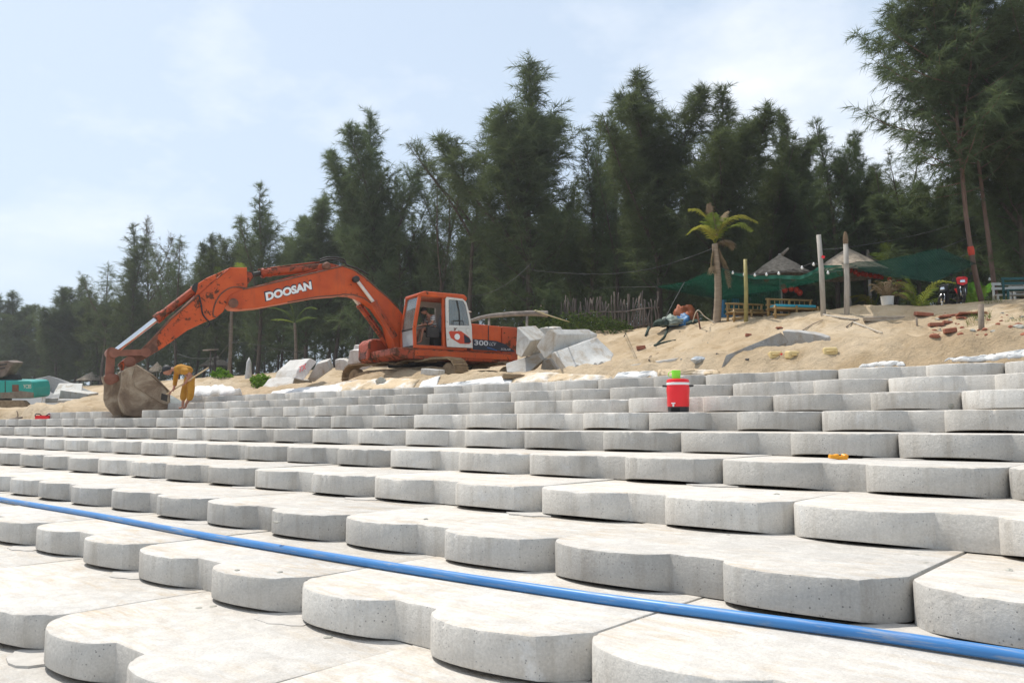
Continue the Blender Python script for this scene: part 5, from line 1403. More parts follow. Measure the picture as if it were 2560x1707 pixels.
def cpalm(name, base, top, fr, label, r=(.17, .12), leaf=.55, bark=None):
    """base, top: world points; fr: list of (points relative to top, material)."""
    root = empty(name, base, 0, label, 'palm')
    b = Vector(base); tp = Vector(top) - b; t = MB()
    n = 22; P, RR = [], []
    for i in range(n + 1):
        f = i / n; P.append(Vector((0, 0, -.25)).lerp(tp, f) + Vector((.10 * math.sin(f * 3), .05 * math.sin(f * 4), 0))); RR.append((r[0] + (r[1] - r[0]) * f) * (1 + .05 * (i % 2)) * (1.25 if i == 0 else 1))
    t.tube(P, RR, 12); t.build('trunk', bark or M_palmbark, root, True)
    for i, (pts, mat) in enumerate(fr):
        frond([tp + Vector(p) for p in pts], leaf, mat, root, seed=i, droop=.9 if mat is M_leafd else .5)
    return root
# ---- the coconut palm on the bank edge
pb = on_ground(c3(947, 1068)); pd = pb.dot(_v); ptop = at_d(c3(938, 425), pd)
def fr_pts(lst, dz): return [at_d(c3(*p), pd + dz * i / (len(lst) - 1)) - ptop for i, p in enumerate(lst)]
FR = [(fr_pts([(942, 420), (985, 310), (1060, 235), (1160, 205), (1280, 248)], -.6), M_leafy),
      (fr_pts([(942, 420), (990, 340), (1060, 290), (1150, 268), (1240, 322)], .8), M_leafg),
      (fr_pts([(935, 420), (900, 340), (850, 298), (790, 292), (715, 348)], -.5), M_leafy),
      (fr_pts([(935, 410), (900, 290), (860, 210), (800, 158), (725, 146)], .4), M_leafy),
      (fr_pts([(938, 410), (930, 320), (925, 240), (932, 178)], -.2), M_leafg),
      (fr_pts([(938, 410), (950, 320), (975, 250), (1010, 215)], .9), M_leafg),
      (fr_pts([(938, 410), (920, 330), (890, 270), (850, 245)], 1.0), M_leafg),
      (fr_pts([(935, 400), (915, 280), (892, 190), (884, 100)], .1), M_leafd),
      (fr_pts([(940, 390), (975, 270), (1005, 210), (1035, 165)], .2), M_leafd),
      (fr_pts([(940, 430), (975, 520), (1020, 620), (1055, 775)], -.1), M_leafd),
      (fr_pts([(945, 420), (1000, 410), (1050, 420), (1092, 458)], .1), M_leafd),
      (fr_pts([(935, 440), (922, 520), (915, 600), (918, 660)], -.1), M_leafd)]
cpalm('coconut_palm', pb, ptop, FR, 'small coconut palm with yellowing fronds on the bank edge')
# palms beyond the boom
def palm_px(base_p, top_p, Y, spec, label, r=(.2, .13), leaf=.7, cc=c1):
    b = at_y(cc(*base_p), Y); b.z = gz(b.x, b.y); d = b.dot(_v); tp = at_d(cc(*top_p), d)
    fr = [([at_d(cc(*p), d + dz * i / (len(L) - 1)) - tp for i, p in enumerate(L)], m) for L, dz, m in spec]
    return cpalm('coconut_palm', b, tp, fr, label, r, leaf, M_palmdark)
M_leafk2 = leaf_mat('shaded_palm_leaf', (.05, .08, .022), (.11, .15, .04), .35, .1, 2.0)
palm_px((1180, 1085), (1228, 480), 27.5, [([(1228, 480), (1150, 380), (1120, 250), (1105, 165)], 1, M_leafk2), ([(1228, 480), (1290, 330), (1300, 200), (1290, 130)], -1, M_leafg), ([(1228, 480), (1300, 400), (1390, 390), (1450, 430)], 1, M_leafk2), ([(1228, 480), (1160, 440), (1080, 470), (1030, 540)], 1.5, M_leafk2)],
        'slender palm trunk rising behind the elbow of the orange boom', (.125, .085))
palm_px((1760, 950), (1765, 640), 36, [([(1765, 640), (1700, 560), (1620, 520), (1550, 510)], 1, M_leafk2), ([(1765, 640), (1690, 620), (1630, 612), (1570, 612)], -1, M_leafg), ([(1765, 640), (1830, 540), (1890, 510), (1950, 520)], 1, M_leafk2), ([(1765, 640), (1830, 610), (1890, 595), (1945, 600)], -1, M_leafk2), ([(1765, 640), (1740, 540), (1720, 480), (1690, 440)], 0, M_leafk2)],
        'young palm with spreading fronds under the middle of the boom', (.13, .10), .6)
# low palms and leafy plants on the right of the bar
def palm_clump(p, Y, spec, label, name='palm_clump', leaf=.5):
    b = at_y(c4(*p), Y); b.z = gz(b.x, b.y); d = b.dot(_v)
    root = empty(name, b, 0, label, 'palm')
    for i, (L, dz, m) in enumerate(spec):
        frond([at_d(c4(*q), d + dz * j / (len(L) - 1)) - b for j, q in enumerate(L)], leaf, m, root, seed=i + 40, n=26)
palm_clump((760, 975), 40, [([(760, 900), (740, 700), (710, 520), (680, 430)], 0, M_leafg), ([(760, 900), (760, 700), (770, 540), (800, 470)], 1, M_leafg), ([(760, 880), (800, 650), (880, 520), (990, 455)], -1, M_leafg), ([(760, 900), (700, 640), (660, 540), (640, 500)], 1, M_leafg), ([(760, 860), (720, 600), (740, 480), (720, 430)], 0, M_leafg)], 'tall palm clump rising behind the dark net', leaf=.7)
palm_clump((960, 985), 37, [([(960, 960), (1030, 830), (1130, 740), (1265, 745)], -1, M_leafy), ([(960, 960), (1000, 870), (1080, 800), (1200, 770)], 1, M_leafg), ([(960, 960), (900, 820), (840, 760), (780, 740)], 0, M_leafg), ([(960, 960), (880, 860), (820, 830), (740, 850)], 1, M_leafg), ([(960, 960), (1060, 900), (1170, 870), (1275, 890)], -1, M_leafg), ([(960, 970), (930, 955), (890, 960), (850, 995)], -1, M_leafy), ([(960, 940), (920, 800), (880, 730), (850, 690)], .5, M_leafg)], 'low palm clump with arching fronds under the dark net')
palm_clump((560, 985), 38.5, [([(600, 960), (560, 890), (490, 850), (395, 860)], -.5, M_leafy), ([(600, 960), (640, 860), (660, 780), (640, 730)], 0, M_leafg), ([(600, 960), (560, 900), (520, 880), (450, 900)], .5, M_leafg)], 'low yellowing palm frond behind the wrapped post')
palm_clump((1410, 975), 37.5, [([(1410, 965), (1390, 880), (1370, 820), (1345, 775)], 0, M_leafb), ([(1410, 965), (1420, 860), (1430, 790), (1440, 740)], .5, M_leafb), ([(1410, 965), (1450, 880), (1470, 820), (1490, 770)], -.5, M_leafb), ([(1410, 965), (1400, 860), (1400, 800), (1395, 745)], .3, M_leafb), ([(1410, 965), (1370, 900), (1350, 850), (1335, 820)], -.3, M_leafb), ([(1440, 960), (1500, 850), (1530, 790), (1570, 740)], .3, M_leafb)], 'bright green fan-leaved plant beside the motorbike', 'leafy_plant', .4)

def leaf_mound(name, p, rx, ry, h, n, size, mat, label, cat='shrub', world=None, seed=1):
    q = Vector(world) if world else on_ground(p); rg = np.random.default_rng(seed)
    a = rg.uniform(0, 6.283, n); r = np.sqrt(rg.random(n)); u = rg.random(n) ** .6
    env_ = 1 - r ** 2 * .8
    x = np.cos(a) * r * rx; y = np.sin(a) * r * ry
    z = u * h * env_ * (.75 + .5 * rg.random(n))
    gzz = ground_z(q.x + x, q.y + y) - q.z
    base = np.stack([x, y, z + gzz], 1)
    d = rg.normal(0, 1, (n, 3)); d[:, 2] = np.abs(d[:, 2]) * .4; d /= np.linalg.norm(d, axis=1, keepdims=True)
    s = np.cross(d, rg.normal(0, 1, (n, 3))); s /= np.linalg.norm(s, axis=1, keepdims=True)
    L = rg.uniform(.6, 1.2, (n, 1)) * size
    quad = np.stack([base, base + d * L * .5 + s * L * .38, base + d * L, base + d * L * .5 - s * L * .38], 1).reshape(-1, 3)
    root = empty(name, q, 0, label, cat)
    o = place('foliage', raw_mesh('foliage', quad, np.arange(len(quad)).reshape(-1, 4), mat), root)
    return root
leaf_mound('beach_creeper', c1(1470, 1180), 0.72, .5, .40, 900, .12, M_leafb, 'bright green beach creeper mound beside the pale slabs', world=on_ground(c1(1450, 1185)) + Vector((0, .3, 0)))
leaf_mound('beach_creeper', c1(1045, 1085), 1.1, .7, .6, 900, .16, M_leafb, 'small bright creeper clump behind the worker in yellow', seed=2)
leaf_mound('beach_creeper', c1(1140, 1088), .5, .4, .35, 260, .15, M_leafb, 'tiny bright creeper tuft at the foot of the slender palm', seed=3)
leaf_mound('dark_shrub', c2(1640, 560), 1.6, 1.0, 1.5, 2200, .15, M_leafk, 'dark shrub growing at the near end of the stick fence', world=at_y(c2(1640, 590), 33.6) , seed=4)
leaf_mound('dark_shrub', c2(1850, 590), 3.2, .8, .9, 2600, .14, M_leafk, 'low dark creeper along the foot of the stick fence', world=at_y(c2(1980, 590), 33.0), seed=5)
plant(1278, 640, 70, 34.0, 'slim1', 'young casuarina standing at the near end of the stick fence', cat='tree')
plant(553, 818, 46, 40.0, 'dense0', 'young bushy casuarina beside the folded grey parasol', cat='tree')

# ---- stick fence: every stake a part of its own
M_stake = pmat('bleached_stick', (.085, .066, .053), (.19, .15, .122), 3, .9, .5, 12, stretch=(4, 4, .7), rnd=.3)
fA, fB = at_y(c2(1695, 560), 34.2), at_y((1650, 806), 35.6)
fA.z = gz(fA.x, fA.y); fB.z = gz(fB.x, fB.y)
fence = empty('stick_fence', fA, 0, 'rough fence of upright grey sticks on the bank behind the slabs', 'fence')
nst = 64
stm = []
for v_ in range(5):
    t = MB(); rg = random.Random(v_); P = [Vector((rg.uniform(-.02, .02) * i, rg.uniform(-.02, .02) * i, i * .5)) for i in range(5)]
    t.tube(P, [.042, .040, .037, .034, .028], 6); stm.append(t.mesh('stake', M_stake, True))
for i in range(nst):
    f = (i + brg.uniform(-.3, .3)) / nst; q = fA.lerp(fB, f) - fA
    hgt = (2.15 - .25 * f + .25 * math.sin(i * .5) + brg.uniform(-.3, .15)) / 2.0
    if i in (19, 20, 38, 52): hgt *= .6
    place('stake', stm[i % 5], fence, q + Vector((0, brg.uniform(-.04, .04), -.1)), (brg.uniform(-.06, .06), brg.uniform(-.07, .07), brg.uniform(0, 6)), (1.1, 1.1, hgt))
for hz_ in (.35, 1.15):
    t = MB(); t.tube([fA.lerp(fB, f) - fA + Vector((0, -.06, hz_ + .05 * math.sin(f * 14 + hz_))) for f in np.linspace(0, 1, 12)], .035, 6); t.build('rail', M_stake, fence, True)
for f in (.02, .28, .5, .74, .98):
    q = fA.lerp(fB, f) - fA; t = MB(); t.tube([q + Vector((0, .06, -.2)), q + Vector((.03, .06, 2.0))], .075, 8); t.build('post', M_bark, fence, True)

# ---- posts
M_bamboo = pmat('bamboo', (.24, .20, .06), (.36, .30, .11), 2, .55, .3, 10, stretch=(1, 1, 3))
M_post = pmat('grey_post', (.30, .27, .235), (.45, .42, .37), 3, .9, .5, 14, stretch=(4, 4, .6))
def post(p0, p1, r, mat, label, Y=None, name='post'):
    b = on_ground(c3(*p0)) if Y is None else at_y(c3(*p0), Y)
    d = b.dot(_v); tp = at_d(c3(*p1), d)
    root = empty(name, b, 0, label, 'post')
    t = MB(); m_ = (tp - b) * .5 + Vector((.03, 0, 0)); t.tube([Vector((0, 0, -.3)), m_, tp - b], [r, r * .95, r * .85], 10); t.build('shaft', mat, root, True)
    return root, b, tp, d
_, pB, pT, pD = post((1190, 1050), (1186, 550), .085, M_bamboo, 'yellow-green bamboo post holding up the green net')
r2, b2_, t2_, d2_ = post((1824, 1000), (1786, 350), .10, M_post, 'tall bare wooden post leaning slightly, in front of the nets')
t = MB(); t.box((.06, 0, 0), (.12, .02, .10), (0, .5, 0)); o = t.build('red_tag', M_red, r2); o.location = t2_.lerp(b2_, .29) - b2_ + Vector((.1, -.1, 0))
r3, b3_, t3_, d3_ = post((2012, 1000), (2006, 400), .10, M_post, 'wooden post with a wrapped top beside the second thatched parasol')
t = MB(); t.lathe([(.05, 0), (.09, .05), (.10, .2), (.08, .35), (.04, .5)], n=10); o = t.build('wrapping', M_leafd, r3); o.location = t3_ - b3_ + Vector((0, 0, -.15))

# ---- nets
def net_mat(name, lo, hi, alpha):
    m, n, l, b = _nt(name)
    v = obj_vec(n, l, False); t_ = noise_node(n, l, v, 1.2, 5, .6)
    c = ramp(n, l, t_.outputs['Fac'], [(.3, lo), (.7, hi)]).outputs[0]
    out = n.get('Material Output'); n.remove(b)
    d = n.new('ShaderNodeBsdfDiffuse'); l.new(c, d.inputs[0]); tl = n.new('ShaderNodeBsdfTranslucent'); l.new(c, tl.inputs[0])
    mx = n.new('ShaderNodeMixShader'); mx.inputs[0].default_value = .35; l.new(d.outputs[0], mx.inputs[1]); l.new(tl.outputs[0], mx.inputs[2])
    tp_ = n.new('ShaderNodeBsdfTransparent')
    # knitted bands let more or less light through
    sp_ = n.new('ShaderNodeTexWave'); sp_.inputs['Scale'].default_value = 4.0; sp_.inputs['Distortion'].default_value = 1.0; l.new(v, sp_.inputs['Vector'])
    a_ = mth(n, l, 'ADD', mth(n, l, 'MULTIPLY', sp_.outputs['Fac'], .16), alpha - .08)
    m2 = n.new('ShaderNodeMixShader'); l.new(a_, m2.inputs[0]); l.new(tp_.outputs[0], m2.inputs[1]); l.new(mx.outputs[0], m2.inputs[2])
    l.new(m2.outputs[0], out.inputs['Surface']); return m
M_netg = net_mat('green_shade_net', (.004, .050, .030), (.008, .085, .052), .72)
M_netd = net_mat('dark_shade_net', (.010, .040, .034), (.022, .070, .058), .72)
def canopy(name, cc, front, rear, df, dr, mat, label, sag=.15, n=40, m=12, seed=0):
    def ip(L, u):
        f = u * (len(L) - 1); i = min(int(f), len(L) - 2); f -= i
        return (L[i][0] * (1 - f) + L[i + 1][0] * f, L[i][1] * (1 - f) + L[i + 1][1] * f)
    dF = df if callable(df) else (lambda u: df); dR = dr if callable(dr) else (lambda u: dr)
    root = empty(name, at_d(cc(*front[0]), dF(0)), 0, label, 'net'); o3 = Vector(root.location)
    t = MB()
    def fn(u, v):
        a = at_d(cc(*ip(front, u)), dF(u)); b = at_d(cc(*ip(rear, u)), dR(u)); q = a.lerp(b, v)
        return q - o3 + Vector((0, 0, -sag * math.sin(math.pi * v) * math.sin(math.pi * min(1, max(0, u))) + .05 * mnoise.noise(Vector((q.x * 1.5, q.y * 1.5, seed)))))
    t.grid(fn, n, m); t.build('cloth', mat, root, True)
    return root, o3
def net_d(x): return float(np.interp(x, [470, 940, 1190, 1800, 2000], [38.5, 35.5, 34.0, 31.7, 31.0]))
FRX = [470, 690, 915, 1000, 1085, 1265, 1460, 1640, 1730, 1800, 1975]
fr_u = lambda u: net_d(float(np.interp(u, np.linspace(0, 1, 11), FRX)))
cr, o3 = canopy('shade_net', c3, [(470, 772), (690, 735), (915, 640), (1000, 628), (1085, 655), (1265, 688), (1460, 682), (1640, 688), (1730, 650), (1800, 602), (1975, 602)],
       [(480, 776), (640, 815), (800, 845), (980, 882), (1100, 868), (1220, 840), (1400, 806), (1560, 780), (1700, 750), (1850, 715), (1990, 690)], fr_u, lambda u: fr_u(u) + 3.4, M_netg, 'green shade net stretched between palm, bamboo post and leaning post')
t = MB(); E1 = [(1000, 628), (1085, 655), (1265, 688), (1460, 682), (1640, 688), (1730, 650), (1800, 602), (1975, 602)]
def vfn(u, v):
    f = u * (len(E1) - 1); i = min(int(f), len(E1) - 2); f -= i
    x, y = E1[i][0] * (1 - f) + E1[i + 1][0] * f, E1[i][1] * (1 - f) + E1[i + 1][1] * f
    hh = 22 * (1 - abs(2 * u - 1) ** 4) + 8
    q = at_d(c3(x, y - 4 + hh * v), net_d(x) - .04); return q - o3 + _v * (.05 * math.sin(u * 60) * v)
t.grid(vfn, 60, 3); t.build('folded_edge', pmat('green_net_fold', (.004, .075, .045), (.008, .12, .075), 3, .8, .4, 12), cr, True)
cd, _ = canopy('shade_net', c4, [(330, 590), (640, 560), (900, 512), (1150, 460), (1290, 528), (1440, 586)], [(380, 604), (560, 650), (760, 695), (980, 722), (1110, 730), (1430, 592)], d3_ - .2, d3_ + 2.4, M_netd, 'dark sagging shade net tied to the tall ribboned tree', .12, seed=4)
canopy('shade_net', c3, [(1010, 850), (1180, 835), (1350, 815), (1480, 800)], [(1010, 1000), (1180, 985), (1350, 960), (1480, 930)], d2_ + 4.6, d2_ + 4.6, M_netg, 'green net hung upright as a windbreak behind the benches', .0, 16, 6, 7)

# ---- thatched parasols
M_thatch = pmat('grey_thatch', (.17, .135, .10), (.40, .335, .26), 6, .95, .6, 20, rnd=.1)
def parasol(apex, rim_l, rim_r, Y, label, cc=c3, tuft=800, seed=0, tip=None, rim_drop=0):
    d = ray(cc(*apex)); dep = (Y / d.y)
    A = at_d(cc(*apex), dep); Lp, Rp = at_d(cc(*rim_l), dep), at_d(cc(*rim_r), dep)
    rad = (Rp - Lp).length / 2; cx = (Lp + Rp) / 2
    g0 = gz(A.x, A.y); root = empty('thatched_parasol', (A.x, A.y, g0), 0, label, 'parasol')
    h = A.z - (Lp.z + Rp.z) / 2; zt = A.z - g0
    t = MB(); t.lathe([(rad * .98, zt - h - .05), (rad * .52, zt - h * .48), (.05, zt - .02)], n=24, caps=False); t.build('underlayer', M_thatch, root, True)
    rg = random.Random(seed); t = MB()
    for i in range(tuft):
        f = math.sqrt(rg.random()); an = rg.uniform(0, 6.283)
        def sp(ff, lift): 
            zz = zt - h * (ff ** .92) - .02 + lift; return Vector((math.cos(an) * rad * ff, math.sin(an) * rad * ff, zz))
        a = sp(max(.02, f - .14), .05); b = sp(f + .02, .035 + rg.uniform(0, .05)); s = Vector((-math.sin(an), math.cos(an), 0)) * rg.uniform(.05, .12)
        b = b + Vector((0, 0, -rg.uniform(0, .05)))
        t.add([a - s * .6, a + s * .6, b + s, b - s], [(0, 1, 2, 3)])
    th = t.build('thatch', M_thatch, root); th['kind'] = 'stuff'
    t = MB(); t.tube([(0, 0, -.2), (0, 0, zt + .05)], .07, 8); t.build('pole', M_post, root, True)
    if tip:
        e = at_d(cc(*tip), dep) - Vector(root.location); t = MB(); t.tube([(0, 0, zt - .1), tuple(e)], [.10, .05], 8); t.build('finial', M_thatch, root, True)
    return root
parasol((1468, 512), (1196, 700), (1740, 700), 37.5, 'thatched parasol with a crooked tip above the green net', tip=(1540, 460))
parasol((2022, 458), (1700, 676), (2344, 676), 38.0, 'thatched parasol behind the wrapped post', seed=1)
parasol((2192, 520), (2070, 592), (2330, 600), 41.0, 'smaller thatched parasol with an upright tip behind the dark net', seed=2, tip=(2186, 472))
parasol((1095, 915), (945, 1008), (1225, 1008), 46, 'dark thatched parasol under the trees behind the worker', c1, seed=3)
parasol((590, 975), (490, 1060), (660, 1060), 44, 'shaded thatched parasol seen behind the bucket', c1, 300, 4)
parasol((770, 268), (645, 340), (880, 340), 42, 'brown thatched parasol between the bucket and the far slabs', c5, 300, 5)

# ---- string lights
M_cable = pmat('black_cable', (.02, .02, .02), (.05, .05, .05), 4, .6, 0)
M_bulb = pmat('white_bulb', (.75, .75, .72), (.82, .82, .80), 4, .25, 0)
def sline(name, P, r, label, mat=None, cat='cable', bulbs=()):
    root = empty(name, P[0], 0, label, cat)
    t = MB(); t.tube([p - P[0] for p in catmull(P, 6)], r, 5); t.build('cable', mat or M_cable, root, True)
    for b in bulbs:
        t = MB(); t.lathe([(.01, .085), (.025, .08), (.03, .05), (.055, 0), (.045, -.04), (.01, -.06)], n=10); o = t.build('bulb', M_bulb, root, True); o.location = b - P[0] + Vector((0, 0, -.03))
    return root
bl = [at_d(c3(*p), net_d(p[0]) - .15) for p in ((1085, 655), (1177, 668), (1265, 674), (1360, 668), (1460, 660), (1650, 614), (1745, 586), (1820, 620), (1862, 655))]
sline('light_string', [at_d(c3(960, 600), pd)] + [b + Vector((0, 0, .02)) for b in bl] + [at_d(c3(2006, 640), d3_)], .012, 'string of white bulbs along the front edge of the green net', cat='lights', bulbs=bl)
sline('wire', [at_d(c3(930, 458), pd), at_d(c3(700, 545), 37), at_d(c3(400, 630), 36.5), at_d(c3(0, 672), 36), at_d(c2(1640, 120), 36), at_d(c2(1590, 60), 36)], .014, 'wire swooping from the coconut palm to the broad casuarina')
sline('wire', [at_d(c4(0, 486), 36), at_d(c4(180, 470), 36), at_d(c4(370, 455), d3_), at_d(c4(800, 385), 35), at_d(c4(1150, 300), 34), at_d(c4(1440, 200), 33)], .012, 'wire running from the wrapped post to the ribboned tree')
sline('wire', [at_d(c4(1150, 462), d3_), at_d(c4(1300, 405), 34.5), at_d(c4(1440, 350), 33.2)], .014, 'rope tying the dark net to the ribboned tree')
sline('wire', [at_d(c4(1300, 532), d3_), at_d(c4(1450, 470), 34.5), at_d(c4(1590, 415), 34.5)], .012, 'rope tying the dark net to the thick tall tree')
sline('wire', [at_d(c3(690, 735), d2_), at_d(c3(600, 900), d2_ - 1), at_d(c3(520, 1060), d2_ - 2)], .014, 'guy rope from the green net down to the bank')
sline('wire', [at_d(c3(470, 773), d2_), at_d(c3(200, 778), 37), at_d(c3(0, 780), 37)], .010, 'thin wire from the tip of the green net past the fence')
bl2 = [at_d(c4(*p), 34.5) for p in ((1548, 708), (1815, 672))]
sline('light_string', [at_d(c4(1500, 665), 34.5), at_d(c4(1548, 690), 34.5), at_d(c4(1815, 650), 34.5), at_d(c4(1900, 640), 34.5)], .008, 'pair of white bulbs on a wire by the white plank seat', cat='lights', bulbs=bl2)
sline('wire', [at_d(c2(960, 320), 31), at_d(c2(1125, 326), 32), at_d(c2(1280, 290), 33), at_d(c2(1450, 190), 34), at_d(c2(1592, 62), 36)], .010, 'wire passing behind the cab roof to the broad casuarina')
sline('wire', [at_d(c1(770, 905), 44), at_d(c1(900, 940), 43), at_d(c1(1100, 925), 42), at_d(c1(1225, 810), 40), at_d(c1(1450, 828), 40), at_d(c1(1640, 870), 40), at_d(c1(1830, 880), 40), at_d(c1(2000, 800), 40)], .012, 'wire looping between the trunks behind the worker', M_cable)
sline('rope', [on_ground(c2(2030, 584)) + Vector((0, 0, .3)), at_d(c2(1850, 520), 31), at_d(c2(1700, 465), 32)], .018, 'yellowish rope from the fallen trunk to the top slab', pmat('rope', (.45, .38, .22), (.55, .48, .30), 8, .9, .3), 'rope')
sline('rope', [on_ground(c3(755, 1075)) + Vector((0, 0, .03)), at_d(c3(795, 966), pd - 1), at_d(c3(860, 1020), pd - .5), on_ground(c3(940, 1080)) + Vector((0, 0, .05))], .02, 'pale rope arching from the tarpaulin heap to the palm foot', pmat('rope_white', (.5, .46, .38), (.6, .56, .48), 8, .9, .3), 'rope')
# ---- red paper lanterns under the thatch
M_lant = pmat('red_lantern', (.45, .03, .015), (.58, .06, .02), 6, .6, .1)
lan = [(c4, p) for p in ((320, 660), (415, 640), (452, 655), (478, 672), (512, 668), (540, 676), (575, 680), (612, 688), (640, 690), (665, 696), (735, 715))] + [(c3, p) for p in ((1500, 772), (1510, 800), (1560, 790), (1605, 800), (1632, 822), (1360, 712), (1580, 705))]
lr = empty('lantern_string', at_d(c4(320, 660), 38), 0, 'row of small red lanterns hanging under the thatched parasols', 'lanterns')
lme = MB(); lme.lathe([(.03, .11), (.07, .09), (.10, .04), (.105, 0), (.10, -.04), (.07, -.09), (.03, -.11)], n=12); lme = lme.mesh('lantern', M_lant, True)
for i, (cc, p) in enumerate(lan): place('lantern', lme, lr, at_d(cc(*p), 38 if cc is c4 else 39) - Vector(lr.location), sc=1.0 if i < 11 else 1.3)
t = MB(); t.tube([at_d(c4(*p), 38) - Vector(lr.location) + Vector((0, 0, .1)) for p in ((330, 640), (478, 660), (640, 680), (760, 705))], .008, 4); t.build('cord', M_cable, lr)
gl_ = empty('garland', at_d(c4(800, 725), 37.5), 0, 'red tinsel garland hanging beside the dry potted plant', 'garland')
t = MB()
for i in range(60):
    q = at_d(c4(808 + 22 * math.sin(i * .18) + brg.uniform(-12, 12), 722 + i * 1.7), 37.5) - Vector(gl_.location); t.box(tuple(q), (.06, .06, .05), (brg.random() * 3, brg.random() * 3, 0))
t.build('tinsel', M_lant, gl_)['kind'] = 'stuff'

# ---- bamboo benches, tables, chairs
M_bam2 = pmat('amber_bamboo', (.22, .13, .04), (.36, .22, .075), 3, .55, .3, 14, rnd=.1)
M_cush = pmat('turquoise_cushion', (.03, .30, .42), (.05, .38, .50), 4, .8, .3, 16)
M_darkwood = pmat('dark_wood', (.08, .04, .028), (.15, .08, .055), 4, .7, .4, 14)
def bench(pL, pR, label, cushion=False, dep=.55, seat=.42, back=.86):
    a, b = on_ground(c3(*pL)), on_ground(c3(*pR)); b = at_d(c3(*pR), a.dot(_v) + .4)
    x = (b - a); L = Vector((x.x, x.y, 0)).length; rz = math.atan2(x.y, x.x)
    zb = min(a.z, b.z)
    r = empty('bamboo_bench', (a.x, a.y, max(a.z, gz(a.x, a.y)) - .02), rz, label, 'bench', 'bamboo benches under the net')
    for sx in (.04, L / 2, L - .04):
        for sy in (0, dep):
            t = MB(); t.tube([(sx, sy, -.2), (sx, sy, back if sy else seat + .12)], .05, 8); t.build('leg', M_bam2, r, True)
    for sy, z in ((0, seat), (dep, seat), (0, .16), (dep, .62), (dep, back)):
        t = MB(); t.tube([(-.05, sy, z), (L + .05, sy, z)], .042, 8); t.build('rail', M_bam2, r, True)
    for i in range(9):
        t = MB(); t.tube([(0, dep * (i + .5) / 9, seat + .04), (L, dep * (i + .5) / 9, seat + .04)], .026, 6); t.build('slat', M_bam2, r, True)
    for i in range(int(L / .22)):
        xx = .12 + i * .22
        t = MB(); t.tube([(xx, dep, seat + .05), (xx, dep, back)], .02, 6); t.build('spindle', M_bam2, r, True)
    if cushion:
        t = MB(); t.box((L / 2, dep / 2, seat + .12), (L * .9, dep * .95, .11)); t.build('cushion', M_cush, r, bevel=.04, seg=3)
    return r
bench((1090, 1062), (1385, 1035), 'plain bamboo bench beside the bamboo post')
bench((1425, 1030), (1790, 1008), 'bamboo bench with a turquoise cushion beside the leaning post', True)
def table(p, Y, rz, L, W_, H_, label, mat, group=None, cc=c3):
    b = at_y(cc(*p), Y); b.z = gz(b.x, b.y)
    r = empty('table', b, rz, label, 'table', group)
    t = MB(); t.box((0, 0, H_), (L, W_, .05)); t.build('table_top', mat, r, bevel=.01, seg=1)
    for sx in (-1, 1):
        for sy in (-1, 1): t = MB(); t.box((sx * (L / 2 - .08), sy * (W_ / 2 - .08), H_ / 2 - .02), (.07, .07, H_)); t.build('leg', mat, r)
    return r
table((1420, 1020), 36.5, YAW + .1, 3.2, .7, .85, 'long dark wooden table behind the bamboo benches', M_darkwood)
table((500, 985), 37.5, YAW, 1.9, .9, .38, 'low dark-red table behind the wrapped post', pmat('dark_red_wood', (.13, .03, .025), (.2, .05, .04), 4, .6, .3), cc=c4)
q = on_ground(c3(370, 1098)); r = empty('stool', q, YAW, 'small dark-red wooden stool on the bank by the fence', 'stool')
M_dred = pmat('red_stain_wood', (.17, .025, .02), (.25, .045, .035), 4, .6, .3)
t = MB(); t.box((0, 0, .58), (.95, .45, .09)); t.build('seat', M_dred, r, bevel=.01, seg=1)
for sx in (-.38, .38):
    for sy in (-.16, .16): t = MB(); t.box((sx, sy, .27), (.09, .07, .56)); t.build('leg', M_dred, r)
for i in range(4): t = MB(); t.box((-.22 + i * .15, -.17, .3), (.04, .03, .5)); t.build('slat', M_dred, r)
# stacked blue chairs
M_bluep = pmat('faded_blue_plastic', (.012, .10, .20), (.03, .17, .30), 4, .45, .1)
def chair(loc, rz, label, group, mat):
    r = empty('plastic_chair', loc, rz, label, 'chair', group)
    t = MB(); t.box((0, 0, .42), (.44, .44, .035)); t.build('seat', mat, r, bevel=.01, seg=1)
    t = MB(); t.box((0, .21, .64), (.44, .035, .40), (-.12, 0, 0)); t.build('backrest', mat, r, bevel=.01, seg=1)
    for sx in (-1, 1):
        for sy in (-1, 1): t = MB(); t.bar((sx * .18, sy * .18, .42), (sx * .23, sy * .23, 0), .045); t.build('leg', mat, r)
    return r
for j, xx in enumerate((1010, 1085)):
    q = at_y(c3(xx, 1058), 36.2); q.z = gz(q.x, q.y)
    c0 = chair(q, YAW + 2.6 + j, 'stacked blue plastic chair beside the coconut palm', 'stacked blue chairs by the palm', M_bluep)
    for i in range(1, 6):
        c_ = copy_tree(c0); c_.location = q + Vector((0, 0, .10 * i))
# tarpaulin heap
def crumple(name, p, size, mat, label, seed, lift=0.0, cat='tarpaulin'):
    q = on_ground(p) if not isinstance(p, Vector) else p; t = MB()
    def fn(u, v):
        a = u * 2 * math.pi; b = v * math.pi * .55
        d = Vector((math.cos(a) * math.sin(b), math.sin(a) * math.sin(b), math.cos(b)))
        w = 1 + .38 * mnoise.noise(d * 1.8 + Vector((seed, 0, 0))) + .22 * abs(mnoise.noise(d * 4 + Vector((0, seed, 0)))) + .08 * mnoise.noise(d * 11 + Vector((0, 0, seed)))
        return Vector((d.x * size[0], d.y * size[1], d.z * size[2])) * w
    t.grid(fn, 36, 14); o = t.build(name, mat, None, True); o.location = q + Vector((0, 0, lift)); return tag(o, label, cat)
M_tblue = pmat('blue_tarpaulin', (.012, .09, .24), (.03, .17, .36), 4, .5, .7, 10)
M_torange = pmat('orange_tarpaulin', (.24, .06, .018), (.36, .10, .03), 4, .6, .7, 10)
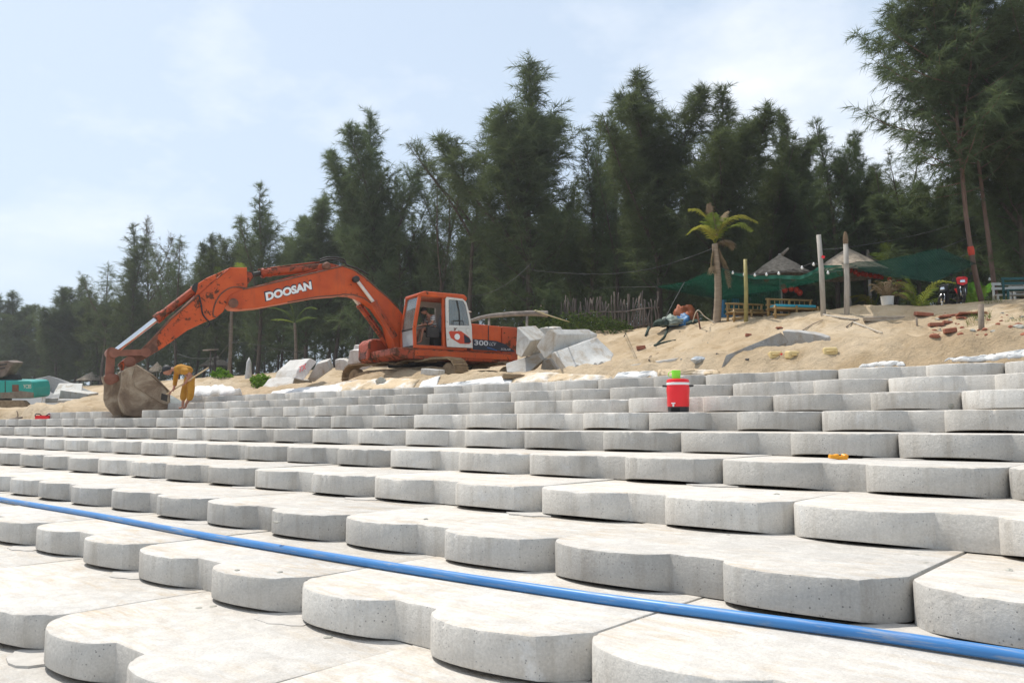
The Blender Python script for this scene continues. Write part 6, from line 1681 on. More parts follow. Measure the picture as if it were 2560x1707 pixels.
M_tgrey = pmat('grey_green_sacking', (.22, .26, .22), (.36, .40, .35), 5, .8, .7, 12)
q = on_ground(c3(690, 1085))
crumple('tarpaulin', q + _v * .6 + _r * .12, (.62, .5, .78), M_torange, 'crumpled orange tarpaulin draped over the heap by the palm', 3)
crumple('tarpaulin', q + _v * .35 - _r * .05, (.55, .4, .5), M_tblue, 'crumpled blue tarpaulin in the heap by the palm', 5)
crumple('sack_heap', q + _v * .1 - _r * .62, (.38, .34, .42), M_tgrey, 'grey-green sacking at the end of the tarpaulin heap', 7, cat='sacking')
crumple('net_heap', q - _r * 1.0, (.4, .3, .26), M_net, 'dark bundled net at the foot of the tarpaulin heap', 9, cat='net')
crumple('net_heap', q + _r * .35 - _v * .1, (.5, .3, .2), M_net, 'dark net spread below the blue tarpaulin', 11, cat='net')
for i in range(3):
    o = crumple('folded_sheet', q - _r * .45 - _v * .3, (.34, .22, .07), M_tgrey, 'folded pale sheet stacked below the grey-green sacking', 20 + i, .05 + .07 * i, 'sheet'); o['group'] = 'folded sheets by the tarpaulin heap'

# ---- dry plant in a white tub
q = on_ground(c4(718, 990)); q = at_y(c4(718, 995), max(34.3, q.y)); q.z = gz(q.x, q.y); s_ = q.dot(_v) / FPX * .306
tub = empty('plant_tub', q, 0, 'white plastic tub holding a dried brown plant', 'planter')
t = MB(); t.lathe([(42 * s_, 0), (44 * s_, .02), (50 * s_, 78 * s_), (53 * s_, 80 * s_), (53 * s_, 84 * s_), (47 * s_, 84 * s_), (45 * s_, 70 * s_)], n=24); t.build('tub', M_whitep, tub, auto=40)
for i in range(22):
    a = brg.uniform(0, 6.28); e = brg.uniform(.25, 1.3); L = brg.uniform(.8, 1.25)
    d = Vector((math.cos(a) * math.cos(e), math.sin(a) * math.cos(e), math.sin(e)))
    p0 = Vector((0, 0, 75 * s_)); frond([p0, p0 + d * L * .4, p0 + d * L * .75 + Vector((0, 0, -.08)), p0 + d * L + Vector((0, 0, -.3))], .28, M_leafd, tub, seed=i, n=12, droop=.7, w=.025)

# ---- motorbikes, facing the sea
def motorbike(loc, rz, label, cowl):
    r = empty('motorbike', loc, rz, label, 'motorbike', 'motorbikes parked by the bar')
    M_tyre, M_sil = M_black, M_chrome                 # x forward
    for nm, x in (('front_wheel', .62), ('rear_wheel', -.62)):
        w = empty(nm, (x, 0, .29)); w.parent = r
        t = MB()
        def tor(u, v):
            a, b = u * 6.2832, v * 6.2832; rr = .245 + .05 * math.cos(b); return (rr * math.cos(a), .045 * math.sin(b), rr * math.sin(a))
        t.grid(tor, 28, 8); t.build('tyre', M_tyre, w, True)
        t = MB(); t.lathe([(.03, -.04), (.05, -.03), (.05, .03), (.03, .04)], n=12, axis='y')
        for k in range(5): a = k * 1.2566; t.bar((0, 0, 0), (.21 * math.cos(a), 0, .21 * math.sin(a)), .03, .03, up=(0, 1, 0))
        t.build('rim', M_sil, w)
    t = MB()
    for s in (-1, 1): t.tube([(.62, s * .075, .29), (.50, s * .075, .75)], .022, 8)
    t.build('fork', M_sil, r, True)
    t = MB(); t.add([(.70, -.06, .60), (.70, .06, .60), (.86, 0, .44), (.40, -.06, .58), (.40, .06, .58)], [(0, 1, 2), (0, 3, 4, 1)]); t.build('front_mudguard', M_blackp, r)
    t = MB(); t.add([(.50, -.17, .78), (.58, 0, .70), (.50, .17, .78), (.46, -.20, 1.0), (.54, 0, 1.02), (.46, .20, 1.0), (.36, -.12, 1.08), (.36, .12, 1.08)], [(0, 1, 4, 3), (1, 2, 5, 4), (3, 4, 6), (4, 5, 7), (4, 7, 6)]); t.build('cowl', cowl, r, bevel=.01, seg=1)
    t = MB(); t.box((.56, 0, .87), (.05, .20, .12), None, .8); t.build('headlight', M_chrome, r, bevel=.02, seg=2)
    t = MB(); t.add([(.46, -.2, .85), (.46, .2, .85), (.40, -.17, .40), (.40, .17, .40), (.36, -.1, .25), (.36, .1, .25)], [(0, 1, 3, 2), (2, 3, 5, 4)]); o = t.build('leg_shield', M_blackp, r); md = o.modifiers.new('s', 'SOLIDIFY'); md.thickness = .03
    t = MB(); t.tube([(.34, -.34, 1.02), (.40, -.16, 1.03), (.42, 0, 1.02), (.40, .16, 1.03), (.34, .34, 1.02)], .018, 8); t.build('handlebar', M_blackp, r, True)
    for s in (-1, 1):
        t = MB(); t.tube([(.36, s * .30, 1.03), (.34, s * .33, 1.15)], .008, 6); t.lathe([(.01, -.01), (.05, 0), (.05, .012)], (.33, s * .34, 1.18), 12, 'x'); t.build('mirror', M_blackp, r)
    t = MB(); t.add([(.1, -.13, .40), (.1, .13, .40), (-.75, -.10, .72), (-.75, .10, .72), (.05, -.13, .66), (.05, .13, .66), (-.70, -.11, .80), (-.70, .11, .80)], [(0, 1, 3, 2), (4, 5, 7, 6), (0, 4, 6, 2), (1, 5, 7, 3), (0, 1, 5, 4), (2, 3, 7, 6)]); t.build('body', cowl, r, bevel=.03, seg=2)
    t = MB(); t.box((-.30, 0, .80), (.78, .25, .09)); t.build('seat', M_black, r, bevel=.03, seg=2)
    t = MB(); t.box((.05, 0, .30), (.45, .20, .22)); t.tube([(-.1, -.14, .28), (-.7, -.15, .35)], .045, 8); t.build('engine', M_dark, r, bevel=.02, seg=1)
    return r
q = at_y(c4(1320, 985), 35.6); q.z = gz(q.x, q.y); to_cam = math.atan2(-q.y, -q.x)
motorbike(q, to_cam + .15, 'red-cowled motorbike parked facing the sea under the trees', M_red)
q = at_y(c4(1235, 985), 37.0); q.z = gz(q.x, q.y); motorbike(q, to_cam - .5, 'black motorbike half hidden behind the red-cowled one', M_blackp)

# ---- plank seats at the right edge
M_wplank = pmat('white_planks', (.48, .48, .45), (.62, .62, .58), 4, .7, .3, 12)
M_teal = pmat('dark_teal_planks', (.008, .055, .055), (.02, .10, .10), 3, .6, .3, 12)
def plank_seat(p, Y, L, label, mat, back=True, H_=.42):
    b = at_y(c4(*p), Y); b.z = gz(b.x, b.y); r = empty('plank_seat', b, YAW - .1, label, 'bench')
    for i in range(3): t = MB(); t.box((L / 2, .12 * i, H_), (L, .10, .04)); t.build('plank', mat, r, bevel=.006, seg=1)
    if back:
        for z in (.72, .9): t = MB(); t.box((L / 2, .34, z), (L, .04, .10)); t.build('back_plank', mat, r, bevel=.006, seg=1)
    for sx in (.06, L - .06):
        for sy in (0, .32): t = MB(); t.box((sx, sy, (.95 if sy and back else H_) / 2), (.07, .06, .95 if sy and back else H_)); t.build('leg', mat, r)
    return r
plank_seat((1690, 915), 35.4, 2.6, 'dark teal plank seat with backrest at the grove edge', M_teal)
plank_seat((1605, 905), 36.6, 1.3, 'white plank seat behind the dark teal one', M_wplank)
plank_seat((1745, 900), 38.0, 2.4, 'taller white plank seat at the back under the trees', M_wplank, True, .8)
# red ribbon on the tall trunk
_pr, _ws, _hs = PLACED[ribbon_tree.name]
_M = Matrix.Translation(ribbon_tree.location) @ ribbon_tree.rotation_euler.to_matrix().to_4x4()
_ax = [_M @ Vector((p.x * _ws, p.y * _ws, p.z * _hs)) for p in _pr['axis']]
_zr = at_d(c4(1464, 472), _ax[0].dot(_v)).z
for _a, _b in zip(_ax, _ax[1:]):
    if _a.z <= _zr <= _b.z: rb = _a.lerp(_b, (_zr - _a.z) / (_b.z - _a.z)); break
_gr = .0062 * 20 * _ws * .9
t = MB(); t.lathe([(_gr + .015, -.17), (_gr + .03, -.07), (_gr + .028, .08), (_gr + .015, .17)], (0, 0, 0), 12, caps=False); o = t.build('red_ribbon', M_lant, None); o.location = rb
o.rotation_euler = (_b - _a).to_track_quat('Z', 'Y').to_euler()
tag(o, 'red cloth ribbon tied round the slender tall trunk', 'ribbon')
# ---- grass at the right end of the bank
rg = np.random.default_rng(8); n = 5200
cA, cB = on_ground(c4(1560, 975)), on_ground(c4(1860, 965))
u = rg.random(n); w_ = rg.normal(0, .8, n)
gxs = cA.x + (cB.x - cA.x + 2.5) * u - .5; gys = cA.y + (cB.y - cA.y) * u + w_
gzs = ground_z(gxs, gys)
ok_ = vnoise(gxs * 1.2, gys * 1.2, 3) > -.12
B3 = np.stack([gxs, gys, gzs - .02], 1)[ok_]; n = len(B3)
dd = rg.normal(0, .35, (n, 3)); dd[:, 2] = 1; sd2 = np.cross(dd, rg.normal(0, 1, (n, 3))); sd2 /= np.linalg.norm(sd2, axis=1, keepdims=True)
L2 = rg.uniform(.12, .34, (n, 1))
tri = np.stack([B3 - sd2 * .008, B3 + sd2 * .008, B3 + dd * L2], 1).reshape(-1, 3)
tag(place('bank_grass', raw_mesh('bank_grass', tri, np.arange(len(tri)).reshape(-1, 3), leaf_mat('grass_blade', (.10, .13, .03), (.22, .22, .07), .3))), 'thin grass on the bank under the tall trees', 'grass', kind='stuff')
# ================================================================== people
M_skin = pmat('tanned_skin', (.30, .135, .085), (.40, .19, .125), 6, .55, .1, 40)
def cloth_mat(name, lo, hi, s=5): return pmat(name, lo, hi, s, .9, .6, 14)
def skin_obj(name, nodes, edges, mat, parent, root, sub=2, smooth=True):
    """one continuous body grown over joints: nodes {key: (point, radius or (rx, ry))}."""
    keys = list(nodes); ix = {k: i for i, k in enumerate(keys)}
    me = bpy.data.meshes.new(name); me.from_pydata([tuple(nodes[k][0]) for k in keys], [(ix[a], ix[b]) for a, b in edges], [])
    me.materials.append(mat)
    o = bpy.data.objects.new(name, me); col.objects.link(o); o.parent = parent
    md = o.modifiers.new('skin', 'SKIN'); md.use_smooth_shade = True; md.branch_smoothing = .6
    lay = me.skin_vertices[0] if len(me.skin_vertices) else None
    for k in keys:
        r = nodes[k][1]; r = r if isinstance(r, tuple) else (r, r)
        lay.data[ix[k]].radius = r; lay.data[ix[k]].use_root = (k == root)
    sb = o.modifiers.new('sub', 'SUBSURF'); sb.levels = sub; sb.render_levels = sub
    return o
def head_parts(parent, c, face, up, r, hair_mat, cap=None):
    """skull-shaped head with face relief, ears and hair; c centre, face direction."""
    face = Vector(face).normalized(); up = (Vector(up) - face * Vector(up).dot(face)).normalized(); sd = up.cross(face)
    M = Matrix((face, sd, up)).transposed()
    t = MB()
    def fn(u, v):
        a, b = u * 6.2832, (v - .5) * math.pi
        d = Vector((math.cos(a) * math.cos(b), math.sin(a) * math.cos(b), math.sin(b)))
        x, y, z = d.x * .95, d.y * .78, d.z * 1.12
        if z < 0: x *= 1 - .12 * z * z; y *= 1 + .22 * z
        f = max(0, d.x)
        nose = math.exp(-(d.y / .16) ** 2 - ((d.z + .10) / .20) ** 2) * .22 * f
        brow = math.exp(-((d.z - .22) / .12) ** 2) * .05 * f
        eye = -math.exp(-((abs(d.y) - .32) / .13) ** 2 - ((d.z - .08) / .10) ** 2) * .07 * f
        lip = math.exp(-(d.y / .26) ** 2 - ((d.z + .46) / .08) ** 2) * .06 * f
        chin = math.exp(-(d.y / .3) ** 2 - ((d.z + .80) / .16) ** 2) * .10 * f
        x += nose + brow + eye + lip + chin
        ear = math.exp(-((d.x + .05) / .14) ** 2 - ((d.z + .02) / .22) ** 2) * .14
        y += ear * (1 if d.y > 0 else -1)
        return Vector(c) + M @ Vector((x, y, z)) * r
    t.grid(fn, 32, 20); hd = t.build('head', M_skin, parent, True)
    t = MB()
    def hf(u, v):
        a = u * 6.2832; b = math.pi / 2 - v * (1.3 + .75 * (.5 - .5 * math.cos(a)))
        d = Vector((math.cos(a) * math.cos(b), math.sin(a) * math.cos(b), math.sin(b)))
        return Vector(c) + M @ Vector((d.x * 1.05 - .03, d.y * .90, d.z * 1.2)) * r * (1.03 + .03 * mnoise.noise(d * 6))
    t.grid(hf, 28, 12); t.build('hair' if cap is None else 'cap', hair_mat if cap is None else cap, hd, True)
    if cap is not None:
        t = MB(); t.grid(lambda u, v: Vector(c) + M @ Vector((.75 + .85 * v, (u - .5) * 1.25 * (1 - .35 * v * v), .52 - .16 * v + .06 * math.cos((u - .5) * 3))) * r, 8, 4)
        o = t.build('cap_peak', cap, hd, True); o.modifiers.new('s', 'SOLIDIFY').thickness = .012
    return hd
def hand(nodes, edges, key, wrist, dirv, sidev, r=.5, curl=.5, s=1.0):
    """palm with four fingers of different length and a thumb, appended to a body graph."""
    d, sd = Vector(dirv).normalized(), Vector(sidev).normalized(); nrm = d.cross(sd).normalized()
    p = Vector(wrist) + d * .06 * s
    nodes[key + 'palm'] = (p, (.032 * s, .020 * s)); edges.append((key, key + 'palm'))
    for i, L in enumerate((.072, .082, .076, .060)):
        o = (i - 1.5) * .022 * s
        b = p + d * .035 * s + sd * o; m = b + (d * .62 + nrm * curl * .5).normalized() * L * .55 * s; e = m + (d * (1 - curl) + nrm * curl * 1.3).normalized() * L * .5 * s
        for q, (pt, rr) in enumerate(((b, .0095), (m, .0088), (e, .007))):
            nodes['%sf%d%d' % (key, i, q)] = (pt, rr * s)
        edges += [(key + 'palm', '%sf%d0' % (key, i)), ('%sf%d0' % (key, i), '%sf%d1' % (key, i)), ('%sf%d1' % (key, i), '%sf%d2' % (key, i))]
    b = p - sd * .035 * s - d * .012 * s; e = b + (d * .7 - sd * .5 + nrm * curl).normalized() * .05 * s
    nodes[key + 't0'] = (b, .011 * s); nodes[key + 't1'] = (e, .009 * s); edges += [(key + 'palm', key + 't0'), (key + 't0', key + 't1')]

# ---- worker in yellow, bent over, working a hoe at the bucket's mouth
wf = at_y(c1(805, 1366), row_y(2) + .62); wf.z = row_z(2) + .005
wd = wf.dot(_v)
W_ = empty('person', wf, 0, 'worker in mustard yellow work clothes bending over with a long-handled hoe', 'person')
def wp(x, y, dz=0.0): return at_d(c1(x, y), wd + dz) - wf
near, far = -.13, .13
N = {'pel': (wp(868, 1082), .115), 'belly': (wp(840, 1035), .115), 'chest': (wp(785, 1022), .13), 'neck': (wp(728, 1028), .055), 'hd': (wp(690, 1045), .07)}
E_ = [('pel', 'belly'), ('belly', 'chest'), ('chest', 'neck'), ('neck', 'hd')]
for s, dz in (('n', near), ('f', far)):
    kx = 880 if s == 'n' else 822
    N['hip' + s] = (wp(872, 1105, dz), .092); N['knee' + s] = (wp(kx, 1215, dz), .058); N['calf' + s] = (wp(kx - 4, 1260, dz), .052); N['ank' + s] = (wp(832 if s == 'n' else 806, 1336, dz), .036); N['heel' + s] = (wp(832 if s == 'n' else 808, 1358, dz), .034); N['toe' + s] = (wp(805 if s == 'n' else 770, 1364, dz - .02), .026)
    E_ += [('pel', 'hip' + s), ('hip' + s, 'knee' + s), ('knee' + s, 'calf' + s), ('calf' + s, 'ank' + s), ('ank' + s, 'heel' + s), ('heel' + s, 'toe' + s)]
N['shn'] = (wp(805, 1040, -.17), .06); N['eln'] = (wp(872, 1078, -.26), .044); N['wrn'] = (wp(832, 1145, -.22), .030)
N['shf'] = (wp(755, 1045, .16), .06); N['elf'] = (wp(745, 1140, .2), .044); N['wrf'] = (wp(728, 1205, .02), .030)
E_ += [('chest', 'shn'), ('shn', 'eln'), ('eln', 'wrn'), ('chest', 'shf'), ('shf', 'elf'), ('elf', 'wrf')]
hnd = (wp(690, 1232) - wp(1025, 1020)).normalized()
hand(N, E_, 'wrn', N['wrn'][0], wp(820, 1160, -.2) - N['wrn'][0], hnd, curl=.7)
hand(N, E_, 'wrf', N['wrf'][0], wp(712, 1218, .0) - N['wrf'][0], hnd, curl=.7)
skin_obj('body', N, E_, M_skin, W_, 'pel')
M_ylw = cloth_mat('mustard_cloth', (.33, .15, .016), (.46, .22, .028))
S = {'w': (wp(872, 1078), .150), 'b': (wp(845, 1040), .185), 'm': (wp(808, 1025), .20), 'c': (wp(768, 1040), .175), 'n': (wp(735, 1030), .075),
     'sn': (wp(808, 1045, -.2), .09), 'en': (wp(858, 1058, -.27), .068), 'sf': (wp(755, 1050, .18), .085), 'ef': (wp(744, 1130, .2), .065), 'gf': (wp(738, 1180, .1), .055)}
skin_obj('shirt', S, [('w', 'b'), ('b', 'm'), ('m', 'c'), ('c', 'n'), ('m', 'sn'), ('sn', 'en'), ('c', 'sf'), ('sf', 'ef'), ('ef', 'gf')], M_ylw, W_, 'w')
T = {'w': (wp(872, 1072), .150), 'h': (wp(872, 1100), .155)}
te = [('w', 'h')]
for s, dz in (('n', near), ('f', far)):
    kx = 880 if s == 'n' else 822
    T['t' + s] = (wp(878 if s == 'n' else 846, 1145, dz), .115); T['k' + s] = (wp(kx, 1215, dz), .095); T['c' + s] = (wp(kx - 10, 1275, dz), .092); T['a' + s] = (wp(856 if s == 'n' else 810, 1302, dz), .062)
    te += [('h', 't' + s), ('t' + s, 'k' + s), ('k' + s, 'c' + s), ('c' + s, 'a' + s)]
skin_obj('trousers', T, te, M_ylw, W_, 'w')
head_parts(W_, wp(676, 1042), wp(640, 1075) - wp(676, 1042), wp(640, 1010) - wp(676, 1042), .122, pmat('black_hair', (.008, .007, .007), (.02, .018, .016), 20, .6, .4), M_black)
for s, dz in (('n', near), ('f', far)):
    a_, b_ = wp(838 if s == 'n' else 812, 1372, dz), wp(795 if s == 'n' else 762, 1372, dz - .02)
    t = MB(); a_.z = b_.z = .012; t.bar(a_, b_, .09, .02); t.build('sandal', M_whitep if s == 'n' else M_black, W_, bevel=.008, seg=1)
hoe = empty('hoe', wf + wp(690, 1232), 0, 'long-handled hoe held by the worker in yellow', 'hoe')
M_haft = pmat('pale_haft', (.42, .29, .15), (.54, .40, .24), 3, .6, .2, 14)
h0_ = wp(690, 1232)
t = MB(); t.tube([wp(672, 1244, .3) - h0_, wp(830, 1145, -.2) - h0_ + Vector((0, 0, 0)), wp(1026, 1020, -.42) - h0_], .019, 8); t.build('haft', M_haft, hoe, True)
t = MB(); e_ = wp(668, 1246, .42) - h0_; t.box(tuple(e_ + Vector((-.05, -.03, -.08))), (.18, .012, .20), (.5, .3, YAW)); t.build('blade', M_dark, hoe, bevel=.003, seg=1)

# ---- operator in the cab, striped shirt
op = empty('person', EXC, EX_YAW, 'operator in a striped shirt seated inside the orange cab', 'person')
sx0, sy0, sz0 = sx_ + .08, sy_, zb + .60
Y_ = lambda x, y, z: Vector((sx0 + x, sy0 + y, sz0 + z))
N = {'pel': (Y_(0, 0, .08), .12), 'belly': (Y_(.04, 0, .24), .12), 'chest': (Y_(.12, 0, .46), .13), 'neck': (Y_(.24, 0, .58), .055), 'hd': (Y_(.29, 0, .62), .06)}
E_ = [('pel', 'belly'), ('belly', 'chest'), ('chest', 'neck'), ('neck', 'hd')]
for s, q in (('l', 1), ('r', -1)):
    N['hip' + s] = (Y_(.06, q * .11, .05), .09); N['knee' + s] = (Y_(.48, q * .15, .08), .06); N['ank' + s] = (Y_(.56, q * .15, -.36), .038); N['toe' + s] = (Y_(.70, q * .15, -.42), .03)
    N['sh' + s] = (Y_(.12, q * .19, .52), .06); N['el' + s] = (Y_(.22, q * .27, .24), .045); N['wr' + s] = (Y_(.44, q * .26, .20), .03)
    E_ += [('pel', 'hip' + s), ('hip' + s, 'knee' + s), ('knee' + s, 'ank' + s), ('ank' + s, 'toe' + s), ('chest', 'sh' + s), ('sh' + s, 'el' + s), ('el' + s, 'wr' + s)]
    hand(N, E_, 'wr' + s, N['wr' + s][0], (1, 0, 0), (0, 1, 0), curl=.7)
skin_obj('body', N, E_, M_skin, op, 'pel')
ms, n, l, b = _nt('striped_cloth'); v = obj_vec(n, l, False)
wv = n.new('ShaderNodeTexWave'); wv.bands_direction = 'Z'; wv.inputs['Scale'].default_value = 5.5; wv.inputs['Distortion'].default_value = .5; l.new(v, wv.inputs['Vector'])
l.new(ramp(n, l, wv.outputs['Fac'], [(.5, (.66, .64, .60)), (.58, (.06, .06, .08))]).outputs[0], b.inputs['Base Color']); b.inputs['Roughness'].default_value = .9
skin_obj('shirt', {'w': (Y_(0, 0, .10), .15), 'b': (Y_(.04, 0, .26), .155), 'c': (Y_(.11, 0, .46), .165), 'n': (Y_(.15, 0, .57), .09), 'sl': (Y_(.12, .2, .50), .085), 'el': (Y_(.19, .26, .32), .07), 'sr': (Y_(.12, -.2, .50), .085), 'er': (Y_(.19, -.26, .32), .07)},
         [('w', 'b'), ('b', 'c'), ('c', 'n'), ('c', 'sl'), ('sl', 'el'), ('c', 'sr'), ('sr', 'er')], ms, op, 'w')
skin_obj('shorts', {'w': (Y_(0, 0, .08), .145), 'hl': (Y_(.1, .11, .06), .11), 'kl': (Y_(.38, .15, .08), .085), 'hr': (Y_(.1, -.11, .06), .11), 'kr': (Y_(.38, -.15, .08), .085)}, [('w', 'hl'), ('hl', 'kl'), ('w', 'hr'), ('hr', 'kr')], cloth_mat('black_cloth', (.012, .012, .014), (.03, .03, .035)), op, 'w')
head_parts(op, Y_(.38, 0, .68), (1, .1, -.7), (.5, 0, 1), .108, pmat('dark_hair', (.008, .007, .007), (.02, .018, .016), 20, .6, .4))

# ---- man in white on the far sand
mq = at_d(c5(362, 528), 68); mq.z = gz(mq.x, mq.y); k_ = 1.0
mw = empty('person', mq, to_cam if False else YAW, 'man in white clothes and red cap standing by the far gravel', 'person', scale=max(.85, min(1.1, k_)))
Q = lambda x, y, z: Vector((x, y, z))
N = {'pel': (Q(0, 0, .92), .11), 'belly': (Q(0, 0, 1.08), .105), 'chest': (Q(0, .02, 1.30), .12), 'neck': (Q(0, .03, 1.46), .05), 'hd': (Q(0, .03, 1.52), .055)}
E_ = [('pel', 'belly'), ('belly', 'chest'), ('chest', 'neck'), ('neck', 'hd')]
for s, q in (('l', -1), ('r', 1)):
    N['hip' + s] = (Q(q * .09, 0, .86), .085); N['knee' + s] = (Q(q * .10, .02, .48), .055); N['ank' + s] = (Q(q * .11, 0, .08), .036); N['toe' + s] = (Q(q * .13, -.14, .03), .03)
    N['sh' + s] = (Q(q * .18, .02, 1.38), .055); N['el' + s] = (Q(q * .25, .03, 1.10), .042); N['wr' + s] = (Q(q * .22, -.12, .92), .03)
    E_ += [('pel', 'hip' + s), ('hip' + s, 'knee' + s), ('knee' + s, 'ank' + s), ('ank' + s, 'toe' + s), ('chest', 'sh' + s), ('sh' + s, 'el' + s), ('el' + s, 'wr' + s)]
    hand(N, E_, 'wr' + s, N['wr' + s][0], (0, -.6, -.8), (q, 0, 0), curl=.4)
skin_obj('body', N, E_, M_skin, mw, 'pel')
M_wc = cloth_mat('white_cloth', (.58, .58, .57), (.70, .70, .69))
skin_obj('shirt', {'w': (Q(0, 0, .86), .14), 'b': (Q(0, 0, 1.08), .14), 'c': (Q(0, .02, 1.32), .15), 'n': (Q(0, .03, 1.43), .075), 'sl': (Q(-.19, .02, 1.37), .08), 'el': (Q(-.25, .03, 1.12), .062), 'wl': (Q(-.23, -.10, .97), .05), 'sr': (Q(.19, .02, 1.37), .08), 'er': (Q(.25, .03, 1.12), .062), 'wr': (Q(.23, -.10, .97), .05)},
         [('w', 'b'), ('b', 'c'), ('c', 'n'), ('c', 'sl'), ('sl', 'el'), ('el', 'wl'), ('c', 'sr'), ('sr', 'er'), ('er', 'wr')], M_wc, mw, 'w')
skin_obj('trousers', {'w': (Q(0, 0, .94), .13), 'hl': (Q(-.09, 0, .84), .105), 'kl': (Q(-.10, .02, .48), .078), 'al': (Q(-.11, 0, .10), .065), 'hr': (Q(.09, 0, .84), .105), 'kr': (Q(.10, .02, .48), .078), 'ar': (Q(.11, 0, .10), .065)},
         [('w', 'hl'), ('hl', 'kl'), ('kl', 'al'), ('w', 'hr'), ('hr', 'kr'), ('kr', 'ar')], cloth_mat('grey_white_cloth', (.46, .46, .45), (.58, .58, .57)), mw, 'w')
head_parts(mw, Q(0, .02, 1.62), (-.3, -1, -.1), (0, 0, 1), .105, M_black, M_lant)

# ================================================================== far left: teal digger, gravel, basket
td_ = on_ground(c5(150, 505)).dot(_v); td_ = 40.0
M_tealp = paint_mat('teal_paint', (.015, .26, .22), (.03, .34, .29), .45, .45)
tq = at_d(c5(130, 560), td_); tq.z = gz(tq.x, tq.y)
te_ = empty('excavator', tq, 0, 'small teal excavator seen from behind at the far end of the sand', 'excavator')
def tp5(x, y, dz=0): return at_d(c5(x, y), td_ + dz) - tq
t = MB(); ol = [(-330, 345), (-250, 338), (240, 340), (268, 350), (280, 400), (280, 470), (262, 490), (-330, 495)]
F_ = [tp5(*p) for p in ol]; n_ = len(F_); ev = _v * 1.5
t.add(F_ + [p + ev for p in F_], [tuple(range(n_)), tuple(range(2 * n_ - 1, n_ - 1, -1))] + [(j, n_ + j, n_ + (j + 1) % n_, (j + 1) % n_) for j in range(n_)])
t.build('counterweight', M_tealp, te_, bevel=.07, seg=3)
t = MB(); F_ = [tp5(*p, -.01) for p in ((40, 342), (46, 342), (46, 490), (40, 490))]; t.add(F_ + [p + _v * .02 for p in F_], [(0, 1, 2, 3), (7, 6, 5, 4), (0, 4, 5, 1), (1, 5, 6, 2), (2, 6, 7, 3), (3, 7, 4, 0)]); t.build('panel_seam', M_dark, te_)
t = MB(); F_ = [tp5(*p, -.012) for p in ((0, 440), (105, 436), (160, 425), (280, 440), (280, 485), (0, 492))]; n_ = len(F_); t.add(F_ + [p + _v * .03 for p in F_], [tuple(range(n_)), tuple(range(2 * n_ - 1, n_ - 1, -1))] + [(j, n_ + j, n_ + (j + 1) % n_, (j + 1) % n_) for j in range(n_)]); t.build('mud_stain', pmat('dried_mud', (.15, .12, .09), (.26, .22, .17), 5, .95, .5), te_)
t = MB(); F_ = [tp5(*p, -.02) for p in ((102, 375), (155, 375), (155, 432), (102, 432))]; t.add(F_ + [p + _v * .03 for p in F_], [(0, 1, 2, 3), (7, 6, 5, 4), (0, 4, 5, 1), (1, 5, 6, 2), (2, 6, 7, 3), (3, 7, 4, 0)]); t.build('lock_plate', M_rust, te_)
a_, b_ = tp5(195, 405, -.025), tp5(262, 372, -.025)
me_o = fit_text('lettering', 'YC85', pmat('cream_letter', (.6, .62, .5), (.7, .72, .6), 5, .6, .1), te_, a_, _r, Vector((0, 0, 1)), (b_ - a_).dot(_r), abs(b_.z - a_.z), .01)
t = MB(); t.lathe([(.5, -.1), (.5, .35)], (tp5(0, 510, .8).x, tp5(0, 510, .8).y, tp5(0, 512).z), 20); t.build('slew_ring', M_dark, te_)
for s in (-1, 1):
    c_ = tp5(-20, 520, .8 + s * .75); t = MB(); 
    for i in range(5): pass
    ol = [(-1.3, .0), (1.3, 0), (1.5, .2), (1.5, .38), (1.3, .55), (-1.3, .55), (-1.5, .38), (-1.5, .2)]
    t.prism(ol, lambda u, v, w: (c_.x + _r.x * u + _v.x * w, c_.y + _r.y * u + _v.y * w, v - .02), -.22, .22); t.build('track', M_track, te_, bevel=.05, seg=2)
# folded rusty boom and bucket standing over the house
def slabp(nm, pts, dz, th, mat, par=te_):
    F_ = [tp5(*p, dz) for p in pts]; n_ = len(F_); t = MB()
    t.add(F_ + [p + _v * th for p in F_], [tuple(range(n_)), tuple(range(2 * n_ - 1, n_ - 1, -1))] + [(j, n_ + j, n_ + (j + 1) % n_, (j + 1) % n_) for j in range(n_)]); return t.build(nm, mat, par, bevel=.03, seg=1)
M_browns = pmat('brown_steel', (.10, .075, .06), (.20, .155, .125), 5, .8, .5)
bk = slabp('bucket', [(-120, 190), (60, 172), (120, 190), (40, 305), (-20, 325), (-140, 325)], .3, .8, M_browns)
slabp('bucket_slot', [(-60, 210), (60, 195), (55, 208), (-60, 224)], .285, .03, M_dark, bk)
slabp('bucket_slot', [(-60, 240), (45, 226), (40, 240), (-60, 255)], .285, .03, M_dark, bk)
slabp('boom', [(-200, 345), (40, 300), (130, 285), (150, 335), (100, 345)], .5, .4, M_dark)
# gravel heap and dark crumbling edge
gq = on_ground(c5(300, 520)); 
M_gravel = pmat('grey_gravel', (.20, .20, .195), (.40, .40, .39), 18, .95, .9, 40, bdist=.03)
t = MB()
def gfn(u, v):
    a = u * 6.2832; r = (1 - v); x, y = math.cos(a) * r * 8.5, math.sin(a) * r * 3.0
    z = 2.6 * (1 - r ** 1.3) * (1 + .3 * math.sin(a * 2)) + .08 * mnoise.noise(Vector((x * 2, y * 2, 0)))
    return (x, y, z - .05)
gc = at_d(c5(400, 470), 78); 
t.grid(gfn, 48, 14); o = t.build('gravel_heap', M_gravel, None, True); o.location = (gc.x, gc.y, gz(gc.x, gc.y)); o.rotation_euler = (0, 0, YAW); tag(o, 'heap of grey gravel behind the man in white', 'gravel', kind='stuff')
bq = at_y(c5(368, 648), row_y(1) + .75); bq.z = row_z(1) + .003
bs = bq.dot(_v) / FPX * .29762
bk_ = empty('basket', bq, YAW, 'low red plastic basket with two black handles standing on the steps', 'basket')
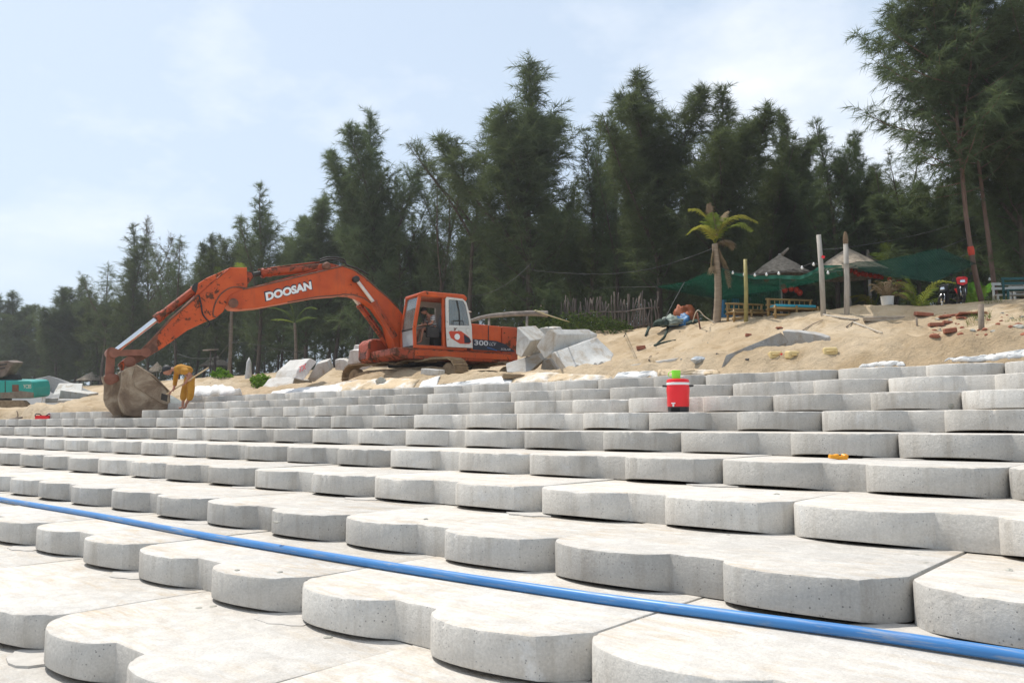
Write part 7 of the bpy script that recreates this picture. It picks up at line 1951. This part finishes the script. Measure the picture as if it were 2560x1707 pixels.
t = MB(); wv_ = 60 * bs; t.box((0, 0, 16 * bs), (2 * wv_, 1.1 * wv_, 32 * bs), None, 1.0); t.build('tub', M_red, bk_, bevel=.03, seg=2)
t = MB(); t.box((0, 0, 32.5 * bs), (2.1 * wv_, 1.2 * wv_, 3 * bs)); t.build('rim', M_red, bk_, bevel=.006, seg=1)
for s in (-1, 1):
    t = MB(); t.tube(catmull([Vector((s * wv_ * .75, -.18, 30 * bs)), Vector((s * wv_ * .9, -.1, 46 * bs)), Vector((s * wv_ * .9, .1, 46 * bs)), Vector((s * wv_ * .75, .18, 30 * bs))], 4), .018, 6); t.build('handle', M_blackp, bk_, True)
q = at_y(c5(130, 648), row_y(1) + .9); q.z = row_z(1); stick([q + Vector((-.3, 0, .03)), q + Vector((-.1, .1, .12)), q + Vector((.1, 0, .3))], .03, 'dark twisted root lying on the steps near the red basket', M_stick, 'driftwood', 'driftwood', drop=False)
q2 = q; t = MB(); t.tube([q + Vector((-.5, 0, .03)), q + Vector((.3, .1, .08))], .035, 6)
tag(t.build('driftwood', M_stick, None, True), 'dark stick lying beside the twisted root on the steps', 'driftwood')
# folded parasol, T-pole, marker post under the far trees
q = at_y(c1(1368, 1085), 33); q.z = gz(q.x, q.y); d_ = q.dot(_v)
fp = empty('folded_parasol', q, 0, 'closed grey beach parasol standing by the creeper', 'parasol')
ht = at_d(c1(1368, 930), d_).z - q.z
t = MB(); t.tube([(0, 0, -.2), (0, 0, ht)], .025, 8); t.build('pole', M_whitep, fp, True)
t = MB(); t.lathe([(.20, ht * .25), (.27, ht * .3), (.21, ht * .6), (.17, ht * .85), (.05, ht * .98)], n=14); t.build('canopy', pmat('grey_canvas', (.38, .38, .37), (.5, .5, .49), 4, .9, .4), fp, True)
q = at_y(c1(1040, 1020), 40); q.z = gz(q.x, q.y); d_ = q.dot(_v); tz = at_d(c1(1040, 872), d_).z - q.z
tpz = empty('lamp_pole', q, YAW, 'thin pole with a pale crossbar under the trees behind the worker', 'pole')
t = MB(); t.tube([(0, 0, -.2), (0, 0, tz)], .05, 8); t.build('shaft', M_bark, tpz, True)
t = MB(); t.tube([(-.75, 0, tz + .02), (.75, 0, tz + .12)], .07, 8); t.build('crossbar', M_stick, tpz, True)
q = at_y(c5(545, 362), 30); q.z = gz(q.x, q.y); t = MB(); t.box((0, 0, .45), (.2, .2, .95)); t.box((0, 0, .98), (.28, .28, .12)); o = t.build('marker_post', M_slab, bevel=.02); o.location = q; tag(o, 'white concrete marker post beyond the far propped slab', 'post')
# ================================================================== sea haze between the camera and the far trees
hz = MB(); hz.box((-60, 60, 14), (420, 330, 44))
M_haze, _n, _l, _b = _nt('haze')
_n.remove(_b)
_pv = _n.new('ShaderNodeVolumePrincipled')
_pv.inputs['Color'].default_value = (.93, .95, .97, 1)
_pv.inputs['Density'].default_value = .00055
_pv.inputs['Anisotropy'].default_value = .3
_l.new(_pv.outputs[0], _n.get('Material Output').inputs['Volume'])
tag(hz.build('haze', M_haze), kind='stuff')
